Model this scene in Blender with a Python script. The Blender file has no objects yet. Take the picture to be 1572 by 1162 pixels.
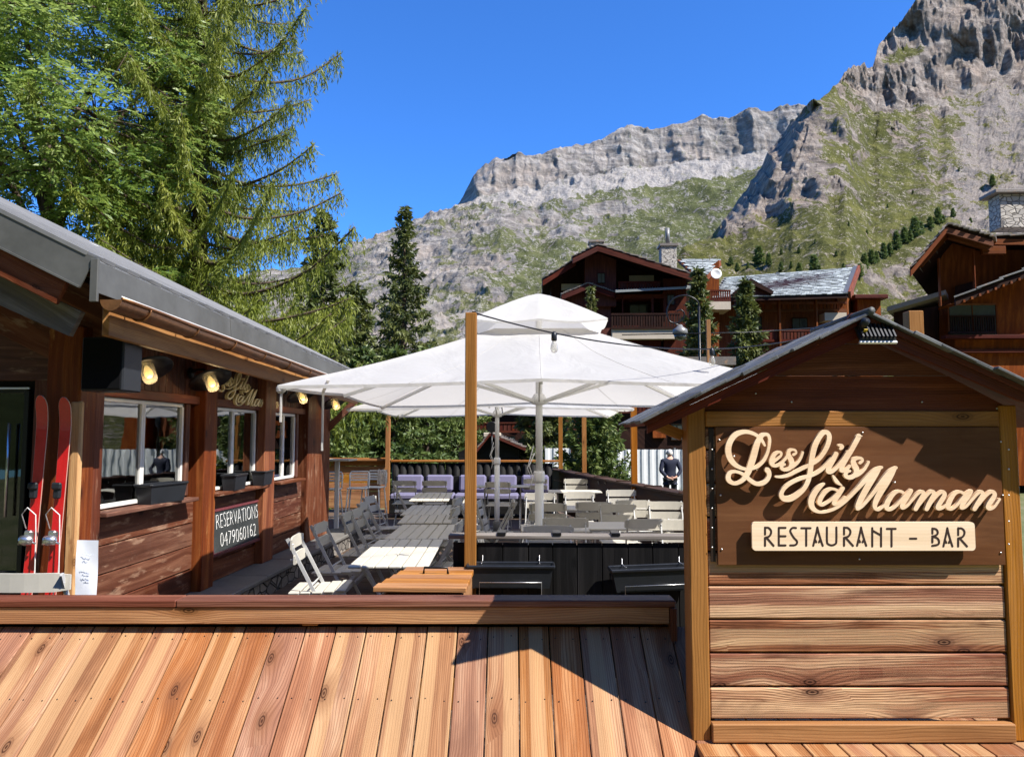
import bpy, bmesh, math, random
import numpy as np
from mathutils import Vector, Matrix, noise
R = math.radians
random.seed(7); rng = np.random.default_rng(11)
SC = bpy.context.scene
COL = SC.collection
# ------------------------------------------------------------------ camera
FPX, CX, CY = 1190.0, 786.0, 581.0
YAW, PITCH = R(2.07), R(4.28)
cam = bpy.data.cameras.new('camera'); camo = bpy.data.objects.new('camera', cam); COL.objects.link(camo)
cam.sensor_width = 36; cam.lens = FPX / 1572 * 36; cam.clip_start = 0.05; cam.clip_end = 20000
CAM = Vector((0, 0, 1.6))
CROT = Matrix.Rotation(YAW, 3, 'Z') @ Matrix.Rotation(R(90) + PITCH, 3, 'X')
camo.matrix_world = Matrix.Translation(CAM) @ CROT.to_4x4()
SC.camera = camo
def ray(px, py):
    return CROT @ Vector(((px - CX) / FPX, -(py - CY) / FPX, -1.0))
def at(px, py, Y):                      # the point seen at a photo pixel, Y metres ahead
    d = ray(px, py); return CAM + d * (Y / d.y)
def atz(px, py, z):
    d = ray(px, py); return CAM + d * ((z - CAM.z) / d.z)
def atx(px, py, X):
    d = ray(px, py); return CAM + d * (X / d.x)
# ------------------------------------------------------------------ light
SUN = Vector((0.74, -0.40, 1.0)).normalized()
w = bpy.data.worlds.new('World'); SC.world = w; w.use_nodes = True
nt = w.node_tree; nt.nodes.clear()
sky = nt.nodes.new('ShaderNodeTexSky'); sky.sky_type = 'NISHITA'; sky.sun_disc = False
sky.sun_elevation = math.asin(SUN.z); sky.sun_rotation = math.atan2(SUN.x, SUN.y)
sky.altitude = 1800; sky.air_density = 1.0; sky.dust_density = 0.05; sky.ozone_density = 3.0
hs = nt.nodes.new('ShaderNodeMix'); hs.data_type = 'RGBA'; hs.blend_type = 'MULTIPLY'; hs.inputs[0].default_value = 1.0
hs.inputs[7].default_value = (0.45, 1.0, 1.72, 1)
bgn = nt.nodes.new('ShaderNodeBackground'); bgn.inputs[1].default_value = 0.088
wo = nt.nodes.new('ShaderNodeOutputWorld')
nt.links.new(sky.outputs[0], hs.inputs[6]); nt.links.new(hs.outputs[2], bgn.inputs[0]); nt.links.new(bgn.outputs[0], wo.inputs[0])
sl = bpy.data.lights.new('sun', 'SUN'); sl.energy = 5.0; sl.angle = R(0.5); sl.color = (1.0, 0.95, 0.87)
so = bpy.data.objects.new('sun', sl); COL.objects.link(so); so.rotation_euler = SUN.to_track_quat('Z', 'Y').to_euler()
so.location = (20, -20, 40)
SC.view_settings.view_transform = 'Standard'; SC.view_settings.look = 'None'
SC.view_settings.exposure = 0.95; SC.view_settings.gamma = 1
SC.render.engine = 'CYCLES'
SC.cycles.use_denoising = True
SC.cycles.max_bounces = 6; SC.cycles.diffuse_bounces = 3; SC.cycles.transparent_max_bounces = 6
SC.cycles.sample_clamp_indirect = 6.0
# ------------------------------------------------------------------ nodes
class NT:
    def __init__(s, name):
        s.m = bpy.data.materials.new(name); s.m.use_nodes = True; s.t = s.m.node_tree
        s.p = s.t.nodes['Principled BSDF']; s.o = s.t.nodes['Material Output']
    def n(s, typ, **kw):
        nd = s.t.nodes.new('ShaderNode' + typ)
        for k, v in kw.items():
            if hasattr(nd, k): setattr(nd, k, v)
        return nd
    def set(s, sock, v):
        if hasattr(v, 'is_linked') or isinstance(v, bpy.types.NodeSocket): s.t.links.new(v, sock)
        else:
            if isinstance(v, (tuple, list)) and len(v) == 3 and sock.type == 'RGBA': v = (*v, 1)
            sock.default_value = v
    def math(s, op, a, b=0.0, c=None, clamp=False):
        nd = s.n('Math', operation=op); nd.use_clamp = clamp
        s.set(nd.inputs[0], a); s.set(nd.inputs[1], b)
        if c is not None: s.set(nd.inputs[2], c)
        return nd.outputs[0]
    def mix(s, f, a, b, blend='MIX'):
        nd = s.n('Mix', data_type='RGBA', blend_type=blend)
        s.set(nd.inputs[0], f); s.set(nd.inputs[6], a); s.set(nd.inputs[7], b)
        return nd.outputs[2]
    def ramp(s, f, stops):
        nd = s.n('ValToRGB'); cr = nd.color_ramp
        while len(cr.elements) < len(stops): cr.elements.new(0.5)
        for e, (p, c) in zip(cr.elements, stops):
            e.position = p; e.color = (*c, 1) if len(c) == 3 else c
        s.set(nd.inputs[0], f); return nd.outputs[0]
    def noise(s, vec, scale, detail=4, rough=0.55, dist=0.0):
        nd = s.n('TexNoise'); s.set(nd.inputs['Vector'], vec)
        nd.inputs['Scale'].default_value = scale; nd.inputs['Detail'].default_value = detail
        nd.inputs['Roughness'].default_value = rough; nd.inputs['Distortion'].default_value = dist
        return nd.outputs[0]
    def mapr(s, v, a, b, c=0.0, d=1.0):
        nd = s.n('MapRange'); nd.clamp = True
        s.set(nd.inputs[0], v)
        for i, q in enumerate((a, b, c, d)): nd.inputs[i + 1].default_value = q
        return nd.outputs[0]
    def attr(s, name):
        nd = s.n('Attribute'); nd.attribute_name = name; return nd
    def obj(s):
        return s.n('TexCoord').outputs['Object']
    def geo(s):
        return s.n('NewGeometry')
    def xyz(s, x, y, z):
        nd = s.n('CombineXYZ')
        for i, v in enumerate((x, y, z)): s.set(nd.inputs[i], v)
        return nd.outputs[0]
    def sep(s, v):
        nd = s.n('SeparateXYZ'); s.set(nd.inputs[0], v); return nd.outputs
    def bump(s, h, strength=0.3, dist=0.01):
        nd = s.n('Bump'); nd.inputs['Strength'].default_value = strength; nd.inputs['Distance'].default_value = dist
        s.set(nd.inputs['Height'], h); s.t.links.new(nd.outputs[0], s.p.inputs['Normal'])
    def fin(s, col=None, rough=None, metal=None, spec=None):
        if col is not None: s.set(s.p.inputs['Base Color'], col)
        if rough is not None: s.set(s.p.inputs['Roughness'], rough)
        if metal is not None: s.set(s.p.inputs['Metallic'], metal)
        if spec is not None: s.set(s.p.inputs['Specular IOR Level'], spec)
        return s.m
def plain(name, col, rough=0.6, metal=0.0, var=0.15, scale=6.0, bump=0.0, spec=0.4):
    t = NT(name); v = t.obj(); n1 = t.noise(v, scale, 5, 0.65); n2 = t.noise(v, scale * 7, 3, 0.6)
    k = t.math('ADD', t.math('MULTIPLY', n1, 0.7), t.math('MULTIPLY', n2, 0.3))
    lo = tuple(c * (1 - var) for c in col); hi = tuple(min(1, c * (1 + var)) for c in col)
    c = t.ramp(k, [(0.3, lo), (0.7, hi)])
    if bump: t.bump(n2, bump, 0.01)
    r = t.mapr(n1, 0.3, 0.7, max(0.03, rough - 0.08), min(1, rough + 0.08))
    return t.fin(c, r, metal, spec)
def wood(name, dark, mid, light, rough=0.55, tint=0.35, knots=0.6, ridge=0.0, grain=16.0, wear=None, spec=0.15, stripe=0.0, bump=0.3, lines=0.55, blotch=0.35):
    t = NT(name); x, y, z = t.sep(t.attr('wuv').outputs['Vector'])
    idv = t.math('MULTIPLY', z, 7.13); xo = t.math('ADD', x, t.math('MULTIPLY', z, 13.7))
    wn = t.n('TexWhiteNoise'); wn.noise_dimensions = '1D'; t.set(wn.inputs['W'], z); wc = t.sep(wn.outputs['Color'])
    # knots: the grain runs round them
    kd = None; y2 = y
    if knots:
        vor = t.n('TexVoronoi'); vor.voronoi_dimensions = '2D'; t.set(vor.inputs['Vector'], t.xyz(t.math('MULTIPLY', xo, 2.7), t.math('MULTIPLY', y, 6.2), 0.0)); vor.inputs['Scale'].default_value = 1.0
        kd = vor.outputs['Distance']; kc = t.sep(vor.outputs['Color'])[0]; on = t.math('GREATER_THAN', kc, 1.0 - 0.36 * knots)
        y2 = t.math('ADD', y, t.math('MULTIPLY', t.math('POWER', t.mapr(kd, 0.0, 0.62, 1.0, 0.0), 1.6), t.math('MULTIPLY', on, 0.045)))
    wob = t.math('MULTIPLY', t.noise(t.xyz(t.math('MULTIPLY', x, 0.9), t.math('MULTIPLY', y, 4.0), idv), 1.0, 2), 0.085)
    y3 = t.math('ADD', y2, wob)
    g1 = t.noise(t.xyz(t.math('MULTIPLY', x, 0.8), t.math('MULTIPLY', y3, grain * 1.5), idv), 1.0, 4, 0.55, 0.3)
    g2 = t.noise(t.xyz(t.math('MULTIPLY', x, 7.0), t.math('MULTIPLY', y3, grain * 20), idv), 1.0, 3, 0.7)
    ph = t.math('ADD', t.math('MULTIPLY', y3, grain * 52), t.math('MULTIPLY', g1, 16.0))
    ring = t.math('POWER', t.math('ADD', t.math('MULTIPLY', t.math('SINE', ph), 0.5), 0.5), 2.2)
    k = t.math('ADD', t.math('MULTIPLY', g1, 0.75), t.math('MULTIPLY', g2, 0.22))
    col = t.ramp(k, [(0.32, tuple(d * .5 + m * .5 for d, m in zip(dark, mid))), (0.47, mid), (0.62, light)])
    col = t.mix(t.math('MULTIPLY', ring, t.math('MULTIPLY', t.mapr(g2, 0.3, 0.62, 0.35, 1.0), lines)), col, dark)
    if blotch:       # weathered, damp-stained stretches along the board
        bl = t.noise(t.xyz(t.math('MULTIPLY', x, 2.2), t.math('MULTIPLY', y3, 9.0), t.math('ADD', idv, 3.3)), 1.0, 5, 0.65, 0.5)
        col = t.mix(t.mapr(bl, 0.50, 0.68, 0.0, blotch), col, tuple(d * .55 + m * .25 for d, m in zip(dark, mid)))
    hv = t.n('HueSaturation'); t.set(hv.inputs['Color'], col)
    t.set(hv.inputs['Value'], t.mapr(wn.outputs[0], 0, 1, 1 - tint, 1 + tint * 0.6))
    t.set(hv.inputs['Hue'], t.mapr(wc[1], 0, 1, 0.493, 0.505)); t.set(hv.inputs['Saturation'], t.mapr(wc[2], 0, 1, 0.86, 1.12))
    col = hv.outputs[0]
    if stripe:       # half of the boards show bands milled with fine grooves
        lane = t.math('SINE', t.math('ADD', t.math('MULTIPLY', y, 46.0), t.math('MULTIPLY', wc[0], 6.28)))
        m = t.math('MULTIPLY', t.mapr(lane, -0.05, 0.15), t.math('MULTIPLY', t.math('GREATER_THAN', wc[1], 0.45), stripe))
        gv = t.mapr(t.math('SINE', t.math('MULTIPLY', y, 1500.0)), -0.3, 0.6, 0.55, 1.0)
        col = t.mix(m, col, t.mix(gv, mid, (light[0] * 0.98, light[1] * 1.10, light[2] * 1.05)))
    if knots:
        rim = t.math('MULTIPLY', t.mapr(kd, 0.10, 0.40, 0.65, 0.0), on); col = t.mix(rim, col, tuple(d * .6 + m * .4 for d, m in zip(dark, mid)))
        rg = t.mapr(t.math('SINE', t.math('MULTIPLY', kd, 120.0)), -0.4, 0.6, 0.35, 0.95)
        kk = t.math('MULTIPLY', t.mapr(kd, 0.06, 0.14, 1.0, 0.0), on); col = t.mix(t.math('MULTIPLY', kk, rg), col, tuple(c * 0.38 for c in dark))
    if wear:
        wm = t.mapr(t.noise(t.xyz(t.math('MULTIPLY', x, 3.0), t.math('MULTIPLY', y, 12.0), idv), 1.0, 5, 0.7), wear[1], wear[1] + 0.12)
        col = t.mix(t.math('MULTIPLY', wm, t.mapr(g2, 0.35, 0.6, 0.4, 1.0)), col, wear[0])
    h = t.math('SUBTRACT', t.math('ADD', t.math('MULTIPLY', g2, 0.6), g1), t.math('MULTIPLY', ring, 0.4))
    if ridge: h = t.math('ADD', h, t.math('MULTIPLY', t.math('SINE', t.math('MULTIPLY', y, 900.0)), ridge))
    t.bump(h, bump, 0.004)
    return t.fin(col, t.mapr(g1, 0.3, 0.7, rough - 0.05, rough + 0.15), None, spec)
# ------------------------------------------------------------------ mesh builder
class MB:
    nid = 0
    def __init__(s): s.v = []; s.f = []; s.w = []; s.sm = []
    def _id(s): MB.nid += 1; return MB.nid
    def add(s, vs, fs, wuv=None, smooth=False):
        b = len(s.v); s.v.extend([tuple(q) for q in vs]); s.f.extend([tuple(i + b for i in f) for f in fs])
        if wuv is None:
            i = s._id(); wuv = [(q[2] + i * 3.7, q[0] + q[1], i) for q in vs]
        s.w.extend(wuv); s.sm.extend([smooth] * len(fs)); return s
    def box(s, c, size, rot=None, ch=0.0, axis=None):
        hx, hy, hz = size[0] / 2, size[1] / 2, size[2] / 2; c = Vector(c)
        i = s._id(); L = axis if axis is not None else max(range(3), key=lambda k: size[k])
        o = [k for k in range(3) if k != L]; vs = []; fs = []
        off = random.random() * 20
        if ch <= 0:
            pts = [Vector((sx * hx, sy * hy, sz * hz)) for sx in (-1, 1) for sy in (-1, 1) for sz in (-1, 1)]
            fs = [(0, 1, 3, 2), (4, 6, 7, 5), (0, 4, 5, 1), (2, 3, 7, 6), (0, 2, 6, 4), (1, 5, 7, 3)]
        else:
            ch = min(ch, 0.45 * min(size)); pts = []; ix = {}
            for sx in (-1, 1):
                for sy in (-1, 1):
                    for sz in (-1, 1):
                        for a in range(3):
                            q = [sx * hx, sy * hy, sz * hz]; sg = (sx, sy, sz)
                            for b in range(3):
                                if b != a: q[b] -= sg[b] * ch
                            ix[(sx, sy, sz, a)] = len(pts); pts.append(Vector(q))
            def g(a, sg, b, p, q):  # corner on face axis a
                d = {a: sg, b[0]: p, b[1]: q}; return ix[(d[0], d[1], d[2], a)]
            for a in range(3):
                b = [k for k in range(3) if k != a]
                for sg in (-1, 1): fs.append([g(a, sg, b, *pq) for pq in ((-1, -1), (1, -1), (1, 1), (-1, 1))])
            for a in range(3):      # edges along axis a
                b, d = [k for k in range(3) if k != a]
                for p in (-1, 1):
                    for q in (-1, 1):
                        def gg(e, fa): k = {a: e, b: p, d: q}; return ix[(k[0], k[1], k[2], fa)]
                        fs.append([gg(-1, b), gg(1, b), gg(1, d), gg(-1, d)])
            for sx in (-1, 1):
                for sy in (-1, 1):
                    for sz in (-1, 1): fs.append([ix[(sx, sy, sz, a)] for a in range(3)])
            F2 = []
            for f in fs:            # face outward
                n = (pts[f[1]] - pts[f[0]]).cross(pts[f[2]] - pts[f[0]]); m = sum((pts[k] for k in f), Vector()) / len(f)
                F2.append(tuple(f) if n.dot(m) > 0 else tuple(reversed(f)))
            fs = F2
        wuv = [(p[L] + off, p[o[0]] + p[o[1]] * 1.0 + i * 0.37, i) for p in pts]
        if rot is not None: pts = [rot @ p for p in pts]
        return s.add([p + c for p in pts], fs, wuv)
    def bar(s, a, b, w_, h_, up=(0, 0, 1), ch=0.0):      # a squared timber from a to b
        a, b = Vector(a), Vector(b); d = b - a; L = d.length; x = d.normalized(); u = Vector(up)
        y = u.cross(x)
        if y.length < 1e-4: y = Vector((0, 1, 0)).cross(x)
        y.normalize(); z = x.cross(y)
        return s.box((a + b) / 2, (L, w_, h_), Matrix((x, y, z)).transposed(), ch, 0)
    def tube(s, pts, r, n=8, cap=True, smooth=True):
        pts = [Vector(p) for p in pts]; m = len(pts); rr = r if isinstance(r, (list, tuple)) else [r] * m
        i = s._id(); vs = []; wu = []; acc = 0; ref = None
        for k in range(m):
            d = (pts[min(k + 1, m - 1)] - pts[max(k - 1, 0)])
            d = d.normalized() if d.length > 1e-9 else Vector((0, 0, 1))
            if ref is None: ref = d.orthogonal().normalized()
            ref = ref - d * ref.dot(d)
            ref = ref.normalized() if ref.length > 1e-6 else d.orthogonal().normalized()
            y = d.cross(ref)
            if k: acc += (pts[k] - pts[k - 1]).length
            for j in range(n):
                a = 2 * math.pi * j / n
                vs.append(pts[k] + (ref * math.cos(a) + y * math.sin(a)) * rr[k]); wu.append((acc + i * 1.7, a * rr[k] + i * .37, i))
        fs = [(k * n + j, k * n + (j + 1) % n, (k + 1) * n + (j + 1) % n, (k + 1) * n + j) for k in range(m - 1) for j in range(n)]
        if cap: fs += [tuple(range(n - 1, -1, -1)), tuple((m - 1) * n + j for j in range(n))]
        return s.add(vs, fs, wu, smooth)
    def lathe(s, c, prof, n=20, M=None, smooth=True):      # prof: (radius, height)
        vs = []; m = len(prof); c = Vector(c)
        for r, h in prof:
            for j in range(n):
                a = 2 * math.pi * j / n; p = Vector((r * math.cos(a), r * math.sin(a), h)); vs.append((M @ p if M else p) + c)
        fs = [(k * n + j, k * n + (j + 1) % n, (k + 1) * n + (j + 1) % n, (k + 1) * n + j) for k in range(m - 1) for j in range(n)]
        if prof[0][0] > 1e-4: fs.append(tuple(range(n - 1, -1, -1)))
        if prof[-1][0] > 1e-4: fs.append(tuple((m - 1) * n + j for j in range(n)))
        return s.add(vs, fs, None, smooth)
    def prism(s, outline, d):        # closed outline of 3D points, extruded by vector d
        n = len(outline); o = [Vector(p) for p in outline]; d = Vector(d)
        fs = [tuple(range(n)), tuple(range(2 * n - 1, n - 1, -1))] + [(k, k + n, (k + 1) % n + n, (k + 1) % n) for k in range(n)]
        i = s._id(); a = (o[1] - o[0]).normalized() if n > 1 else Vector((1, 0, 0))
        if len(o) > 3:
            e = max(((o[(k + 1) % n] - o[k]) for k in range(n)), key=lambda q: q.length); a = e.normalized()
        nrm = d.normalized(); b = nrm.cross(a)
        pts = o + [p + d for p in o]
        return s.add(pts, fs, [(p.dot(a) + i * 1.3, p.dot(b) + p.dot(nrm) * .5, i) for p in pts])
    def grid(s, P, smooth=True):     # P[i][j] of points
        m, n = len(P), len(P[0]); vs = [p for row in P for p in row]
        fs = [(i * n + j, i * n + j + 1, (i + 1) * n + j + 1, (i + 1) * n + j) for i in range(m - 1) for j in range(n - 1)]
        return s.add(vs, fs, None, smooth)
    def build(s, name, mat, parent=None, org=None):
        me = bpy.data.meshes.new(name); o = Vector(org) if org is not None else Vector((0, 0, 0))
        me.from_pydata([Vector(q) - o for q in s.v], [], s.f)
        me.materials.append(mat)
        a = me.attributes.new('wuv', 'FLOAT_VECTOR', 'POINT'); a.data.foreach_set('vector', np.array(s.w, dtype=np.float32).ravel())
        me.polygons.foreach_set('use_smooth', s.sm)
        bm = bmesh.new(); bm.from_mesh(me); bmesh.ops.recalc_face_normals(bm, faces=bm.faces[:]); bm.to_mesh(me); bm.free()
        me.update(); ob = bpy.data.objects.new(name, me); COL.objects.link(ob); ob.location = o if parent is None else (0, 0, 0)
        if parent is not None: ob.parent = parent
        return ob
def tag(o, label=None, cat=None, group=None, kind=None):
    if label: o['label'] = label
    if cat: o['category'] = cat
    if group: o['group'] = group
    if kind: o['kind'] = kind
    return o
def empty(name, loc=(0, 0, 0), rz=0.0, label=None, cat=None, group=None):
    e = bpy.data.objects.new(name, None); COL.objects.link(e); e.location = loc; e.rotation_euler = (0, 0, rz); e.empty_display_size = 0.1
    return tag(e, label, cat, group)
def copy_tree(o, parent=None):
    c = o.copy(); COL.objects.link(c)
    if parent is not None: c.parent = parent; c.matrix_parent_inverse = o.matrix_parent_inverse
    for ch in list(o.children): copy_tree(ch, c)
    return c
def smooth_path(p, n=6):               # Catmull-Rom through points of any dimension
    p = [np.array(q, dtype=float) for q in p]; out = []
    for i in range(len(p) - 1):
        a, b, c, d = p[max(i - 1, 0)], p[i], p[i + 1], p[min(i + 2, len(p) - 1)]
        for k in range(n):
            t = k / n
            out.append(0.5 * ((2 * b) + (c - a) * t + (2 * a - 5 * b + 4 * c - d) * t * t + (3 * b - a - 3 * c + d) * t ** 3))
    out.append(p[-1]); return out
def interp(x, pts):
    return float(np.interp(x, [q[0] for q in pts], [q[1] for q in pts]))

# frame F: horizontal axes square to the picture (kiosk, front rail and ramp are built in it)
RF = Matrix.Rotation(YAW, 3, 'Z'); RFI = RF.inverted()
def fp(px, py, d):
    r = RFI @ ray(px, py); return RFI @ CAM + r * (d / r.y)
def froot(name, base, label, cat, group=None):
    return empty(name, RF @ Vector(base), YAW, label, cat, group)
# ------------------------------------------------------------------ materials
M = {}
M['larch'] = wood('larch_boards', (0.11, 0.036, 0.015), (0.325, 0.143, 0.062), (0.47, 0.265, 0.135), 0.6, 0.13, 0.7, 0.10, 11, stripe=0.65, lines=0.62, blotch=0.5)
M['larch_rail'] = wood('larch_rail', (0.12, 0.045, 0.014), (0.36, 0.155, 0.048), (0.48, 0.24, 0.085), 0.5, 0.12, 0.3, 0, 10)
M['redrail'] = wood('stained_rail', (0.06, 0.017, 0.008), (0.155, 0.052, 0.026), (0.24, 0.098, 0.050), 0.5, 0.2, 0.3, 0, 12)
M['post'] = wood('planed_post', (0.15, 0.058, 0.015), (0.31, 0.132, 0.036), (0.39, 0.18, 0.055), 0.5, 0.10, 0.22, 0, 9, lines=0.35)
M['siding'] = wood('kiosk_siding', (0.060, 0.016, 0.010), (0.36, 0.145, 0.078), (0.80, 0.51, 0.30), 0.6, 0.26, 0.8, 0.22, 10, stripe=0.4, lines=0.9, blotch=0.85)
M['gable'] = wood('gable_boards', (0.045, 0.009, 0.005), (0.15, 0.034, 0.016), (0.24, 0.066, 0.032), 0.55, 0.25, 0.3, 0, 12)
M['redtrim'] = wood('red_barge_board', (0.05, 0.010, 0.005), (0.105, 0.022, 0.010), (0.15, 0.036, 0.016), 0.5, 0.1, 0.2, 0, 12)
M['ply'] = wood('stained_panel', (0.075, 0.021, 0.005), (0.125, 0.040, 0.0095), (0.17, 0.062, 0.017), 0.5, 0.0, 0.0, 0, 4, spec=0.12, bump=0.05, lines=0.12, blotch=0.5)
M['pale'] = wood('pale_birch', (0.62, 0.42, 0.25), (0.84, 0.62, 0.41), (0.90, 0.70, 0.49), 0.55, 0.0, 0.0, 0, 7, bump=0.05, lines=0.18, blotch=0.0)
M['oldwood'] = wood('old_wall_boards', (0.028, 0.008, 0.004), (0.118, 0.039, 0.021), (0.225, 0.098, 0.056), 0.55, 0.32, 0.4, 0, 13, wear=((0.29, 0.175, 0.115), 0.56))
M['oldpost'] = wood('old_wall_posts', (0.040, 0.009, 0.004), (0.17, 0.040, 0.012), (0.30, 0.095, 0.028), 0.55, 0.2, 0.3, 0, 13, wear=((0.42, 0.21, 0.07), 0.62))
M['peel'] = wood('peeling_post_edge', (0.20, 0.07, 0.02), (0.50, 0.26, 0.08), (0.62, 0.38, 0.14), 0.45, 0.1, 0.3, 0, 12, wear=((0.10, 0.03, 0.012), 0.56))
M['greyboard'] = wood('weathered_board', (0.05, 0.04, 0.034), (0.16, 0.135, 0.115), (0.28, 0.25, 0.22), 0.6, 0.2, 0.3, 0, 14)
M['black_wood'] = wood('charred_boards', (0.004, 0.004, 0.004), (0.0085, 0.008, 0.0082), (0.02, 0.0185, 0.018), 0.6, 0.4, 0.3, 0, 14)
M['deck'] = wood('terrace_deck', (0.035, 0.024, 0.018), (0.105, 0.072, 0.052), (0.18, 0.13, 0.10), 0.6, 0.3, 0.3, 0, 14)
M['lowwall'] = wood('brown_parapet', (0.018, 0.009, 0.006), (0.05, 0.026, 0.016), (0.10, 0.058, 0.038), 0.6, 0.25, 0.3, 0, 14)
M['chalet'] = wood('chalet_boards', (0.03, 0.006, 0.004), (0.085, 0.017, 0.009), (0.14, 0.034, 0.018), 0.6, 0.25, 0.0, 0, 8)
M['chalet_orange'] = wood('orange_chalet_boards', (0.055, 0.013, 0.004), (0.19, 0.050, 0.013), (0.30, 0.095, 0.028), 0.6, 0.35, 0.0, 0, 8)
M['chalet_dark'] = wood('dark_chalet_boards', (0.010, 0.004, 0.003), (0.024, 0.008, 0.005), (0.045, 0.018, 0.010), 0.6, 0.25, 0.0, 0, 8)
M['slat'] = plain('greige_slat_paint', (0.47, 0.445, 0.38), 0.5, 0, 0.06, 9)
M['chair_metal'] = plain('grey_chair_steel', (0.44, 0.44, 0.43), 0.45, 0.1, 0.08, 9)
M['stool'] = plain('pale_stool_steel', (0.80, 0.80, 0.78), 0.4, 0.0, 0.05, 9)
M['zinc'] = plain('grey_roof_sheet', (0.19, 0.19, 0.19), 0.40, 0.15, 0.2, 1.6, 0.05)
M['zinc_panel'] = plain('grey_edge_sheet', (0.105, 0.105, 0.098), 0.45, 0.15, 0.22, 2.6, 0.05)
M['copper'] = plain('worn_copper', (0.27, 0.125, 0.055), 0.36, 0.65, 0.5, 5.0, 0.1)
M['black_metal'] = plain('black_metal', (0.012, 0.012, 0.013), 0.35, 0.3, 0.3, 9)
M['black_plastic'] = plain('black_plastic', (0.017, 0.019, 0.023), 0.34, 0, 0.2, 9, spec=0.3)
M['black_cloth'] = plain('speaker_cloth', (0.004, 0.004, 0.005), 0.8, 0, 0.2, 9, spec=0.1)
M['wire'] = plain('bare_wire', (0.6, 0.6, 0.6), 0.3, 0.8, 0.1, 9)
M['white_metal'] = plain('white_powder_coat', (0.76, 0.76, 0.74), 0.35, 0.0, 0.04, 6)
M['white_frame'] = plain('white_window_frame', (0.66, 0.65, 0.62), 0.4, 0, 0.08, 8)
M['paper'] = plain('white_paper', (0.82, 0.84, 0.88), 0.7, 0, 0.03, 9)
M['ink'] = plain('pale_ink', (0.45, 0.50, 0.62), 0.7)
M['chalk'] = plain('white_chalk', (0.80, 0.80, 0.78), 0.8, 0, 0.1, 40)
M['board'] = plain('slate_board', (0.032, 0.036, 0.036), 0.6, 0, 0.3, 5)
M['redframe'] = plain('dark_red_frame', (0.13, 0.03, 0.035), 0.5, 0, 0.3, 12)
M['ski_red'] = plain('red_ski_paint', (0.52, 0.012, 0.014), 0.22, 0, 0.15, 8, spec=0.6)
M['ski_edge'] = plain('ski_edge', (0.55, 0.38, 0.3), 0.35, 0.2)
M['steel'] = plain('polished_steel', (0.55, 0.55, 0.55), 0.22, 0.9, 0.1)
M['lilac'] = plain('lilac_cushion', (0.15, 0.14, 0.225), 0.85, 0, 0.12, 8, 0.05)
M['gold'] = plain('ochre_cut_letters', (0.95, 0.74, 0.36), 0.5, 0, 0.08)
M['cut_shade'] = plain('cut_through_dark', (0.030, 0.012, 0.007), 0.6)
M['rust'] = plain('perforated_strip', (0.03, 0.017, 0.012), 0.5, 0.4, 0.3)
M['corrug'] = plain('white_fence_sheet', (0.72, 0.74, 0.75), 0.5, 0.0, 0.12, 1.2)
M['navy'] = plain('navy_jacket', (0.012, 0.016, 0.036), 0.8, 0, 0.25, 6)
M['trouser'] = plain('dark_trousers', (0.02, 0.02, 0.026), 0.8)
M['skin'] = plain('skin', (0.52, 0.29, 0.20), 0.55, 0, 0.08)
M['grey_hair'] = plain('grey_hair', (0.55, 0.53, 0.50), 0.7, 0, 0.15, 30)
M['plaster'] = plain('cream_plaster', (0.52, 0.45, 0.36), 0.8, 0, 0.12, 1.2)
M['concrete'] = plain('grey_ledge_stone', (0.13, 0.125, 0.115), 0.75, 0, 0.3, 3.0, 0.2)
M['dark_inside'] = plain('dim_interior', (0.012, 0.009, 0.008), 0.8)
M['white_plastic'] = plain('white_plastic', (0.75, 0.75, 0.75), 0.4, 0, 0.05)
M['pale_cloth'] = plain('patterned_cloth', (0.50, 0.45, 0.40), 0.85, 0, 0.6, 22)
def mat_glass(name, base, f):
    t = NT(name); g = t.n('BsdfGlossy'); g.inputs['Roughness'].default_value = 0.015; g.inputs['Color'].default_value = (0.92, 0.95, 0.95, 1)
    b = t.n('BsdfTransparent'); b.inputs['Color'].default_value = (*base, 1)
    fr = t.n('Fresnel'); fr.inputs[0].default_value = 1.7
    v = t.noise(t.obj(), 3.0, 2); bn = t.n('Bump'); bn.inputs['Strength'].default_value = 0.03; bn.inputs['Distance'].default_value = 0.02
    t.set(bn.inputs['Height'], v); t.t.links.new(bn.outputs[0], g.inputs['Normal'])
    mx = t.n('MixShader'); t.set(mx.inputs[0], t.math('ADD', fr.outputs[0], f, clamp=True)); t.t.links.new(b.outputs[0], mx.inputs[1]); t.t.links.new(g.outputs[0], mx.inputs[2])
    t.t.links.new(mx.outputs[0], t.o.inputs[0]); return t.m
M['window'] = mat_glass('window_glass', (0.55, 0.6, 0.6), 0.14)
M['far_glass'] = plain('far_window_glass', (0.05, 0.06, 0.06), 0.08, 0, 0.3, 2.0, spec=0.8)
def mat_clear():
    t = NT('clear_bulb_glass'); tr = t.n('BsdfTransparent'); tr.inputs[0].default_value = (0.97, 0.96, 0.93, 1)
    g = t.n('BsdfGlossy'); g.inputs['Roughness'].default_value = 0.05
    lw = t.n('LayerWeight'); lw.inputs[0].default_value = 0.12
    mx = t.n('MixShader'); t.set(mx.inputs[0], t.math('MULTIPLY', t.mapr(t.noise(t.obj(), 20), 0.3, 0.7, 0.8, 1.0), lw.outputs['Facing'])); d = t.n('BsdfDiffuse'); d.inputs[0].default_value = (0.62, 0.60, 0.54, 1); m2 = t.n('MixShader'); m2.inputs[0].default_value = 0.30; t.t.links.new(tr.outputs[0], m2.inputs[1]); t.t.links.new(d.outputs[0], m2.inputs[2])
    t.t.links.new(m2.outputs[0], mx.inputs[1]); t.t.links.new(g.outputs[0], mx.inputs[2]); t.t.links.new(mx.outputs[0], t.o.inputs[0]); return t.m
M['clear'] = mat_clear()
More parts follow.
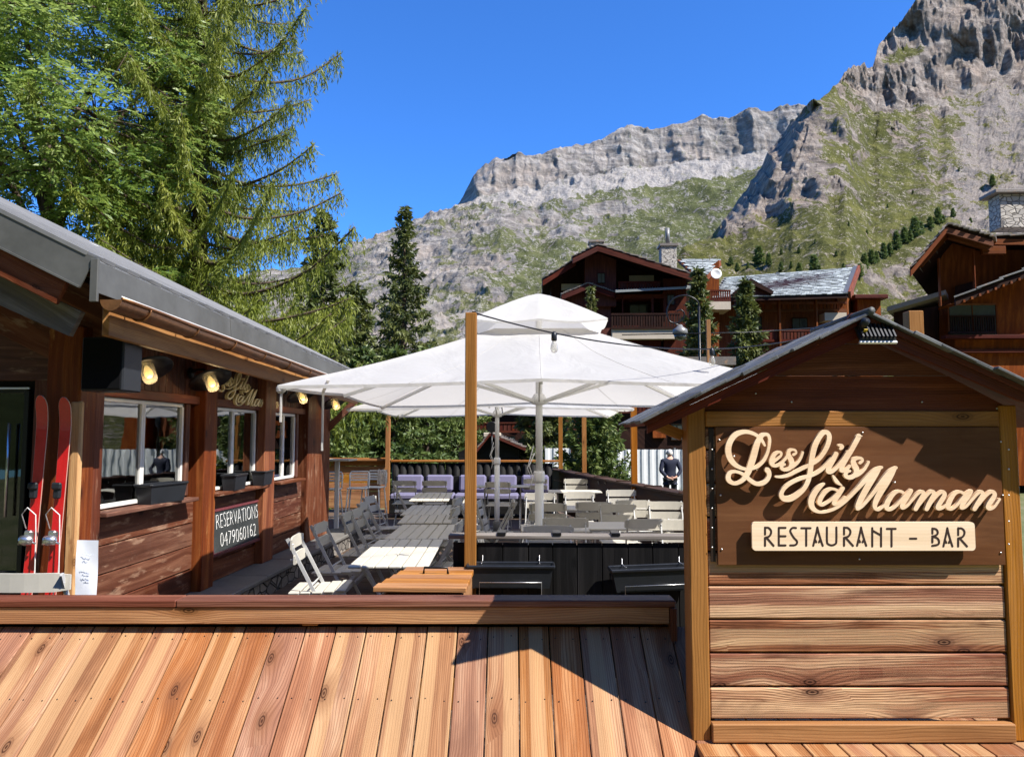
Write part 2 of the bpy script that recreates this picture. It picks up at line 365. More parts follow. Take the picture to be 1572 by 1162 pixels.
M['door_glass'] = mat_glass('dark_door_glass', (0.25, 0.25, 0.25), 0.0)
def mat_emit(name, col, s):
    t = NT(name); n = t.noise(t.obj(), 30, 2)
    t.set(t.p.inputs['Emission Color'], col); t.set(t.p.inputs['Emission Strength'], t.mapr(n, 0.3, 0.7, s * 0.85, s * 1.1)); return t.fin(col, 0.4)
M['lit'] = mat_emit('lit_lamp_bulb', (1.0, 0.74, 0.30), 0.46)
def mat_canopy():
    t = NT('white_canopy_cloth'); v = t.obj(); n1 = t.noise(v, 1.8, 4, 0.6, 0.6); n2 = t.noise(v, 140, 2)
    c = t.ramp(n1, [(0.3, (0.60, 0.598, 0.59)), (0.7, (0.67, 0.668, 0.66))])
    t.bump(t.math('ADD', t.math('MULTIPLY', n1, 9.0), t.math('MULTIPLY', n2, 0.08)), 0.22, 0.02)
    t.fin(c, 0.75, 0, 0.2)
    tr = t.n('BsdfTranslucent'); tr.inputs[0].default_value = (0.76, 0.715, 0.64, 1)
    mx = t.n('MixShader'); mx.inputs[0].default_value = 0.50
    t.t.links.new(t.p.outputs[0], mx.inputs[1]); t.t.links.new(tr.outputs[0], mx.inputs[2]); t.t.links.new(mx.outputs[0], t.o.inputs[0]); return t.m
M['canopy'] = mat_canopy()
def mat_leaf(name, a, b, c, trans=0.35, rough=0.5):
    t = NT(name); at_ = t.attr('tone'); f = at_.outputs['Fac']
    col = t.ramp(f, [(0.05, a), (0.5, b), (0.95, c)])
    t.fin(col, rough, 0, 0.35)
    tr = t.n('BsdfTranslucent'); t.set(tr.inputs[0], t.mix(0.5, col, (c[0] * 1.2, c[1] * 1.25, c[2] * 0.7)))
    mx = t.n('MixShader'); mx.inputs[0].default_value = trans
    t.t.links.new(t.p.outputs[0], mx.inputs[1]); t.t.links.new(tr.outputs[0], mx.inputs[2]); t.t.links.new(mx.outputs[0], t.o.inputs[0]); return t.m
M['leaf'] = mat_leaf('broad_leaves', (0.055, 0.115, 0.020), (0.175, 0.265, 0.055), (0.38, 0.46, 0.16), 0.45, 0.42)
M['larch_leaf'] = mat_leaf('larch_needles', (0.07, 0.10, 0.014), (0.165, 0.205, 0.028), (0.30, 0.325, 0.06), 0.4)
M['spruce_leaf'] = mat_leaf('spruce_needles', (0.032, 0.050, 0.015), (0.075, 0.100, 0.028), (0.15, 0.165, 0.048), 0.22)
M['pine_leaf'] = mat_leaf('pine_needles', (0.030, 0.055, 0.015), (0.08, 0.125, 0.033), (0.16, 0.20, 0.058), 0.22)
M['slope_leaf'] = mat_leaf('young_larch_needles', (0.05, 0.085, 0.022), (0.10, 0.145, 0.04), (0.16, 0.20, 0.06), 0.25)
M['bark'] = plain('rough_bark', (0.085, 0.06, 0.045), 0.9, 0, 0.5, 9, 0.6)
M['grass'] = mat_leaf('meadow_blades', (0.07, 0.10, 0.02), (0.14, 0.17, 0.035), (0.26, 0.25, 0.07), 0.3)
def mat_slate(name, base, rust, wh):
    t = NT(name); v = t.obj(); x, y, z = t.sep(t.attr('wuv').outputs['Vector'])
    wn = t.n('TexWhiteNoise'); wn.noise_dimensions = '1D'; t.set(wn.inputs['W'], z)
    n1 = t.noise(v, 22, 6, 0.7); n2 = t.noise(v, 5, 4)
    k = t.math('ADD', t.math('MULTIPLY', wn.outputs[0], 0.45), t.math('MULTIPLY', n1, 0.6))
    c = t.ramp(k, [(0.3, tuple(q * 0.5 for q in base)), (0.55, base), (0.85, tuple(min(1, q * 1.9) for q in base))])
    c = t.mix(t.mapr(n2, 0.58, 0.68, 0, wh), c, rust); t.bump(n1, 0.5, 0.006); return t.fin(c, 0.6, 0, 0.4)
M['slate'] = mat_slate('slate_tiles', (0.085, 0.088, 0.09), (0.33, 0.20, 0.12), 0.35)
M['lauze'] = mat_slate('lauze_stone_tiles', (0.17, 0.15, 0.135), (0.36, 0.21, 0.12), 0.7)
M['paletile'] = mat_slate('pale_stone_tiles', (0.30, 0.325, 0.32), (0.22, 0.25, 0.23), 0.2)
def mat_rubble(name, a, b, joint, sc):
    t = NT(name); v = t.obj(); q = t.n('VectorMath', operation='MULTIPLY'); t.set(q.inputs[0], v); q.inputs[1].default_value = (1, 1, 1.9)
    vo = t.n('TexVoronoi'); vo.feature = 'DISTANCE_TO_EDGE'; t.set(vo.inputs['Vector'], q.outputs[0]); vo.inputs['Scale'].default_value = sc
    v2 = t.n('TexVoronoi'); t.set(v2.inputs['Vector'], q.outputs[0]); v2.inputs['Scale'].default_value = sc
    n = t.noise(v, sc * 5, 4, 0.6); c = t.mix(t.sep(v2.outputs['Color'])[0], a, b); c = t.mix(t.mapr(n, 0.3, 0.8, 0, 0.35), c, tuple(k * 0.5 for k in a))
    e = t.mapr(vo.outputs['Distance'], 0.02, 0.09); c = t.mix(e, joint, c); t.bump(t.math('ADD', e, t.math('MULTIPLY', n, 0.3)), 0.9, 0.04); return t.fin(c, 0.85)
M['chimney'] = mat_rubble('chimney_stone', (0.42, 0.39, 0.35), (0.62, 0.57, 0.50), (0.18, 0.16, 0.14), 3.2)
M['rubble'] = mat_rubble('ledge_rubble', (0.14, 0.125, 0.11), (0.30, 0.27, 0.24), (0.03, 0.027, 0.024), 5.0)
def mat_mountain(name, sc, grass_a, grass_b, rock_a, rock_b, scree):
    t = NT(name); g = t.geo(); pos = g.outputs['Position']
    G = t.attr('grass').outputs['Fac']; S = t.attr('scree').outputs['Fac']
    n1 = t.noise(pos, 0.9 * sc, 9, 0.7); n2 = t.noise(pos, 0.17 * sc, 6, 0.6); n3 = t.noise(pos, 4.0 * sc, 6, 0.72); n5 = t.noise(pos, 0.42 * sc, 7, 0.66, 0.8)
    st = t.n('VectorMath', operation='MULTIPLY'); t.set(st.inputs[0], pos); st.inputs[1].default_value = (0.35, 0.35, 2.6)
    n4 = t.noise(st.outputs[0], 0.5 * sc, 7, 0.68, 0.5)
    rk = t.ramp(t.math('ADD', t.math('MULTIPLY', n1, 0.5), t.math('MULTIPLY', n4, 0.5)), [(0.36, tuple(k * 0.55 for k in rock_a)), (0.47, rock_a), (0.60, rock_b)])
    rk = t.mix(t.mapr(n2, 0.50, 0.64, 0, 0.45), rk, (rock_b[0], rock_b[1] * 0.88, rock_b[2] * 0.78))
    gr = t.ramp(n5, [(0.34, tuple(k * 0.60 for k in grass_a)), (0.5, grass_a), (0.64, grass_b)])
    gr = t.mix(t.mapr(n3, 0.46, 0.34, 0, 0.6), gr, tuple(k * 0.4 for k in grass_a))
    gr = t.mix(t.mapr(t.math('ADD', t.math('MULTIPLY', n3, 0.5), t.math('MULTIPLY', n1, 0.5)), 0.53, 0.59, 0, 0.85), gr, tuple(k * 0.9 for k in rock_b))
    se = t.ramp(n3, [(0.3, tuple(k * 0.62 for k in scree)), (0.55, scree), (0.75, tuple(min(1, k * 1.3) for k in scree))])
    se = t.mix(t.mapr(n5, 0.55, 0.66, 0, 0.55), se, grass_a)
    gm = t.mapr(t.math('ADD', G, t.math('ADD', t.math('MULTIPLY', t.math('SUBTRACT', n1, 0.5), 1.6), t.math('MULTIPLY', t.math('SUBTRACT', n5, 0.5), 2.4))), 0.44, 0.56)
    sm = t.mapr(t.math('ADD', S, t.math('MULTIPLY', t.math('SUBTRACT', n5, 0.5), 2.0)), 0.40, 0.60)
    c = t.mix(sm, rk, se); c = t.mix(gm, c, gr)
    nb = t.n('Bump'); nb.inputs['Strength'].default_value = 0.65; nb.inputs['Distance'].default_value = 1.5 / sc
    t.set(nb.inputs['Height'], t.math('ADD', t.math('ADD', n1, t.math('MULTIPLY', n4, 0.5)), t.math('MULTIPLY', n3, 0.35))); t.t.links.new(nb.outputs[0], t.p.inputs['Normal'])
    return t.fin(c, 0.9, 0, 0.1)
M['far_mountain'] = mat_mountain('far_mountain_rock', 0.035, (0.088, 0.098, 0.038), (0.14, 0.142, 0.062), (0.20, 0.180, 0.162), (0.385, 0.352, 0.318), (0.36, 0.33, 0.30))
M['near_mountain'] = mat_mountain('near_slope_rock', 0.13, (0.080, 0.083, 0.022), (0.135, 0.130, 0.036), (0.17, 0.142, 0.12), (0.375, 0.32, 0.27), (0.275, 0.238, 0.206))
def mat_ground():
    t = NT('trodden_ground'); v = t.geo().outputs['Position']; n1 = t.noise(v, 0.35, 6); n2 = t.noise(v, 5, 5)
    c = t.ramp(t.math('ADD', t.math('MULTIPLY', n1, 0.6), t.math('MULTIPLY', n2, 0.4)), [(0.35, (0.06, 0.075, 0.02)), (0.5, (0.11, 0.12, 0.04)), (0.66, (0.19, 0.16, 0.10))]); t.bump(n2, 0.6, 0.03); return t.fin(c, 0.95)
M['ground'] = mat_ground()
M['sky_screen'] = plain('sky_screen_green', (0.035, 0.045, 0.018), 0.95, 0, 0.5, 0.05, 0.4, 0.05)  # dark green of the hill added to cut sky fill
WF = 0.9
# ------------------------------------------------------------------ hand-drawn lettering: strokes of (x, y, width)
def cs(ox, oy, k, pts): return [(ox + x / k, oy + y / k, w_ / k) for x, y, w_ in pts]
def A_(*p): return cs(1100, 640, 8.3, p)
def B_(*p): return cs(1180, 640, 7.2625, p)
def C_(*p): return cs(1230, 690, 9.825, p)
def D_(*p): return cs(1370, 690, 8.733, p)
SCRIPT = [
 A_((602,362,30),(578,318,40),(545,270,45),(480,222,48),(400,193,55),(330,190,62),(245,218,72),(178,285,80),(143,370,84),(140,450,84),(165,530,80),(220,600,68),(290,642,54),(370,663,46),(450,652,46),(520,620,50),(585,555,52),(630,470,46),(655,380,42),(664,290,42),(645,232,44),(605,220,50),(560,240,68),(515,310,80),(485,400,90),(455,510,94),(420,620,90),(385,710,82),(330,790,66),(270,832,54),(210,842,54),(150,808,66),(138,752,70),(165,705,54),(220,692,44),(290,708,44),(360,752,52),(420,805,58),(490,845,60),(560,845,62),(620,808,64),(655,750,60),(652,700,66),(632,672,74)),
 A_((700,575,46),(760,532,42),(805,490,36),(808,455,36),(772,446,40),(722,480,58),(690,540,66),(690,590,62),(730,620,48),(790,602,42),(850,545,42),(890,490,42)),
 A_((968,478,40),(1000,455,30),(985,422,32),(940,415,40),(905,440,52),(905,490,66),(935,545,74),(945,600,70),(915,650,58),(865,668,52),(818,652,50),(818,615,46),(850,602,40)),
 A_((880,662,44),(955,632,46),(1020,575,44),(1060,510,40),(1082,450,34)),
 B_((70,663,26),(130,664,36),(210,645,42),(300,602,44),(380,562,44),(450,530,46),(530,480,52),(590,410,56),(640,320,58),(662,230,58),(645,178,54),(600,172,58),(550,225,66),(505,310,70),(480,400,68),(462,500,64),(448,610,62),(425,710,58),(380,795,58),(310,860,66),(230,905,74),(160,905,70),(128,865,56),(150,805,50),(215,745,48),(310,695,46),(400,665,46),(480,640,46),(560,595,46),(625,535,44),(690,465,42)),
 B_((738,410,56),(700,480,64),(660,555,62),(645,600,52),(680,612,46),(740,565,46),(810,480,46),(870,390,46)),
 B_((990,215,62),(955,280,62),(905,370,62),(850,460,62),(805,545,58),(795,592,50),(835,592,44),(885,545,40)),
 B_((965,214,22),(1020,212,16)),
 B_((762,315,22),(790,318,46),(800,335,52),(785,352,36)),
 B_((1003,508,40),(1030,485,32),(1015,460,36),(968,458,44),(928,480,58),(935,530,70),(962,580,70),(955,630,62),(910,668,54),(865,668,50),(838,640,48),(862,605,42),(888,600,34)),
 B_((905,668,42),(980,640,44),(1040,590,42),(1080,530,38),(1096,500,32)),
 C_((462,395,34),(482,430,52),(512,475,62),(550,512,46),(590,535,16)),
 C_((325,512,36),(265,555,74),(195,630,96),(145,720,104),(130,800,98),(150,870,84),(210,920,62),(290,938,46),(390,920,48),(500,875,54),(610,800,58),(720,695,62),(830,580,66),(930,470,80),(1030,370,88),(1110,300,74),(1190,265,44)),
 C_((1150,300,60),(1090,380,92),(1010,500,106),(930,640,104),(870,750,96),(830,840,80),(826,885,62)),
 C_((835,890,52),(890,850,56),(960,775,58),(1050,665,64),(1140,545,76),(1230,430,84),(1320,325,76),(1405,270,50)),
 C_((1390,285,52),(1340,360,88),(1260,490,108),(1180,620,104),(1115,740,96),(1085,830,78),(1100,885,60),(1150,895,50),(1220,840,44),(1290,775,40)),
 C_((520,610,46),(470,590,44),(410,592,54),(335,640,74),(275,720,82),(255,790,76),(290,828,56),(350,805,48),(430,750,48),(510,670,50),(580,590,48)),
 C_((605,580,66),(560,650,74),(505,735,70),(465,800,56),(490,826,42),(550,795,42),(640,710,36)),
 D_((120,572,44),(75,553,42),(10,575,54),(-60,650,76),(-100,730,80),(-98,780,64),(-60,798,48),(0,770,44),(70,700,46),(140,620,48),(215,550,46)),
 D_((225,548,62),(185,610,70),(135,690,68),(100,750,54),(115,780,42),(170,750,42),(240,670,44),(310,590,46),(365,558,50),(392,585,62),(370,640,74),(330,710,74),(285,790,64)),
 D_((335,735,42),(400,650,46),(460,580,48),(505,556,54),(532,588,64),(508,645,74),(470,715,74),(432,790,64)),
 D_((480,725,42),(545,640,46),(605,580,48),(650,562,54),(672,598,64),(645,655,72),(600,725,68),(575,770,54),(600,790,44),(660,765,42),(735,690,40)),
 D_((920,580,44),(880,560,42),(815,580,54),(755,650,76),(720,730,80),(722,775,62),(765,790,46),(830,745,44),(900,660,46),(960,590,48),(1010,555,46)),
 D_((1025,555,62),(985,620,70),(930,700,66),(895,755,54),(905,782,42),(960,755,42),(1030,675,44),(1105,592,46),(1155,560,52),(1182,592,64),(1160,645,74),(1115,715,74),(1070,790,64)),
 D_((1125,735,42),(1190,650,46),(1260,580,48),(1312,560,54),(1340,600,64),(1310,660,74),(1265,725,70),(1245,768,54),(1275,790,44),(1335,760,42),(1405,660,36)),
]
def ribbon(mb, strokes, fr, t0, t1, n=5, sub=True, de=0.0001, dk=0.0012):
    """fr(x, y, h) -> point; h = height above the backing plane. Each stroke is a bar of thickness t1 - t0 with round ends."""
    e = 0.0
    for si, st in enumerate(strokes):
        s = smooth_path(st, n) if sub else [np.array(q, float) for q in st]
        m = len(s); ring = []
        for k in range(m):
            d = s[min(k + 1, m - 1)][:2] - s[max(k - 1, 0)][:2]; L = max(np.hypot(*d), 1e-6); d = d / L
            nn = np.array((-d[1], d[0])); hw = max(s[k][2], 0.5) / 2 * WF
            top = t1 + e + dk * k / m
            a = s[k][:2] + nn * hw; b = s[k][:2] - nn * hw
            ring.append((a, b, top, d, hw))
        outl = []
        vs = []; fs = []
        for a, b, top, d, hw in ring:
            vs += [fr(*a, t0), fr(*a, top), fr(*b, top), fr(*b, t0)]
        for k in range(m - 1):
            i = 4 * k; fs += [(i, i + 1, i + 5, i + 4), (i + 1, i + 2, i + 6, i + 5), (i + 2, i + 3, i + 7, i + 6)]
        for k, sg in ((0, -1), (m - 1, 1)):      # round ends
            a, b, top, d, hw = ring[k]; c = (a + b) / 2; base = len(vs); arc = []
            for j in range(7):
                th = math.pi * j / 6; q = c + (a - c) * math.cos(th) + d * sg * hw * math.sin(th); arc.append(q)
            for q in arc: vs += [fr(*q, t0), fr(*q, top)]
            fs.append(tuple(base + 2 * j + 1 for j in range(7)))
            fs += [(base + 2 * j, base + 2 * j + 1, base + 2 * j + 3, base + 2 * j + 2) for j in range(6)]
        i = 900
        mb.add(vs, fs, [(p[0] * 1.0, p[2] * 1.0, i) for p in vs])
        e += de
def L_(*p): return [(x, y, 1) for x, y in p]
GLYPH = {   # unit boxes, y down
 'R': [L_((0.1,0),(0.1,.38)), L_((0.1,.02),(.45,.02),(.72,.16),(.72,.34),(.5,.5),(.12,.56)), L_((.1,.56),(.1,1)), L_((.3,.58),(1,1))],
 'E': [L_((.1,.02),(.1,.98)), L_((.1,.02),(.92,.02)), L_((.1,.48),(.92,.48)), L_((.1,.98),(.92,.98))],
 'S': [L_((.78,.03),(.4,.02),(.14,.12),(.12,.26),(.5,.55),(.88,.74),(.88,.88),(.62,.97),(.08,.98))],
 'T': [L_((0,.04),(1,.04)), L_((.53,.04),(.53,1))],
 'A': [L_((.44,0),(.36,.26),(.18,.70),(.06,1)), L_((.44,0),(.54,.26),(.76,.70),(.94,1)), L_((.25,.70),(.34,.80)), L_((.68,.70),(.60,.80))],
 'U': [L_((.1,0),(.1,.72),(.18,.9),(.5,.98),(.82,.9),(.9,.72),(.9,0))],
 'N': [L_((.1,0),(.1,1)), L_((.9,0),(.9,1)), L_((.1,.13),(.9,.40))],
 '-': [L_((0,.5),(1,.5))],
 'B': [L_((.12,.02),(.12,.30)), L_((.12,.03),(.55,.06),(.76,.2),(.7,.34),(.4,.43),(.1,.45)), L_((.2,.47),(.7,.55),(.92,.72),(.8,.9),(.1,.97)), L_((.12,.54),(.12,.78))],
}
PLATE = []
for ch, x0, x1 in (('R',232,352),('E',408,512),('S',555,660),('T',705,822),('A',848,985),('U',1015,1165),('R',1235,1360),('A',1405,1537)):
    PLATE.append([]); 
    for st in GLYPH[ch]: PLATE[-1].append([(1145 + (x0 + (x1 - x0) * x) / 8.274, 790 + (160 + 232 * y) / 8.274  , 3.6) for x, y, _ in st])
for ch, x0, x1 in (('N',185,325),('T',385,496),('-',678,758),('B',950,1055),('A',1095,1225),('R',1278,1402)):
    PLATE.append([])
    for st in GLYPH[ch]:
        y0, hh = (302, 0) if ch == '-' else (168, 232)
        PLATE[-1].append([(1315 + (x0 + (x1 - x0) * x) / 8.274, 790 + (y0 + hh * y) / 8.274  , 3.6) for x, y, _ in st])
def text_mesh(s, size, extrude, outline=0.0):
    cu = bpy.data.curves.new('lettering', 'FONT'); cu.body = s; cu.size = size; cu.extrude = extrude
    cu.align_x = 'CENTER'; cu.align_y = 'CENTER'; cu.resolution_u = 3; cu.offset = -0.006
    if outline: cu.fill_mode = 'NONE'; cu.bevel_depth = outline; cu.bevel_resolution = 0; cu.extrude = 0
    o = bpy.data.objects.new('lettering', cu); COL.objects.link(o)
    dg = bpy.context.evaluated_depsgraph_get(); me = bpy.data.meshes.new_from_object(o.evaluated_get(dg))
    bpy.data.objects.remove(o); return me
# ------------------------------------------------------------------ sloped larch cladding, rail, kiosk, bar (frame F)
DT, DB = 3.86, 2.70                     # depth of the top and bottom edge of the slope
top = fp(786, 961, DT); sl_ang = R(34.0)
def slope_z(d): return top.z - (DT - d) * math.tan(sl_ang)
x_l, x_r = fp(-260, 961, DT).x, fp(1062, 961, DT).x
root = froot('sloped_cladding', (0, DT, 0), 'broad slope of orange larch boards with knots below the front rail', 'timber cladding')
b = MB(); pitch = 0.1475; x = fp(6.5, 961, DT).x - 6 * pitch; k = 0; dirv = Vector((0, -math.cos(sl_ang), -math.sin(sl_ang))); nrm = Vector((0, -math.sin(sl_ang), math.cos(sl_ang)))
nails = MB(); Lb = 1.5
while x < x_r - 0.02:
    wd = min(pitch, x_r - x) - 0.006
    if wd > 0.03:
        c = Vector((x + wd / 2 + 0.003, top.y, top.z)) + dirv * (Lb / 2) - nrm * 0.014 + nrm * random.uniform(-.0015, .0015)
        rot = Matrix((dirv, Vector((1, 0, 0)), dirv.cross(Vector((1, 0, 0))))).transposed()
        b.box(c, (Lb, wd, 0.027), rot, 0.003, 0)
        for s_ in (0.07, 0.42, 0.78):
            for q in (0.2, 0.8):
                p = Vector((x + wd * q, top.y, top.z)) + dirv * (s_ + random.uniform(-.012, .012)) + nrm * 0.0012
                nails.lathe(p, [(0.0034, -0.001), (0.0034, 0.0005), (0.0, 0.0012)], 6, Matrix.Rotation(sl_ang, 3, 'X'))
    x += pitch; k += 1
O = (0, DT, 0)
b.build('board', M['larch'], root, O); tag(nails.build('nail', M['black_metal'], root, O), kind='stuff')
b = MB()
for q in (0.10, 0.75, 1.3): p = Vector((0, top.y, top.z)) + dirv * q - nrm * 0.06; b.bar((x_l, p.y, p.z), (x_r - .02, p.y, p.z), 0.05, 0.05)
b.build('batten', M['black_wood'], root, O)
# front rail
root = froot('front_rail', (0, 3.9, 0), 'long stained wooden rail above the sloped larch boards', 'railing')
O = (0, 3.9, 0)
zt = fp(500, 913, 3.93).z; xe = fp(1034, 915, 3.85).x; xs = x_l
b = MB(); seam = fp(277, 918, 3.85).x
for a, c in ((xs, seam - .001), (seam + .001, xe)): b.box(((a + c) / 2, 3.865, zt - 0.016), (c - a, 0.135, 0.034), None, 0.005)
b.build('cap', M['redrail'], root, O)
zb0, zb1 = fp(500, 929.5, 3.84).z, fp(500, 955, 3.84).z
b = MB(); b.box(((xs + xe - .03) / 2, 3.826, (zb0 + zb1) / 2), (xe - xs - .03, 0.04, zb0 - zb1), None, 0.003); b.build('rail_board', M['larch_rail'], root, O)
b = MB()
for px in (-100, 470, 1010):
    b = MB(); q = fp(px, 950, 3.9); b.box((q.x, 3.925, zb0 / 2 - .1), (0.07, 0.07, zb0 + .18), None, .004); b.build('post', M['redrail'], root, O)
b = MB()
b.box((xe - 0.012, 3.86, (zt - .034 + zb1 - 0.12) / 2), (0.03, 0.15, zt - .036 - zb1 + 0.12), None, 0.003)
b.build('end_board', M['redrail'], root, O)
b = MB(); b.box(((xs + xe) / 2, 3.94, zb1 - .12), (xe - xs - .1, .02, .34)); b.build('gap_shade_board', M['black_wood'], root, O)  # black board added so the gap under the rail reads as shade
b = MB(); q = fp(477, 957, 3.83); b.box((q.x, 3.83, q.z), (.075, .03, .012), None, .002); b.build('shim', M['post'], root, O)
# ---------------- kiosk
KD = 3.36                               # depth of the siding face
kz0 = fp(1300, 1136, KD).z
pl0, pl1 = fp(1061, 900, KD - .03).x, fp(1089, 900, KD - .03).x
pw = pl1 - pl0; pr0 = fp(1550, 900, KD - .03).x; pr1 = pr0 + pw
cxk = (pl1 + pr0) / 2
O = (cxk, KD, kz0)
KR = froot('sign_kiosk', O, 'wooden sign kiosk with slate gable roof standing on the boards', 'sign kiosk')
ztop = fp(1300, 629, KD).z
b = MB()
for a, c in ((pl0, pl1),): b.box(((a + c) / 2, KD + .046, (kz0 + ztop + .02) / 2), (c - a, 0.115, ztop + .02 - kz0), None, .005)
b.build('post', M['post'], KR, O)
b = MB(); b.box(((pr0 + pr1) / 2, KD + .046, (kz0 + ztop + .02) / 2), (pw, 0.115, ztop + .02 - kz0), None, .005); b.build('post', M['post'], KR, O)
b = MB(); za, zb = fp(1300, 1107, KD).z, kz0 + .002; b.box((cxk, KD - .008, (za + zb) / 2), (pr0 - pl1 - .003, 0.05, za - zb), None, .004); b.build('bottom_beam', M['post'], KR, O)
b = MB(); zc, zd = fp(1300, 631, KD).z, fp(1300, 655, KD).z; b.box((cxk, KD + .009, (zc + zd) / 2), (pr0 - pl1 - .003, 0.05, zc - zd), None, .004); b.build('lintel', M['post'], KR, O)
b = MB(); rows = [1104, 1054, 1002, 950.5, 898.5, 846, 794, 742, 690, 656]
for i in range(len(rows) - 1):
    z0, z1 = fp(1300, rows[i], KD).z, fp(1300, rows[i + 1], KD).z
    b.box((cxk, KD + .014, (z0 + z1) / 2), (pr0 - pl1 - .004, 0.028, z1 - z0 - .006), Matrix.Rotation(random.uniform(-.004, .004), 3, 'Y'), .006)
b.build('siding', M['siding'], KR, O)
b = MB(); b.box((cxk, KD + .08, (kz0 + .07 + ztop) / 2), (pr0 - pl1 - .01, .02, ztop - kz0 - .09)); b.build('back_panel', M['black_wood'], KR, O)
# gable boards under the roof
RD = 3.20; rf = fp(1336, 476, RD); ef = fp(985, 641, RD); tan_r = (rf.z - ef.z) / (rf.x - ef.x)
er = Vector((2 * rf.x - ef.x + .02, RD, ef.z))
def roof_z(x): return rf.z - abs(x - rf.x) * tan_r
b = MB(); bnd = [zc - .001, fp(1300, 577, KD).z, fp(1300, 528, KD).z, fp(1300, 480, KD).z]
for i in range(3):
    z0, z1 = bnd[i] + .002, bnd[i + 1] - .002
    def xs_at(z): return max(0.01, (rf.z - .075 - z) / tan_r)
    h0, h1 = xs_at(z0), xs_at(z1); lo = min(h0, cxk - pl0 + .0); 
    hl0 = min(h0, rf.x - pl0); hr0 = min(h0, pr1 - rf.x); hl1 = min(h1, rf.x - pl0); hr1 = min(h1, pr1 - rf.x)
    ol = [(rf.x - hl0, KD + .0, z0), (rf.x + hr0, KD, z0), (rf.x + hr1, KD, z1), (rf.x - hl1, KD, z1)]
    b.prism(ol, (0, .03, 0))
b.build('gable_board', M['gable'], KR, O)
# roof: two slopes with slates, barge boards beneath
DEPTH = 0.62
rr = None
for sgn in (-1, 1):
    e = ef if sgn < 0 else er
    sd = Vector((e.x - rf.x, 0, e.z - rf.z)); L = sd.length; sd.normalize(); up = Vector((-sd.z * (1 if sd.x > 0 else -1), 0, abs(sd.x)))
    b = MB(); rot = Matrix((sd, Vector((0, 1, 0)), sd.cross(Vector((0, 1, 0))))).transposed()
    b.box(rf + sd * (L / 2) + Vector((0, DEPTH / 2 + .012, 0)) - up * .030, (L - .004, DEPTH - .03, .018), rot, 0, 0); deck = b.build('roof', M['redtrim'], KR, O)
    b = MB(); nrow = 9; tl = L / nrow
    for r_ in range(nrow):
        y = -.0; nn = 0
        while y < DEPTH - .02:
            wd = random.uniform(.10, .19); wd = min(wd, DEPTH - y)
            th = random.uniform(.006, .011) if y > .01 else random.uniform(.010, .018); tilt = random.uniform(.018, .04)
            s0 = r_ * tl - .035; s1 = (r_ + 1) * tl + .012 + random.uniform(-.014, .014)
            if r_ == 0: s0 = -.005
            c = rf + sd * ((s0 + s1) / 2) + Vector((0, y + wd / 2 + (random.uniform(-.03, .006) if y < .01 else 0), 0)) + up * (-.012 + .003 * (nn % 2))
            tq = Matrix.Rotation(tilt * (1 if sgn > 0 else -1) * 1.0, 3, 'Y') @ Matrix.Rotation(random.uniform(-.02, .02), 3, 'X')
            b.box(c, (s1 - s0, wd - .004, th), tq @ rot, .002, 0); y += wd; nn += 1
    b.build('slate', M['slate'], deck, O)
    b = MB(); a0 = rf - up * .042 + Vector((0, .045, 0)); a1 = rf + sd * (L - .015) - up * .042 + Vector((0, .045, 0))
    dn = Vector((0, 0, -.050))
    b.prism([a0 + Vector((0, 0, 0)), a1, a1 + Vector((0, 0, -.034)), a0 + dn], (0, .022, 0)); b.build('barge_board', M['redtrim'], KR, O)
    if sgn < 0:
        b = MB(); p0 = Vector((pl0 - .01, KD + .02, ztop - .10)); b.bar((pl0 - .002, KD + .10, fp(1051, 668, KD).z), (pl0 - .13, KD + .10, fp(1018, 650, KD).z), .05, .045); b.build('brace', M['post'], KR, O)
b = MB(); b.tube([rf + Vector((0, -.012, -.004)), rf + Vector((0, DEPTH, -.004))], .016, 8); b.build('ridge_cap', M['slate'], KR, O)
# sign panel, perforated strips, plate and letters: one sign fixed on the kiosk
PD = KD - .020
q0, q1 = fp(1098, 655, PD), fp(1544, 867, PD)
b = MB(); b.box(((q0.x + q1.x) / 2, PD + .006, (q0.z + q1.z) / 2 - .001), (q1.x - q0.x, .012, q0.z - q1.z), None, .002); panel = b.build('sign_panel', M['ply'], KR, O)
for px in (1093, 1547.5):
    b = MB(); a, c = fp(px, 657, PD + .012), fp(px, 862, PD + .012); b.box(((a.x + c.x) / 2, PD + .013, (a.z + c.z) / 2), (.020, .004, a.z - c.z)); b.build('perforated_strip', M['rust'], KR, O)
for px, py in ((1104, 675), (1106, 760), (1108, 843), (1319, 858), (1536, 678), (1536, 848), (1324, 664), (1539, 760), (1093, 690), (1093, 720), (1093, 750), (1093, 780), (1093, 810), (1093, 840), (1548, 690), (1548, 720), (1548, 760), (1548, 800), (1548, 835), (1268, 536), (1388, 520), (1160, 604), (1215, 617), (1415, 617), (1530, 627)):
    dd = KD - .003 if py < 630 else PD
    b = MB(); a = fp(px, py, dd); b.lathe(a + Vector((0, -.002, 0)), [(.0042, 0), (.004, .0015), (0, .0025)], 8, Matrix.Rotation(R(90), 3, 'X')); b.build('screw', M['wire'], KR, O)
for px in (1096, 1100, 1552, 1549):
    for ro in rows[:5]:
        b = MB(); a = fp(px + random.uniform(-1, 1), ro - 12 - random.uniform(0, 25), KD - .002); b.lathe(a, [(.0035, 0), (.003, .001), (0, .0016)], 6, Matrix.Rotation(R(90), 3, 'X'))
LD = PD - .034
def fr_sign(x, y, h): p = fp(x, y, LD + .014); return Vector((p.x, LD + .014 - h, p.z))
b = MB(); ribbon(b, SCRIPT, fr_sign, 0.0, 0.014); b.build('script_lettering', M['pale'], KR, O)
b = MB()
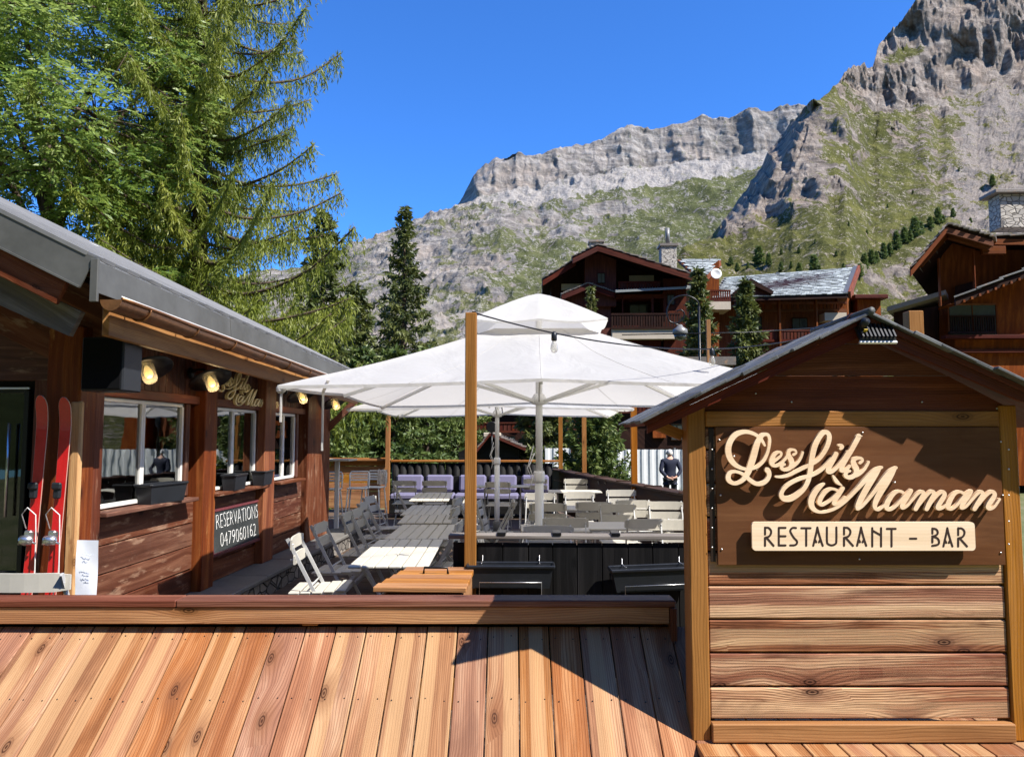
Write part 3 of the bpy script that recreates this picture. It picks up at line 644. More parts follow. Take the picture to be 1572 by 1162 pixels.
for px, py in ((1125, 700), (1160, 720), (1215, 760), (1270, 670), (1300, 720), (1250, 770), (1370, 740), (1420, 765), (1500, 765)):
    b = MB(); a = fp(px, py, PD); b.tube([Vector((a.x, PD, a.z)), Vector((a.x, LD + .012, a.z))], .004, 6); b.build('standoff', M['wire'], KR, O)
a, c = fp(1154, 801, LD), fp(1498, 845, LD); rr_ = .016
ol = []
for cx_, cz_, a0 in ((c.x - rr_, a.z - rr_, 0), (a.x + rr_, a.z - rr_, 90), (a.x + rr_, c.z + rr_, 180), (c.x - rr_, c.z + rr_, 270)):
    for j in range(6): th = R(a0 + 90 * j / 5); ol.append((cx_ + rr_ * math.cos(th), LD, cz_ + rr_ * math.sin(th)))
b = MB(); b.prism(ol, (0, .014, 0)); plate = b.build('name_plate', M['pale'], KR, O)
def fr_plate(x, y, h): p = fp(x, y, LD); return Vector((p.x, LD - h, p.z))
for gl in PLATE: b = MB(); ribbon(b, gl, fr_plate, -0.001, 0.0006, 3, True, 0.00008, 0.0); b.build('cut_letter', M['cut_shade'], plate, O)  # raised dark strokes paint the shade inside letters cut through the plate
# floodlight under the ridge
a = fp(1343, 512, RD + .02)
FO = Vector((a.x, RD + .02, a.z)); fl = froot('floodlight', FO, 'small ribbed solar floodlight under the peak of the slate gable', 'floodlight')
b = MB(); tl = Matrix.Rotation(R(52), 3, 'X'); b.box(FO + Vector((0, .0, .0)), (.150, .085, .02), tl, .004, 0)
for i in range(9): b.box(FO + tl @ Vector((-.066 + i * .0165, -.002, .016)), (.007, .078, .018), tl, 0, 1)
b.build('housing', M['black_plastic'], fl, FO)
b = MB(); b.box(FO + tl @ Vector((0, -.048, -.004)), (.156, .012, .012), tl, .002, 0); b.build('glass_edge', M['white_plastic'], fl, FO)
b = MB(); b.lathe(FO + tl @ Vector((-.055, .015, .035)), [(.016, -.03), (.018, 0), (.017, .03), (0, .034)], 10, Matrix.Rotation(R(60), 3, 'X')); b.build('sensor', M['black_plastic'], fl, FO)
b = MB(); b.box(FO + tl @ Vector((-.055, -.016, .033)), (.014, .003, .014), tl); b.build('warning_sticker', plain('yellow_sticker', (.6, .42, .02), .5), fl, FO)
b = MB(); b.bar(FO + Vector((0, .02, .0)), FO + Vector((0, .105, .045)), .03, .012); b.build('bracket', M['black_metal'], fl, FO)
# the level boards under the kiosk
DKZ = kz0 - .002; O2 = (cxk, KD, DKZ - .03)
kd = froot('kiosk_deck', O2, 'low platform of short larch boards under the sign kiosk', 'platform')
b = MB(); x = fp(1066, 1140, KD).x; xe2 = x + 2.2; yfront = 3.215
while x < xe2: b.box((x + .0725, (yfront + 4.2) / 2, DKZ - .016), (.142, 4.2 - yfront, .028), None, .003); x += .1475
b.build('board', M['larch'], kd, O2)
b = MB(); b.box(((fp(1066, 1140, KD).x + xe2) / 2, yfront + .03, DKZ - .032 - .07), (xe2 - fp(1066, 1140, KD).x, .03, .14), None, .003); b.build('fascia', M['redrail'], kd, O2)
# ---------------- black bar counter
BD = 5.5
zt = at(900, 826, BD).z; xl, xr = at(695, 860, BD).x, 1.62
O = Vector(((xl + xr) / 2, BD + .2, 0)); root = empty('bar_counter', O, 0, 'black plank bar counter with a worn grey top', 'bar')
b = MB(); x = xl
while x < xr - .01:
    wd = min(random.choice((.17, .175, .18)), xr - x); b.box((x + wd / 2, BD + .012, zt / 2 - .02), (wd - .005, .024, zt - .03), None, .003); x += wd
b.box((xl + .012, BD + .075, zt / 2 - .02), (.024, .10, zt - .03), None, .003); b.box(((xl + xr) / 2, BD + .05, zt / 2 - .03), (xr - xl - .06, .03, zt - .05))
b.build('front_planks', M['black_wood'], root, O)
b = MB(); b.box(((xl + xr) / 2, BD + .05, zt + .008), (xr - xl + .06, .15, .028), None, .004); topb = b.build('counter_top', M['greyboard'], root, O)
b = MB()
for px in (770, 855, 945): q = at(px, 822, BD); b.box((q.x, BD + .05, zt + .030), (.06, .16, .022), None, .003)
b.build('top_bracket', M['black_metal'], topb, O)
# planters hung on the bar front
def planter(name, loc, rz, label, L=.60, W=.17, H=.15, tilt=0.0, hooks=True, group='plastic planter boxes'):
    r = empty(name, loc, rz, label, 'planter', group)
    b = MB(); prof = []
    def ringp(l, w_, z): return [(-l / 2, -w_ / 2, z), (l / 2, -w_ / 2, z), (l / 2, w_ / 2, z), (-l / 2, w_ / 2, z)]
    R0, R1, R2, R3 = ringp(L * .88, W * .72, 0), ringp(L * .97, W * .95, H), ringp(L * .95, W * .90, H), ringp(L * .87, W * .66, .012)
    vs = R0 + R1 + R2 + R3; fs = [(3, 2, 1, 0), (12, 13, 14, 15)]
    for a in range(0, 12, 4):
        for j in range(4): fs.append((a + j, a + (j + 1) % 4, a + 4 + (j + 1) % 4, a + 4 + j))
    b.add(vs, fs); b.build('trough', M['black_plastic'], r)
    b = MB()
    for y in (-1, 1): b.box((0, y * W * .49, H - .004), (L, .016, .022), None, .006)
    for x in (-1, 1): b.box((x * L * .492, 0, H - .004), (.016, W * .96, .022), None, .006)
    b.build('rim', M['black_plastic'], r)
    if hooks:
        b = MB()
        for x in (-.33, .33):
            b.tube([(x * L, W * .52, H + .05), (x * L, W * .52, H + .012), (x * L, -W * .3, H + .014), (x * L, -W * .52, H + .02)], .003, 6)
        z = H * .22; b.tube([(-.35 * L, -W * .42, z - .11), (-.35 * L, -W * .47, z + .01), (.35 * L, -W * .47, z + .01), (.35 * L, -W * .42, z - .11)], .003, 6)
        b.build('wire_bracket', M['wire'], r)
    r.rotation_euler = (0, tilt, rz); return r
q = at(784, 898, BD - .10); planter('planter_box', (q.x, BD - .10, q.z - .01), R(1), 'black planter box hung level on the bar in wire brackets')
q = at(1000, 900, BD - .12); planter('planter_box', (q.x + .02, BD - .12, q.z - .02), R(3), 'black planter box hung tilted on the bar beside the kiosk post', tilt=R(-2.0))
# tall wooden pole at the bar end
def pole(px, ytop, ybase_z, d, w_, label, name='wooden_post', mat='post', group="wooden posts of the terrace", z0=-0.2):
    t_ = at(px, ytop, d); r = empty(name, (t_.x, d, z0), 0, label, 'post', group)
    b = MB(); b.box((t_.x, d, (t_.z + z0) / 2), (w_, w_, t_.z - z0), None, .004); b.build('timber', M[mat], r, (t_.x, d, z0)); return r, t_
pr_, PTOP = pole(723.5, 481, 0, BD - .06, .078, 'tall square orange post at the left end of the black bar')
b = MB(); b.box((PTOP.x + .02, BD - .06, PTOP.z + .006), (.03, .02, .012)); b.build('cable_hook', M['black_metal'], pr_, (PTOP.x, BD - .06, -.2))
# wooden hatch chest behind the rail
q0, q1, q2 = at(605, 872, 5.35), at(572, 905, 4.62), at(700, 908, 4.62)
hz = q1.z; O = Vector(((q1.x + q2.x) / 2, 5.0, 0)); ch = empty('wooden_chest', O, 0, 'low orange wooden chest with a plank lid and iron handle', 'chest')
b = MB(); xA, xB = q1.x, q2.x + .06; yA, yB = 4.62, 5.42; zA = hz; zB = at(640, 873, yB).z
sl2 = math.atan2(zB - zA, yB - yA); rt = Matrix.Rotation(sl2, 3, 'X'); n = 5; wd = (yB - yA) / math.cos(sl2) / n
for i in range(n): b.box(Vector(((xA + xB) / 2 + .03 * i / n, 0, 0)) + Vector((0, yA, zA)) + rt @ Vector((0, (i + .5) * wd, 0)), (xB - xA - .02 * i, wd - .006, .03), rt, .004)
lid = b.build('lid', M['larch_rail'], ch, O)
b = MB(); hp = Vector(((xA + xB) / 2 + .03, yA, zA)) + rt @ Vector((0, .5, .015)); b.tube([hp + Vector((-.08, 0, 0)), hp + Vector((-.075, 0, .04)), hp + Vector((.075, 0, .04)), hp + Vector((.08, 0, 0))], .008, 8); b.build('handle', M['black_metal'], lid, O)
b = MB()
b.box(((xA + xB) / 2, yA + .04, zA / 2 - .02), (xB - xA - .06, .025, zA - .05), None, .003); b.box(((xA + xB) / 2, yB - .05, zB / 2 - .03), (xB - xA - .06, .025, zB - .08), None, .003)
b.box((xA + .04, (yA + yB) / 2, zA / 2 - .02), (.025, yB - yA - .14, zA - .06), None, .003); b.box((xB - .04, (yA + yB) / 2, zA / 2 - .02), (.025, yB - yA - .14, zA - .06), None, .003)
b.build('box', M['larch_rail'], ch, O)
# ------------------------------------------------------------------ restaurant building on the left
WX = -3.5; Y0, Y1 = 5.72, 12.55; FL = -0.20; FB = -0.12; LG = 0.05
BO = Vector((WX - 2.5, (Y0 + Y1) / 2, LG))
RB = empty('chalet_building', BO, 0, 'long dark wooden chalet with grey sheet roof and copper gutter', 'building')
def wy(px): return atx(px, 670, WX).y
def wz(px, py): return atx(px, py, WX).z
W1, W2, W3 = (wy(147), wy(283)), (wy(320), wy(394)), (wy(419), wy(454))
ZT, ZS = 1.92, 1.02; EZ = 2.42
# posts
def bpost(y0, y1, mat='oldpost', z1=EZ, xo=0.05, x1=.14, nm='post'):
    b = MB(); b.box((WX + xo - x1 / 2 + .03, (y0 + y1) / 2, (LG + z1) / 2), (x1 + .04, y1 - y0, z1 - LG), None, .008); return b.build(nm, M[mat], RB, BO)
bpost(wy(300), wy(319)); bpost(wy(395), wy(411)); bpost(wy(464) + .02, Y1, 'oldwood', EZ, .03)
bpost(Y0 + .09, Y0 + .22, 'oldwood', EZ, .05)
# near corner post with a peeling edge
b = MB(); b.box((WX - .02, Y0 - .02, (LG + EZ) / 2), (.26, .22, EZ - LG), None, .012); b.build('corner_post', M['oldpost'], RB, BO)
b = MB(); b.box((WX + .085, Y0 - .112, (LG + 1.86) / 2), (.085, .05, 1.86 - LG), None, .012); b.build('post_edge', M['peel'], RB, BO)
# siding below the sills, vertical boards above the windows
for (a, c) in ((Y0 + .22, wy(300) - .005), (wy(319) + .005, wy(395) - .005), (wy(411) + .005, wy(464))):
    b = MB(); z = LG; h = (ZS - .06 - LG) / 4
    for i in range(4): b.box((WX - .02, (a + c) / 2, z + h / 2), (.045, c - a - .004, h - .008), Matrix.Rotation(random.uniform(-.006, .006), 3, 'X'), .005); z += h
    b.build('siding', M['oldwood'], RB, BO)
b = MB(); y = Y0 + .25
while y < Y1 - .05: b.box((WX - .025, y + .065, (ZT + .07 + EZ + .1) / 2), (.03, .124, EZ + .1 - ZT - .07), None, .004); y += .13
b.build('upper_boards', M['oldwood'], RB, BO)
b = MB(); b.box((WX + .005, (Y0 + .25 + Y1 - .02) / 2, ZT + .045), (.06, Y1 - Y0 - .28, .085), None, .006); b.build('header_beam', M['oldpost'], RB, BO)
b = MB(); b.box((WX - .12, (Y0 + Y1) / 2 + .1, 1.2), (.02, Y1 - Y0 - .3, .0001 + 2.3)); 
for (y0, y1) in (W1, W2, W3):
    wn = MB(); f = .035; x = WX - .035
    ym = (y0 + y1) / 2
    for q in (y0 + f / 2, y1 - f / 2): wn.box((x, q, (ZT + ZS) / 2), (.05, f, ZT - ZS), None, .004)
    for q in (ym - .018, ym + .018): wn.box((x - .004, q, (ZT + ZS) / 2), (.045, .030, ZT - ZS - .05), None, .003)
    for q in (ZT - f / 2, ZS + f / 2): wn.box((x + .002, ym, q), (.046, y1 - y0 - .002, f), None, .004)
    wf = wn.build('window', M['white_frame'], RB, BO)
    for (a, c) in ((y0 + f, ym - .033), (ym + .033, y1 - f)):
        b = MB(); b.box((x - .005, (a + c) / 2, (ZT + ZS) / 2), (.006, c - a, ZT - ZS - 2 * f)); b.build('pane', M['window'], wf, BO)
    b = MB(); b.box((WX + .045, ym, ZS - .03), (.20, y1 - y0 + .10, .035), None, .006); b.build('sill', M['oldwood'], wf, BO)
    for (a, c) in ((y0 - .12, y0), (y1, y1 + .10)):
        b = MB(); b.box((WX - .015, (a + c) / 2, (ZT + ZS) / 2), (.05, abs(c - a) - .01, ZT - ZS), None, .004); b.build('jamb_board', M['oldwood'], RB, BO)
# interior dark room
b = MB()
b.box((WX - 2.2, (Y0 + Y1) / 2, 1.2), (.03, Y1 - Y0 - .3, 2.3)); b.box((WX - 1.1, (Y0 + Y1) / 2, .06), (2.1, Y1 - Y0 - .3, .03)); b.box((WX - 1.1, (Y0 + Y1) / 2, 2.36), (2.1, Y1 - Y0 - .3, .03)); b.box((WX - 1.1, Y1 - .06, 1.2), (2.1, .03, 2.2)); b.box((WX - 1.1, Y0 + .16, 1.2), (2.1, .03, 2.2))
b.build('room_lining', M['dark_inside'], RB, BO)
# front (gable) wall: dark glazed door and boards
b = MB(); gx1 = WX - .15
b.box((gx1 - 2.2, Y0 + .06, (LG + .55) / 2 + .02), (4.4, .05, .55 - LG), None, .004); b.box((gx1 - 2.2, Y0 + .07, 2.3), (4.4, .06, .55), None, .004); b.box((gx1 - .10, Y0 + .07, 1.28), (.20, .06, 1.5), None, .005)
b.build('gable_wall', M['oldwood'], RB, BO)
dd = MB(); dx = at(36, 700, Y0).x
for q in (dx - .015, dx - .95): dd.box((q, Y0 + .05, 1.26), (.04, .05, 1.38), None, .004)
for q in (.575, 1.95): dd.box((dx - .48, Y0 + .052, q), (.93, .046, .04), None, .004)
dfr = dd.build('glazed_door', M['black_metal'], RB, BO)
b = MB(); b.box((dx - .48, Y0 + .055, 1.26), (.9, .008, 1.34)); b.build('pane', M['door_glass'], dfr, BO)
b = MB(); b.tube([(dx - .12, Y0 + .0, 1.0), (dx - .12, Y0 + .0, 1.7)], .012, 8); b.build('handle', M['steel'], dfr, BO)
b = MB(); b.box((dx - .30, Y0 + .022, 1.965), (.62, .012, .014)); b.build('light_strip', M['white_frame'], dfr, BO)
# roof: plane rising to the left from the eave
EX = -2.86; EZT = 2.74; SL = 0.487; YV0, YV1 = 4.82, 12.3; RXW = -11.5
def rz(x): return EZT + (EX - x) * SL
rfm = MB(); n = 23; ws = (YV1 - YV0) / n
ang = math.atan(SL); rdir = Vector((-math.cos(ang), 0, math.sin(ang))); rup = Vector((math.sin(ang), 0, math.cos(ang))); LR = (EX - RXW) / math.cos(ang)
rot = Matrix((rdir, Vector((0, 1, 0)), rup)).transposed()
rfm.box(Vector((EX, (YV0 + YV1) / 2, EZT)) + rdir * (LR / 2) - rup * .05, (LR, YV1 - YV0 - .02, .08), rot)
for i in range(n + 1): rfm.box(Vector((EX, YV0 + i * ws, EZT)) + rdir * (LR / 2 + .03) + rup * .010, (LR - .06, .022, .034), rot, .004)
rr_ = 0.9
while rr_ < LR: rfm.box(Vector((EX, (YV0 + YV1) / 2, EZT)) + rdir * rr_ - rup * .007, (.012, YV1 - YV0 - .05, .010), rot); rr_ += 1.15
b = rfm
for i in range(n):
    for q in (.16,): b.box(Vector((EX, YV0 + (i + .5) * ws, EZT)) + rdir * q + rup * .012, (.05, ws * .8, .022), rot, .004)
    b.box(Vector((EX, YV0 + (i + .5) * ws, EZT)) + rdir * .5 + rup * .004, (.03, .03, .02), rot, .004)
roof = rfm.build('roof', M['zinc'], RB, BO)
# eave: sheet fascia in long lengths, gutter with brackets, wooden fascia
b = MB(); ys = [YV0 + .02, 7.0, 9.1, 11.0, YV1]
for i in range(4): b.box((EX + .012 + .004 * (i % 2), (ys[i] + ys[i + 1]) / 2, EZT - .115 + .006 * (i % 2)), (.006, ys[i + 1] - ys[i] + .03, .21), Matrix.Rotation(R(-5), 3, 'Y'), 0, 1)
b.build('fascia_sheet', M['zinc_panel'], RB, BO)
GR = .072; GX, GZ = EX + .085, EZT - .255
g = MB(); m = 15; rows = []
for k in range(m + 1):
    y = YV0 + .05 + (YV1 - YV0 - .06) * k / m; dz = -.010 * k / m + .004 * math.sin(k * 2.1); rows.append([Vector((GX + GR * math.cos(a), y, GZ + dz + GR * math.sin(a))) for a in [math.pi + math.pi * j / 12 for j in range(13)]] + [Vector((GX + (GR - .008) * math.cos(a), y, GZ + dz + (GR - .008) * math.sin(a))) for a in [2 * math.pi - math.pi * j / 12 for j in range(13)]])
g.grid(rows); g.tube([(GX + GR + .004, YV0 + .05 + (YV1 - YV0 - .06) * k / m, GZ + .004 - .010 * k / m + .004 * math.sin(k * 2.1)) for k in range(m + 1)], .011, 8)
g.prism([Vector((GX + GR * math.cos(a), YV0 + .05, GZ + GR * math.sin(a))) for a in [math.pi + math.pi * j / 12 for j in range(13)]], (0, .006, 0))
gut = g.build('gutter', M['copper'], RB, BO)
for k in range(11):
    b = MB(); y = YV0 + .42 + k * .76
    b.tube([(GX + (GR + .006) * math.cos(a), y, GZ + (GR + .006) * math.sin(a)) for a in [math.pi * .95 + math.pi * 1.07 * j / 12 for j in range(13)]], .007, 6); b.build('gutter_bracket', M['copper'], gut, BO)
b = MB(); b.tube([(GX + GR, y, GZ + .016) for y in np.linspace(YV0 + .05, YV1, 30)], .006, 6); b.build('heating_cable', M['white_frame'], gut, BO)
b = MB(); b.box((EX - .06, (YV0 + YV1) / 2 + .1, EZT - .36), (.05, YV1 - YV0 - .3, .20), None, .005); b.build('fascia_board', M['larch_rail'], RB, BO)
b = MB(); b.box(Vector((EX, (YV0 + YV1) / 2, EZT)) + rdir * .5 - rup * .12, (.95, YV1 - YV0 - .3, .02), rot, 0, 1); b.build('soffit', M['oldwood'], RB, BO)
for k in range(9):
    y = 5.6 + k * .82; b = MB(); b.bar(Vector((EX - .10, y, EZT - .05)) - rup * .17, Vector((EX - 1.4, y, EZT - .05 + 1.3 * SL)) - rup * .17, .07, .10); b.build('rafter', M['oldwood'], RB, BO)
# near verge: sheet edge and boards following the slope
b = MB(); b.box(Vector((EX, YV0, EZT)) + rdir * (LR / 2) - rup * .10, (LR, .01, .215), rot, 0, 0); b.box(Vector((EX, YV0 - .012, EZT)) + rdir * (LR / 2) - rup * .205, (LR, .02, .012), rot); b.box((EX + .004, YV0 - .004, EZT - .14), (.05, .025, .28), None, .003)
b.build('verge_sheet', M['zinc_panel'], RB, BO)
b = MB(); b.box(Vector((EX, YV0 + .04, EZT)) + rdir * (LR / 2 + .06) - rup * .29, (LR - .1, .04, .17), rot, .006, 0); b.build('verge_board', M['redrail'], RB, BO)
b = MB(); v0 = Vector((EX, YV0 + .16, EZT)) + rdir * .02; pts = []
for s_ in np.linspace(0, 3.2, 14): pts.append(v0 + rdir * s_ - rup * (.36 + .02 * math.sin(s_ * 1.3)))
low = [v0 + rdir * s_ - rup * (.52 + .05 * math.sin(s_ * 1.1 + .4)) for s_ in np.linspace(3.2, 0, 14)]
b.prism(pts + low, (0, .05, 0)); b.build('lower_verge_board', M['greyboard'], RB, BO)
b = MB(); b.box(Vector((EX - .35, Y0 + .02, EZT)) + rdir * 2.4 - rup * .42, (5.2, .04, .6), rot, .004, 0); b.build('gable_boards', M['oldwood'], RB, BO)
# far corner brace
b = MB(); b.bar((WX + .05, Y1 - .05, 1.72), (EX - .05, Y1 + .1, EZT - .42), .09, .10, ch=.008); b.build('brace', M['oldwood'], RB, BO)
b = MB(); b.box((WX - 2.6, Y1, 1.25), (5.1, .06, 2.4)); b.build('far_wall', M['oldwood'], RB, BO)
# stone ledge along the wall
q = MB(); q.box((WX + .22, (Y0 + Y1) / 2 + .6, LG - .03), (.46, Y1 - Y0 + 2.0, .06), None, .01)
for i in range(8): pass
lo = Vector((WX + .2, 9, FL)); ST = empty('stone_ledge', lo, 0, 'low stone ledge of flat slabs along the chalet wall', 'ledge')
b = MB(); y = Y0 - .35
while y < Y1 + 1.5:
    l = random.uniform(.9, 1.4); b.box((WX + .2, y + l / 2, LG - .028), (.5 + random.uniform(-.03, .03), l - .012, .055), None, .012, 1); y += l
b.build('slab', M['concrete'], ST, lo)
b = MB(); b.box((WX + .18, (Y0 + Y1) / 2 + .6, (LG - .056 + FL - .2) / 2), (.46, Y1 - Y0 + 2.0, LG - .056 - FL + .2)); b.build('rubble_face', M['rubble'], ST, lo)
# script sign over the second window
SY0, SY1 = wy(314), wy(420)
def fr_wall(x, y, h):
    u = (x - 1112) / 420.0; v = (y - 655) / 135.0
    return Vector((WX + .03 + h, SY0 + u * (SY1 - SY0), 2.36 - v * .42))
sg = empty('wall_lettering', (WX + .03, (SY0 + SY1) / 2, 2.1), 0, 'ochre script lettering fixed over the middle chalet window', 'lettering')
b = MB(); ribbon(b, [[(x, y, w_ * .75) for x, y, w_ in st] for st in SCRIPT], fr_wall, 0.0, 0.03, 3); b.build('script_letters', M['gold'], sg, (WX + .03, (SY0 + SY1) / 2, 2.1))
# wall lamps
def lamp(y, z, label, yaw):
    L = Vector((WX + .02, y, z)); r = empty('wall_lamp', L, 0, label, 'wall lamp', 'black wall lamps')
    b = MB(); b.lathe((0, 0, 0), [(.06, 0), (.06, .015), (.03, .03), (0, .032)], 14, Matrix.Rotation(R(90), 3, 'Y')); b.build('wall_plate', M['black_metal'], r)
    d = Matrix.Rotation(yaw, 3, 'Z')
    arm = [d @ Vector(p) for p in ((.02, 0, .0), (.10, 0, .03), (.20, 0, .03), (.27, 0, -.02))]
    b = MB(); b.tube(arm, .011, 8); b.build('arm', M['black_metal'], r)
    T = d @ Matrix.Rotation(R(-30), 3, 'Y'); c = arm[-1]
    b = MB(); b.lathe(c, [(.035, .03), (.045, 0), (.06, -.022), (.205, -.062), (.207, -.066), (.06, -.030), (.03, -.02)], 24, T); b.build('shade', M['black_metal'], r)
    b = MB(); b.lathe(c, [(.012, -.03), (.022, -.05), (.034, -.085), (.034, -.115), (.022, -.138), (0, -.145)], 14, T); b.build('bulb', M['lit'], r)
    b = MB(); b.lathe(c, [(.058, -.03), (.058, -.15), (.045, -.18), (.0, -.19)], 16, T); b.build('glass_jar', M['clear'], r)
    ld = bpy.data.lights.new('lamp_glow', 'POINT'); ld.energy = 1.3; ld.color = (1, .72, .38); ld.shadow_soft_size = .04; lo_ = bpy.data.objects.new('lamp_glow', ld); COL.objects.link(lo_); lo_.parent = r; lo_.location = c + T @ Vector((0, 0, -.165))
    return r
for px, py, lb in ((188, 556, 'black wall lamp beside the speaker, above the first window'), (289, 573, 'black wall lamp hanging in front of the wall lettering'), (436, 599, 'black wall lamp over the last window, behind the canopy corner'), (490, 611, 'black wall lamp at the far end of the chalet wall')):
    p = atx(px, py, WX); lamp(p.y, p.z, lb, R(-28))
# loudspeaker
SO = Vector((-3.2, 5.55, 1.95)); sp = empty('loudspeaker', SO, 0, 'black box loudspeaker under the eave at the chalet corner', 'speaker')
a, c = at(125, 517, 5.4), at(187, 600, 5.4)
b = MB(); b.box(((a.x + c.x) / 2, 5.54, (a.z + c.z) / 2), (c.x - a.x, .26, a.z - c.z), None, .01); b.build('cabinet', M['black_plastic'], sp, SO)
b = MB(); b.box(((a.x + c.x) / 2, 5.405, (a.z + c.z) / 2), (c.x - a.x - .03, .012, a.z - c.z - .03), None, .004); b.build('grille', M['black_cloth'], sp, SO)
b = MB(); b.tube([((a.x + c.x) / 2, 5.55, a.z - .01), ((a.x + c.x) / 2, 5.6, a.z + .14)], .012, 8); b.build('bracket', M['black_metal'], sp, SO)
# planters on the sills
for px, lb in ((232, 'black planter box on the sill of the first window'), (345, 'black planter box on the middle sill, beside the brown post'), (389, 'black planter box on the middle sill, at its far end')):
    y = wy(px + 6); L = {232: .58, 345: .42, 389: .40}[px]
    planter('planter_box', (WX + .08, y, ZS - .012), R(90 + (-6 if px == 232 else 4)), lb, L, .17, .17, hooks=False)
# chalkboard
cy0, cy1 = wy(323), wy(400); cx_ = WX + .03; cz0, cz1 = .33, .83
CO = Vector((cx_, (cy0 + cy1) / 2, cz0)); cb = empty('chalkboard', CO, 0, 'chalkboard in a dark red frame with white booking lettering', 'chalkboard')
tiltm = Matrix.Rotation(R(3.5), 3, 'Y')
b = MB(); b.box((0, 0, (cz1 - cz0) / 2), (.012, cy1 - cy0 - .04, cz1 - cz0 - .04)); pn = b.build('slate_panel', M['board'], cb)
b = MB()
for y in (-1, 1): b.box((.004, y * ((cy1 - cy0) / 2 - .015), (cz1 - cz0) / 2), (.026, .035, cz1 - cz0), None, .004)
for z in (.0175, cz1 - cz0 - .0175): b.box((.006, 0, z), (.024, cy1 - cy0 - .07, .035), None, .004)
b.build('frame', M['redframe'], cb)
for s_, z, wdt, hh in (('RESERVATIONS', .36, 1.22, .15), ('0479060162', .15, 1.04, .15)):
    me = text_mesh(s_, .2, 0.001); co = np.array([v.co[:] for v in me.vertices]); mn, mx = co.min(0), co.max(0)
    bb = MB()
    vs = [(.008 + (v[2] - mn[2]), -( -(v[0] - (mn[0] + mx[0]) / 2)) * wdt / (mx[0] - mn[0]), z + (v[1] - (mn[1] + mx[1]) / 2) * hh / (mx[1] - mn[1]) + .006 * math.sin(v[0] * 40)) for v in co]
    bb.add(vs, [tuple(p.vertices) for p in me.polygons]); bb.build('chalk_writing', M['chalk'], pn)
cb.rotation_euler = (0, R(-4), 0); cb.location.x += .02
# skis against the front wall
def ski(px, ytip, label):
    p = at(px, ytip, 5.42); S = Vector((p.x, 5.42, LG)); r = empty('ski', S, 0, label, 'ski', 'pair of red skis')
    H = p.z - LG; b = MB(); rows = []; n = 40
    for k in range(n + 1):
        t = 1 - (1 - k / n) ** 1.7; z = H * t; wdt = .072 + .016 * (2 * t - 1) ** 2; 
        if t > .955: wdt *= math.sqrt(max(.0, 1 - ((t - .955) / .0452) ** 2)) 
        curve = .05 * max(0, (t - .86) / .14) ** 2 - .012 * math.sin(math.pi * t)
        rows.append([Vector((-wdt / 2, -curve, z)), Vector((-wdt / 2, -curve - .012, z)), Vector((wdt / 2, -curve - .012, z)), Vector((wdt / 2, -curve, z)), Vector((-wdt / 2, -curve, z))])
    b.grid(rows, False); b.build('blade', M['ski_red'], r)
    b = MB()
    for sx in (-1, 1): b.tube([Vector((q[1].x if sx < 0 else q[2].x, q[1].y + .004, q[1].z)) for q in rows], .0035, 5)
    b.build('steel_edge', M['ski_edge'], r)
    b = MB(); b.box((0, -.03, 1.16), (.052, .035, .10), None, .01); b.box((0, -.045, 1.20), (.07, .03, .05), None, .01); b.build('toe_binding', M['black_plastic'], r)
    b = MB(); b.box((0, -.035, .84), (.06, .05, .10), None, .012); b.lathe((0, -.055, .82), [(.0, -.05), (.035, -.04), (.04, 0), (.028, .035), (0, .045)], 12, Matrix.Rotation(R(90), 3, 'Y')); b.tube([(-.06, -.05, .79), (-.02, -.06, .83), (.06, -.05, .80)], .008, 6); b.build('heel_binding', M['steel'], r)
    b = MB(); b.tube([(-.03, -.03, .9), (-.05, -.06, 1.0), (0, -.08, 1.05), (.05, -.06, 1.0), (.045, -.03, .86), (.07, -.04, .6), (.05, -.05, .45)], .004, 6); b.build('strap', M['white_frame'], r)
    r.rotation_euler = (R(-2.2), R(1.5), 0); return r
ski(50, 607, 'worn red ski standing at the door, fully in shade'); ski(86, 610, 'worn red ski standing next to the post, partly in sun')
# paper notice
a, c = at(118, 829, 5.05), at(148, 912, 5.05); PO = Vector(((a.x + c.x) / 2, 5.05, c.z - .1)); nb = empty('paper_notice', PO, 0, 'white paper notice with faint handwriting in front of the post', 'notice')
g = MB(); P_ = []
for i in range(9):
    z = c.z - .1 + (a.z - c.z + .1) * i / 8; P_.append([Vector((a.x + (c.x - a.x) * j / 4, 5.05 + .004 * math.sin(i * .9 + j), z)) for j in range(5)])
g.grid(P_); g.grid([[q + Vector((0, .003, 0)) for q in row] for row in P_]); g.build('sheet', M['paper'], nb, PO)
b = MB()
for k, (y, x0, x1) in enumerate(((852, 126, 141), (858, 128, 137), (876, 123, 138), (881, 127, 139), (887, 125, 138), (892, 130, 137))):
    pts = [at(x, y + random.uniform(-1.6, 1.6), 5.042) for x in np.linspace(x0, x1, 14)]; b.tube(pts, .0012, 4)
b.build('handwriting', M['ink'], nb, PO)
# overhead wire over the roof
b = MB(); p0, p1 = at(-60, 270, 9.0), at(96, 356, 9.5); b.tube([p0, (p0 + p1) / 2 - Vector((0, 0, .05)), p1], .007, 6); b.tube([p1, p1 + Vector((.3, .3, -.12))], .007, 6)
tag(b.build('overhead_wire', M['white_frame'], None, p0), 'pale wire slanting down onto the grey sheet roof', 'wire')

# the eave falls gently towards its far end
def sink(o):
    for v in o.data.vertices: v.co.z -= .0225 * (v.co.y + BO.y - YV0)
    o.data.update()
    for c in o.children: sink(c)
for c in RB.children:
    if c.name.split('.')[0] in ('roof', 'fascia_sheet', 'gutter', 'fascia_board', 'soffit', 'rafter'): sink(c)
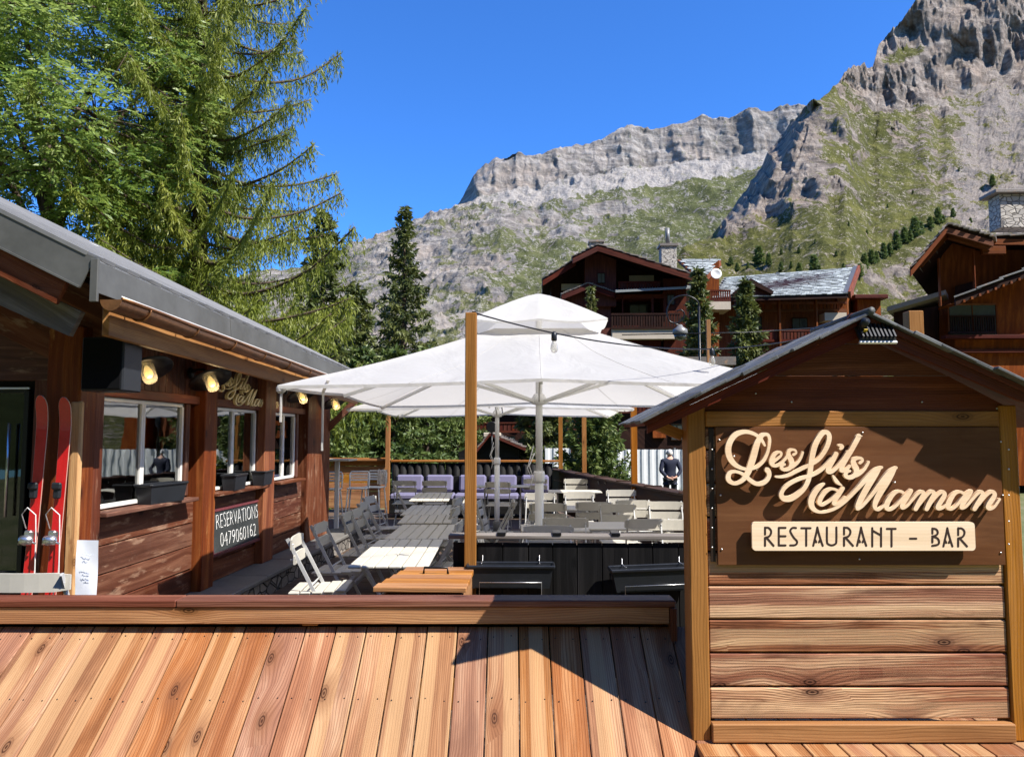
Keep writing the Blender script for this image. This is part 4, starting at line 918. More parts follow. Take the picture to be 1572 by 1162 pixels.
# ------------------------------------------------------------------ terrace
RB_Y = 18.5
b = MB(); y = 3.95
while y < 19.3: b.box((-.9, y + .07, FL - .015), (8.6, .136, .03), None, .004, 0); y += .14
tag(b.build('terrace_floor', M['deck'], None, (0, 10, FL)), 'weathered plank terrace floor', None, None, 'structure')
# chairs
def make_chair():
    r = empty('folding_chair'); r['category'] = 'chair'; Wd = .44
    b = MB()
    for z, h in ((.815, .095), (.70, .085)):
        P_ = []
        for i in range(7):
            u = -Wd / 2 + Wd * i / 6; y = .035 - .018 * (1 - (2 * u / Wd) ** 2) - (z - .75) * .22 - .19
            P_.append((u, y))
        vs = []
        for (u, y) in P_:
            e = .010 if abs(u) > Wd / 2 - .02 else 0
            for dy, dz in ((-.007, -h / 2 + e), (-.007, h / 2 - e), (.007, h / 2 - e), (.007, -h / 2 + e)): vs.append((u, y + dy, z + dz - dy * .0))
        fs = [(4 * k + j, 4 * k + (j + 1) % 4, 4 * k + 4 + (j + 1) % 4, 4 * k + 4 + j) for k in range(6) for j in range(4)] + [(0, 1, 2, 3), (27, 26, 25, 24)]
        b.add(vs, fs)
    b.build('backrest', M['slat'], r)
    b = MB()
    for i in range(5): b.box((0, -.15 + i * .088, .452 + .006 * (1 - abs(i - 2) / 2) * -1 + i * .004), (Wd - .02, .076, .016), None, .005, 0)
    b.build('seat', M['slat'], r)
    for sx in (-1, 1):
        x = sx * (Wd / 2 - .028)
        b = MB(); b.bar((x, -.205, .86), (x, .245, .0), .012, .026); b.build('leg', M['chair_metal'], r)       # long upright: back to front foot
        x2 = sx * (Wd / 2 - .048)
        b = MB(); b.bar((x2, .20, .445), (x2, -.25, .0), .012, .024); b.build('leg', M['chair_metal'], r)
    b = MB()
    for y, z in ((.215, .06), (-.22, .05), (-.02, .505)): b.tube([(-Wd / 2 + .03, y, z), (Wd / 2 - .03, y, z)], .008, 6)
    for sx in (-1, 1): b.bar((sx * (Wd / 2 - .038), -.17, .435), (sx * (Wd / 2 - .038), .23, .452), .01, .022)
    for y, z in ((-.158, .70), (-.175, .815)):
        for sx in (-1, 1): b.lathe((sx * (Wd / 2 - .028), y + .0, z), [(.008, -.02), (.008, .018), (0, .021)], 6, Matrix.Rotation(R(-90), 3, 'X'))
    b.build('stretcher', M['chair_metal'], r); return r
CHAIR = make_chair(); used = [False]
def chair(x, y, rz, label, z=FL):
    r = CHAIR if not used[0] else copy_tree(CHAIR); used[0] = True
    r.location = (x, y, z); r.scale = (1.1, 1.1, 1.1); r.rotation_euler = (0, 0, rz); tag(r, label, 'chair', 'slatted folding chairs'); return r
# a chair faces its local +Y; backrest at -Y (0.19 behind the seat centre)
def chair_px(px, py, deg, label):
    zt = .745; p = atz(px, py, zt); a = R(deg)
    c = Vector((p.x, p.y, 0)) + Matrix.Rotation(a, 3, 'Z') @ Vector((0, .21, 0)); return chair(c.x, c.y, a, label)
EAST, NORTH, SOUTH, WEST = -90, 0, 180, 90
for px, py, dg, lb in (
 (452, 822, -84, 'sunlit slatted chair nearest the front rail, facing the long tables'),
 (489, 803, -90, 'slatted chair second from the front rail on the chalet side'),
 (530, 787, -88, 'slatted chair third from the front rail on the chalet side'),
 (546, 781, -92, 'slatted chair fourth along the chalet side of the tables'),
 (556, 771, -90, 'slatted chair fifth along the chalet side of the tables'),
 (566, 762, -97, 'bright slatted chair standing before the bar stools'),
 (606, 745, -80, 'slatted chair turned sideways at the corner of the lilac bench'),
 (620, 738, 0, 'slatted chair with its back to us at the left end of the bench'),
 (667, 738, 4, 'slatted chair with its back to us at the last table by the bench'),
 (705, 764, 80, 'slatted chair half hidden by the tall pole, facing the chalet'),
 (702, 778, 84, 'slatted chair left of the tall pole, facing the chalet'),
 (708, 800, 88, 'slatted chair in shade at the foot of the tall pole'),
 (764, 740, -4, 'slatted chair behind the thin far umbrella pole'),
 (822, 735, 2, 'slatted chair by the lilac bench, left of the near umbrella pole'),
 (884, 735, 178, 'slatted chair at the far end of the terrace under the fence'),
 (830, 757, 176, 'sunlit slatted chair just left of the near umbrella pole'),
 (889, 755, 182, 'sunlit slatted chair in the middle of the right hand tables'),
 (953, 752, 184, 'sunlit slatted chair before the brown parapet post'),
 (926, 739, -70, 'slatted chair turned edge on against the brown parapet'),
 (939, 741, -64, 'slatted chair edge on, nearest the brown parapet'),
 (841, 773, 2, 'shaded slatted chair whose back the near umbrella pole crosses'),
 (912, 771, -3, 'shaded slatted chair behind a sunlit one in the middle group'),
 (947, 774, 183, 'sunlit slatted chair with a shadow across its lower slat'),
 (1021, 770, 180, 'bright slatted chair close to the kiosk post, back row'),
 (842, 807, 181, 'slatted chair whose top slat shows just over the bar'),
 (995, 797, 4, 'grey slatted chair with its back to us behind the bar'),
 (1046, 798, 180, 'white slatted chair cut off by the kiosk post'),
 (868, 795, 178, 'pale slatted chair just right of the near umbrella pole, low behind the bar'),
 (972, 768, 182, 'pale slatted chair between the parapet post and the kiosk post'),
 (790, 768, 96, 'slatted chair edge on between the two umbrella poles'),
): chair_px(px, py, dg, lb)
p = at(36, 880, 4.33); chair(p.x, 4.33 + .2, R(4), 'pale slatted chair whose top slat shows at the left end of the front rail', p.z - .948)
# tables
def make_table():
    r = empty('folding_table'); b = MB(); L, Wd = 1.2, .62; n = 6; s_ = Wd / n
    for i in range(n): b.box((-Wd / 2 + (i + .5) * s_, 0, .728), (s_ - .007, L, .020), None, .006, 1)
    b.build('tabletop', M['slat'], r)
    b = MB()
    for y in (-1, 1): b.bar((-Wd / 2 + .03, y * L * .4, .708), (Wd / 2 - .03, y * L * .4, .708), .03, .014)
    b.tube([(0, -L * .26, .40), (0, L * .26, .40)], .010, 6); b.build('frame', M['chair_metal'], r)
    for y in (-1, 1):
        for x in (-1, 1):
            b = MB(); b.bar((x * (Wd / 2 - .06), y * (L * .33) + .008 * x, .70), (-x * (Wd / 2 - .04), y * (L * .33) + .008 * x, 0), .014, .028, (0, 1, 0)); b.build('leg', M['chair_metal'], r)
    return r
TB = make_table(); tu = [False]
def table(x, y, rz, label, sy=1.0, sx=1.0):
    r = TB if not tu[0] else copy_tree(TB); tu[0] = True; r.location = (x, y, FL); r.rotation_euler = (0, 0, rz); r.scale = (sx, sy, 1.11); tag(r, label, 'table', 'slatted folding tables'); return r
table(-1.20, 6.72, R(3), 'long slatted table nearest the wooden chest, half in sun', 1.28)
table(-1.22, 8.14, R(2), 'slatted table second in the long row from the rail', 1.0)
table(-1.36, 9.36, R(4), 'slatted table in the middle of the long row', .75)
table(-1.50, 10.52, R(3), 'sunlit slatted table fourth in the long row', 1.15)
table(-1.78, 12.85, R(4), 'slatted table at the bench end of the long row', 1.4)
table(.35, 10.9, R(90), 'slatted table left of centre between sunlit chairs', .72, 1.0)
table(1.05, 11.1, R(88), 'slatted table beside the parapet between two sunlit chairs', .7)
table(.92, 8.75, R(92), 'slatted table behind the grey chair near the bar', 1.0, 1.1)
table(1.72, 9.1, R(90), 'slatted table beside the kiosk post', .6)
table(.15, 8.5, R(92), 'slatted table behind the chair at the bar', .6)
table(.62, 14.2, R(90), 'far slatted table under the second canopy', .8)
table(-.75, 15.6, R(90), 'far slatted table before the lilac bench', .9)
# folded chairs leaning on the far pole
def folded(x, y, rz, lean, label):
    r = empty('folded_chair', (x, y, FL), 0, label, 'folded chair', 'folded chairs leaning at the umbrella pole'); b = MB()
    for z, h in ((.80, .09), (.69, .085), (.57, .07), (.48, .07), (.39, .07)): b.box((0, .014 if z > .6 else -.012, z), (.42, .014, h), None, .005)
    b.build('slats', M['slat'], r)
    for sx in (-1, 1):
        b = MB(); b.bar((sx * .19, 0, .86), (sx * .19, 0, 0), .012, .026); b.build('leg', M['chair_metal'], r)
        b = MB(); b.bar((sx * .165, -.014, .62), (sx * .165, -.014, .04), .012, .024); b.build('leg', M['chair_metal'], r)
    r.scale = (1.1, 1.1, 1.1); r.rotation_euler = (Matrix.Rotation(rz, 4, 'Z') @ Matrix.Rotation(lean, 4, 'X')).to_euler(); return r
for k, (px, y, rz, ln) in enumerate(((738, 11.6, 78, -16), (744, 11.9, 82, -19), (752, 11.2, 76, -24), (759, 11.0, 84, -14), (793, 11.6, -80, -22), (800, 11.9, -76, -18))):
    q = at(px, 800, y); folded(q.x, y, R(rz), R(ln), ('first folded chair of the stack right of the tall pole', 'second folded chair of the stack right of the tall pole', 'third folded chair of the stack right of the tall pole', 'folded chair leaning straight against the thin umbrella pole', 'folded chair leaning left between the two umbrella poles', 'outer folded chair between the two umbrella poles')[k])
# umbrellas
def umbrella(c, hf, rz, label, straps):
    r = empty('market_umbrella', c, rz, label, 'umbrella', 'white square umbrellas'); ZE, ZO, RO, ZA = 2.28 , 2.94, .46, 3.39
    def edge(k, t):       # point on square edge for direction index
        cs_ = [(-1, -1), (1, -1), (1, 1), (-1, 1)]; a, b_ = cs_[k], cs_[(k + 1) % 4]; return Vector((a[0] + (b_[0] - a[0]) * t, a[1] + (b_[1] - a[1]) * t, 0))
    b = MB(); N = 32; ru = 16; rows4 = []
    for k in range(4):
        rows = []
        for i in range(ru + 1):
            s_ = i / ru; row = []
            for j in range(N + 1):
                t = j / N; e = edge(k, t); rad = hf + (RO - hf) * s_
                zz = ZE + (ZO - ZE) * s_; rib = min(abs(t - q) for q in (0, .5, 1)); sag = math.sin(math.pi * min(1, rib * 2 / .5 * .5) ) 
                corner = abs(2 * t - 1) ** 2
                zz += -.075 * sag * (1 - s_) * (.35 + s_ * 1.4) - .055 * corner * (1 - s_) ** 2 - .10 * math.sin(math.pi * s_) * .5
                q_ = Vector((e.x * rad * 1.3 + c[1], e.y * rad * 1.3, k)); zz += (.016 * noise.noise(q_) + .012 * noise.noise(Vector(((t + .35 * s_) * 14 + k * 5, s_ * 2.2, c[1]))) * (.3 + s_)) * min(1, rib * 12) * min(1, s_ * 8) * min(1, (1 - s_) * 6)
                row.append(Vector((e.x * rad, e.y * rad, zz)))
            rows.append(row)
        b.grid(rows); rows4.append(rows)
        b.grid([[p + Vector((0, 0, 0)) for p in rows[0]], [p + Vector((0, 0, -.028)) for p in rows[0]]])
    can = b.build('canopy', M['canopy'], r)
    for k in range(4):                       # seams over the ribs and across the panels
        for t in (0, .25, .5, .75):
            j = int(t * N); pts = [rows4[k][i][j] + Vector((0, 0, .001)) for i in range(ru + 1)]
            b = MB(); b.tube(pts, .0028, 4); b.build('seam', M['canopy'], can)
    b = MB(); RC = .70
    for k in range(4):
        rows = []
        for i in range(8):
            s_ = i / 7; row = []
            for j in range(N + 1):
                t = j / N; e = edge(k, t); rad = RC * (1 - s_) + .02 * s_; rib = min(abs(t - q) for q in (0, .5, 1)); sag = math.sin(math.pi * rib * 2)
                row.append(Vector((e.x * rad, e.y * rad, ZO + .07 + (ZA - ZO - .07) * (1 - (1 - s_) ** 1.18) - .03 * sag * (1 - s_))))
            rows.append(row)
        b.grid(rows); b.grid([rows[0], [p + Vector((0, 0, -.022)) for p in rows[0]]])
    b.build('vent_cap', M['canopy'], can)
    b = MB(); b.tube([(0, 0, 0), (0, 0, 1.35)], .048, 16); b.tube([(0, 0, 1.30), (0, 0, 3.28)], .038, 16); b.build('pole', M['white_metal'], r)
    b = MB(); b.box((0, 0, .04), (.85, .85, .08), None, .01); b.lathe((0, 0, .08), [(.075, 0), (.075, .2), (.05, .22)], 14); b.build('base', M['concrete'], r)
    HZ = 2.21
    b = MB(); b.lathe((0, 0, HZ - .06), [(.05, 0), (.085, .01), (.085, .07), (.055, .12)], 16); b.build('lower_hub', M['white_metal'], r)
    b = MB(); b.lathe((0, 0, ZO - .05), [(.05, 0), (.08, .01), (.08, .06), (.045, .1)], 16); b.build('top_hub', M['white_metal'], r)
    for k in range(4):
        for t in (0, .5):
            e = edge(k, t); q0 = Vector((e.x * .06, e.y * .06, ZO - .02)); q1 = Vector((e.x * (hf - .02), e.y * (hf - .02), ZE - (.085 if t == 0 else .03)))
            b = MB(); b.bar(q0, q1, .022, .036); rb = b.build('rib', M['white_metal'], r)
            f_ = .56 if t else .50; m_ = q0.lerp(q1, f_); b = MB(); b.bar((e.x * .06, e.y * .06, HZ - .02), m_ + Vector((0, 0, -.02)), .020, .034); b.build('strut', M['white_metal'], rb)
    b = MB()
    b.tube([(-.05, -.03, 1.62), (-.11, -.05, 1.48), (-.07, -.05, 1.36), (-.10, -.05, 1.22)], .006, 6); b.tube([(-.06, .0, 1.7), (-.13, -.02, 1.45), (-.06, -.03, 1.3)], .005, 6); b.lathe((0, 0, 1.30), [(.056, 0), (.062, .02), (.062, .10), (.054, .12)], 14); b.build('crank_cord', M['white_plastic'], r)
    if straps:
        b = MB()
        for (x, ln, y) in ((-hf + .02, .26, -hf + .04), (-hf + .33, .50, -hf + .20)):
            b.box((x, y, ZE - .10 - ln / 2), (.012, .028, ln)); b.build('strap', M['canopy'], r); b = MB()
        e0 = Vector((-hf + .33, -hf + .1, ZE + .06)); b.bar((-hf + .33, -hf + .20, ZE - .10), (-hf + .42, -hf + .02, ZE - .01), .026, .006); b.build('strap', M['canopy'], r); b = MB(); b.box((-hf + .02, -hf + .03, ZE - .085), (.08, .05, .07), Matrix.Rotation(R(25), 3, 'Z'), .02); b.build('corner_pocket', M['canopy'], r)
    return r
q = at(828, 805, 8.6); umbrella((q.x, 8.6, FL), 2.2, R(0.6), 'nearest large white square umbrella with a vented top', True)
q = at(763, 805, 14.0); umbrella((q.x, 14.0, FL), 2.2, R(0), 'white square umbrella half hidden behind the nearer one', False)
# bar stools
def stool(px, y, rz, label):
    q = at(px, 780, y); z0 = FB + .06; r = empty('bar_stool', (q.x, y, z0), rz, label, 'bar stool', 'pale metal bar stools')
    b = MB(); b.box((0, 0, .745), (.36, .36, .02), None, .009); b.build('seat', M['stool'], r)
    for sx in (-1, 1):
        for sy in (-1, 1): b = MB(); b.tube([(sx * .15, sy * .15, .74), (sx * .21, sy * .21, 0)], .013, 8); b.build('leg', M['stool'], r)
    b = MB()
    for a, c in (((-.19, -.19), (.19, -.19)), ((.19, -.19), (.19, .19)), ((.19, .19), (-.19, .19)), ((-.19, .19), (-.19, -.19))): b.tube([(*a, .25), (*c, .25)], .009, 6)
    b.build('foot_ring', M['stool'], r)
    b = MB(); b.tube([(-.17, -.17, .74), (-.175, -.20, .98), (-.15, -.21, 1.03), (.15, -.21, 1.03), (.175, -.20, .98), (.17, -.17, .74)], .013, 8)
    for z in (.98, .93, .88): b.box((0, -.205, z), (.33, .012, .032), None, .004)
    b.build('backrest', M['stool'], r); return r
stool(505, 13.5, R(178), 'pale bar stool half hidden by the chalet corner'); stool(549, 13.8, R(185), 'grey bar stool in shade in the middle of the three'); s3 = stool(573, 14.1, R(172), 'pale bar stool with a cloth over its back')
qq = s3.location
b = MB(); P_ = []
for i in range(9):
    u = -.02 + i * .022; P_.append([Vector((qq.x + .05 + u, qq.y + .21 + dy + .01 * math.sin(i * 2.0), qq.z + z + .01 * math.sin(i * 1.7))) for dy, z in ((-.04, .78), (-.035, .93), (-.02, 1.045), (.02, 1.05), (.04, .93), (.05, .80))])
b.grid(P_); tag(b.build('cloth', M['pale_cloth'], None, (qq.x, qq.y, qq.z)), 'patterned cloth hanging over the back of a bar stool', 'cloth')
# high table beside the stools
q = at(518, 706, 13.2); HT = Vector((q.x, 13.2, FB + .06)); r = empty('high_table', HT, 0, 'tall narrow table beside the bar stools at the chalet corner', 'table'); b = MB(); b.box((q.x - .1, 13.2, q.z), (.75, .6, .03), None, .006); b.build('tabletop', M['slat'], r, HT); b = MB(); b.box((q.x - .0, 13.2, (q.z + FB + .06) / 2), (.07, .07, q.z - FB - .09), None, .004); b.box((q.x, 13.2, FB + .08), (.4, .4, .03), None, .004); b.build('leg', M['stool'], r, HT)
# rear plank panel, log fence, bench
p0, p1 = at(470, 706, RB_Y), at(596, 706, RB_Y); O = Vector(((p0.x + p1.x) / 2, RB_Y, FB)); r = empty('plank_fence', O, 0, 'orange plank fence with a flat cap behind the bar stools', 'fence')
b = MB(); z = FB + .02; zt = p0.z
while z < zt - .1: b.box(((p0.x + p1.x) / 2, RB_Y, z + .10), (p1.x - p0.x, .03, .19), None, .004); z += .2
b.build('planks', M['larch_rail'], r, O); b = MB(); b.box(((p0.x + p1.x) / 2, RB_Y - .02, zt + .01), (p1.x - p0.x + .1, .22, .05), None, .005); b.build('cap', M['larch_rail'], r, O)
p0, p1 = at(608, 707, RB_Y), at(852, 707, RB_Y); O = Vector(((p0.x + p1.x) / 2, RB_Y, FB)); r = empty('log_fence', O, 0, 'black fence of upright half logs behind the lilac bench', 'fence')
b = MB(); x = p0.x; k = 0
while x < p1.x: b.tube([(x, RB_Y + .01 * math.sin(k), FB), (x, RB_Y + .01 * math.sin(k), p0.z - .05 - .02 * random.random())], random.uniform(.082, .096), 10); x += .182; k += 1
b.build('logs', M['black_wood'], r, O)
b = MB(); b.box(((p0.x + p1.x) / 2, RB_Y, p0.z - .005), (p1.x - p0.x + .2, .24, .045), None, .005); b.build('cap', M['larch_rail'], r, O)
BY = 17.4; b0, b1 = at(600, 757, BY), at(846, 757, BY); O = Vector(((b0.x + b1.x) / 2, BY, FB)); r = empty('corner_bench', O, 0, 'black bench along the log fence holding lilac cushions', 'bench')
b = MB(); b.box(((b0.x + b1.x) / 2, BY + .1, FB + .17), (b1.x - b0.x, .62, .30), None, .005); b.build('seat_box', M['black_wood'], r, O)
b = MB(); b.box(((b0.x + b1.x) / 2, BY + .46, FB + .42), (b1.x - b0.x, .06, .80), None, .005); b.build('back', M['black_wood'], r, O)
n = 5; L = (b1.x - b0.x) / n
for i in range(n):
    x = b0.x + (i + .5) * L
    g = MB(); g.box((x, BY + .06, FB + .39), (L - .02, .58, .13), None, .035); tag(g.build('seat_cushion', M['lilac'], None, (x, BY, FB + .32)), ('lilac seat cushion at the left end of the bench', 'lilac seat cushion second from the left on the bench', 'lilac seat cushion in the middle of the bench', 'lilac seat cushion second from the right on the bench', 'lilac seat cushion at the right end of the bench')[i], 'cushion', 'lilac seat cushions')
    g = MB(); g.box((x + random.uniform(-.03, .03), BY + .34, FB + .66), (L - .10, .14, .38), Matrix.Rotation(R(-10), 3, 'X'), .045); tag(g.build('back_cushion', M['lilac'], None, (x, BY + .34, FB + .47)), ('lilac back cushion at the left end of the bench', 'lilac back cushion second from the left on the bench', 'lilac back cushion in the middle of the bench', 'lilac back cushion second from the right on the bench', 'lilac back cushion at the right end of the bench')[i], 'cushion', 'lilac back cushions')
# posts of the terrace
pole(596.5, 600, 0, 18.3, .10, 'slim orange post at the joint of plank fence and log fence')
pole(860, 590, 0, 19.2, .10, 'far orange post in front of the dark shrub, left one')
pole(896, 590, 0, 17.6, .10, 'orange post right of the far pair, before the leafy shrub')
pole(972, 580, 0, 13.05, .10, 'orange post rising from the brown parapet beside the white fence')
pole(1087, 491, 0, 15.0, .075, 'thin pale post top seen above the canopy edge', z0=-.3)
# brown parapet on the right
A, B = Vector((.15, 20.0, 0)), Vector((2.35, 9.4, 0)); O = (A + B) / 2 + Vector((0, 0, FB)); r = empty('parapet', O, 0, 'low dark brown plank parapet along the right side of the terrace', 'parapet')
zt = .80; dv = (B - A).normalized(); b = MB()
for i in range(4): b.bar(A + Vector((0, 0, zt - .13 - i * .235)), B + Vector((0, 0, zt - .13 - i * .235)), .04, .225)
b.build('planks', M['lowwall'], r, O)
b = MB(); t = 0
while t < (B - A).length: p = A + dv * t; b.bar(p + Vector((0, 0, zt + .004)), p + dv * 1.42 + Vector((0, 0, zt + .004 )), .26, .035, ch=.005); b.bar(p + dv * .7 + Vector((-.14, 0, zt + .03)), p + dv * .7 + Vector((.14, 0, zt + .03)), .06, .02); t += 1.44
b.build('cap', M['lowwall'], r, O)
# string of festoon lamps
def festoon(name, p0, p1, sag, label, bulbs):
    n = 40; pts = [p0.lerp(p1, i / n) + Vector((0, 0, -sag * 4 * (i / n) * (1 - i / n))) for i in range(n + 1)]
    r = empty(name, p0, 0, label, 'festoon lights'); b = MB(); b.tube(pts, .0055, 6); b.build('cable', M['black_metal'], r, p0)
    for t in bulbs:
        p = p0.lerp(p1, t) + Vector((0, 0, -sag * 4 * t * (1 - t)))
        b = MB(); b.lathe(p, [(.010, .012), (.014, 0), (.021, -.01), (.022, -.05), (.019, -.058)], 12); hb = b.build('bulb_holder', M['black_plastic'], r, p0)
        b = MB(); b.lathe(p + Vector((0, 0, -.058)), [(.014, 0), (.017, -.012), (.026, -.038), (.029, -.062), (.022, -.085), (0, -.095)], 14); b.build('bulb', M['clear'], hb, p0)
        b = MB(); b.tube([p + Vector((-.006, 0, -.065)), p + Vector((-.008, 0, -.105)), p + Vector((.008, 0, -.105)), p + Vector((.006, 0, -.065))], .0015, 4); b.build('filament', M['wire'], hb, p0)
p1 = at(1230, 520, 7.5)
festoon('festoon_lights', PTOP + Vector((.03, 0, 0)), p1, .17, 'black cable with clear bulbs strung from the tall pole to the kiosk side', (.19, .66))
p0, p1 = at(955, 514, 14.6), at(1330, 498, 16)
b = MB(); b.tube([p0, p0.lerp(p1, .5) - Vector((0, 0, .06)), p1], .010, 6); tag(b.build('slack_cable', M['black_metal'], None, p0), 'thin black cable crossing before the two dark spruces', 'cable')
# ------------------------------------------------------------------ village buildings
def quad_slab(mb, p, thick, n=(0, 0, -1)):
    p = [Vector(q) for q in p]; mb.prism(p, Vector(n) * thick)
def tiles(mb, a, b_, c, rows, cols, th=.03, d=None):      # stone tiles on the plane a (eave left), b_ (eave right), c (ridge left), d (ridge right)
    if d is None: d = b_ + c - a
    nn = (b_ - a).cross(c - a).normalized()
    if nn.z < 0: nn = -nn
    def P(s, t): return (a * (1 - s) + b_ * s) * (1 - t) + (c * (1 - s) + d * s) * t
    for i in range(rows):
        off = (i % 2) * .5
        for j in range(cols):
            s0 = (j + off + random.uniform(-.06, .06)) / cols; s1 = min(1.0, (j + off + .93 + random.uniform(-.03, .05)) / cols); t0 = (i - .12) / rows; t1 = (i + 1.0 + random.uniform(-.05, .05)) / rows
            if s0 >= 1: continue
            q = [P(s0, t0), P(s1, t0), P(s1, t1), P(s0, t1)]; l = random.uniform(.6, 1.2) * th
            mb.prism([q[0] + nn * l * 1.3, q[1] + nn * l * 1.3, q[2] + nn * .3 * l, q[3] + nn * .3 * l], nn * (-th))
def pbox(mb, px0, px1, py0, py1, d, depth, ch=0.0):       # box whose front face spans these photo pixels at distance d
    a, c = at(px0, py0, d), at(px1, py1, d); mb.box(((a.x + c.x) / 2, d + depth / 2, (a.z + c.z) / 2), (abs(c.x - a.x), depth, abs(a.z - c.z)), None, ch)
def balcony(parent, O, px0, px1, py0, py1, d, mat, n=14):
    b = MB(); pbox(b, px0, px1, py0, py0 + 2.2, d, .12); pbox(b, px0, px1, py1 - 3, py1, d, .14)
    w_ = (px1 - px0) / n
    for i in range(n): pbox(b, px0 + i * w_ + w_ * .12, px0 + (i + 1) * w_ - w_ * .12, py0 + 2.2, py1 - 3, d + .03, .04)
    return b.build('balcony', M[mat], parent, O)
def window(parent, O, px0, px1, py0, py1, d, fm='chalet_dark', glass='far_glass', f=1.2):
    b = MB(); pbox(b, px0, px0 + f, py0, py1, d, .08); pbox(b, px1 - f, px1, py0, py1, d, .08); pbox(b, px0 + f, px1 - f, py0, py0 + f, d, .08); pbox(b, px0 + f, px1 - f, py1 - f, py1, d, .08); m = (px0 + px1) / 2; pbox(b, m - f * .35, m + f * .35, py0 + f, py1 - f, d, .07)
    w_ = b.build('window', M[fm], parent, O); b = MB(); pbox(b, px0 + f * .5, px1 - f * .5, py0 + f * .5, py1 - f * .5, d + .03, .03); b.build('pane', M[glass], w_, O); return w_
# --- red brown chalet in the middle
D = 55.0; c0 = at(950, 545, D); O = Vector((c0.x, D + 4, 3.0))
ch = empty('mountain_chalet', O, 0, 'big dark red chalet with balconies and stone chimney behind the canopy', 'chalet')
b = MB(); zb = 3.0
def wallpoly(pts, d, th, mat, nm='wall'):
    b = MB(); b.prism([at(x, y, d) for x, y in pts], (0, th, 0)); return b.build(nm, M[mat], ch, O)
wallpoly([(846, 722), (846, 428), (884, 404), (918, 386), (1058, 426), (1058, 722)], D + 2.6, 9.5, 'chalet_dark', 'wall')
wallpoly([(898, 470), (898, 395), (918, 388), (946, 399), (946, 470)], D + .9, 2.0, 'chalet', 'wall')
wallpoly([(868, 722), (868, 455), (905, 441), (938, 452), (938, 722)], D + 1.2, 2.2, 'chalet', 'wall')
b = MB(); pbox(b, 1018, 1058, 428, 722, D + .8, 2.0); pbox(b, 940, 1018, 500, 722, D + 1.0, 2.0); b.build('wall', M['chalet'], ch, O)
b = MB(); pbox(b, 940, 1040, 452, 458, D + .9, 2.0); pbox(b, 1000, 1004, 452, 500, D + .9, .3); pbox(b, 955, 957, 452, 500, D + .9, .2); b.build('timbers', M['chalet'], ch, O)
b = MB(); pbox(b, 940, 1040, 504, 520, D + .3, 1.2); b.build('balcony_base', M['plaster'], ch, O)
def roof_slab(pts, d, depth, th, mat='redtrim', sl='chalet_dark'):
    e, r_, nm = pts
    a, c = at(*e, d), at(*r_, d); b = MB(); up = Vector((0, 0, th)); b.prism([a, c, c + up, a + up], (0, depth, 0)); rf_ = b.build('roof', M[sl], ch, O)
    b = MB(); b.prism([a + Vector((0, -.06, -.28)), c + Vector((0, -.06, -.28)), c + Vector((0, -.06, .10)), a + Vector((0, -.06, .10))], (0, .12, 0)); b.build('barge_board', M['chalet'], rf_, O)
    b = MB(); q0, q1 = (a, c) if a.x < c.x else (c, a); eave, rdg = a, c
    tiles(b, eave + up + Vector((0, depth, .02)), eave + up + Vector((0, -.1, .02)), rdg + up + Vector((0, depth, .02)), 12, 9, .07) ; b.build('tiles', M['lauze'], rf_, O); return rf_
roof_slab(((1066, 426), (918, 380), 0), D - .3, 12, .22); roof_slab(((879, 399), (918, 380), 0), D - .3, 12, .22); roof_slab(((833, 433), (884, 402), 0), D + .6, 10, .22)
roof_slab(((862, 455), (903, 438), 0), D + .6, 2.5, .15); roof_slab(((944, 452), (903, 438), 0), D + .6, 2.5, .15)
b = MB(); a = [at(945, 449, D + .2), at(1062, 443, D + .2)]; b.prism([a[0], a[1], a[1] + Vector((0, 2.4, .55)), a[0] + Vector((0, 2.4, .55))], (0, 0, .16)); b.build('canopy_roof', M['paletile'], ch, O)
balcony(ch, O, 949, 1014, 432, 447, D + .7, 'chalet', 16); balcony(ch, O, 938, 1044, 481, 505, D + .2, 'chalet_dark', 26)
b = MB(); pbox(b, 966, 1004, 423, 434, D + 2.4, .3); b.build('shutter', M['plaster'], ch, O); b = MB(); pbox(b, 862, 893, 436, 445, D + 2.3, .4); b.build('shutter', M['plaster'], ch, O)
window(ch, O, 917, 929, 419, 435, D + .8, 'chalet_dark', 'far_glass', 1); window(ch, O, 966, 996, 466, 486, D + 2.4); window(ch, O, 1024, 1036, 452, 468, D + .7); 
b = MB(); pbox(b, 1015, 1039, 377, 420, D + 4, 1.2, .03); cst = b.build('chimney', M['chimney'], ch, O); b = MB(); pbox(b, 1013, 1041, 373.5, 377, D + 3.9, 1.4); b.build('cap', M['lauze'], cst, O); q = at(1025, 374, D + 4.6); b = MB(); b.tube([q, q + Vector((0, 0, 1.2))], .17, 10); b.build('flue', M['zinc'], cst, O)
b = MB(); pbox(b, 906, 926, 371, 385, D + 6, 1.2, .03); cst = b.build('chimney', M['chimney'], ch, O); b = MB(); pbox(b, 904, 928, 368, 371, D + 5.9, 1.4); b.build('cap', M['lauze'], cst, O)
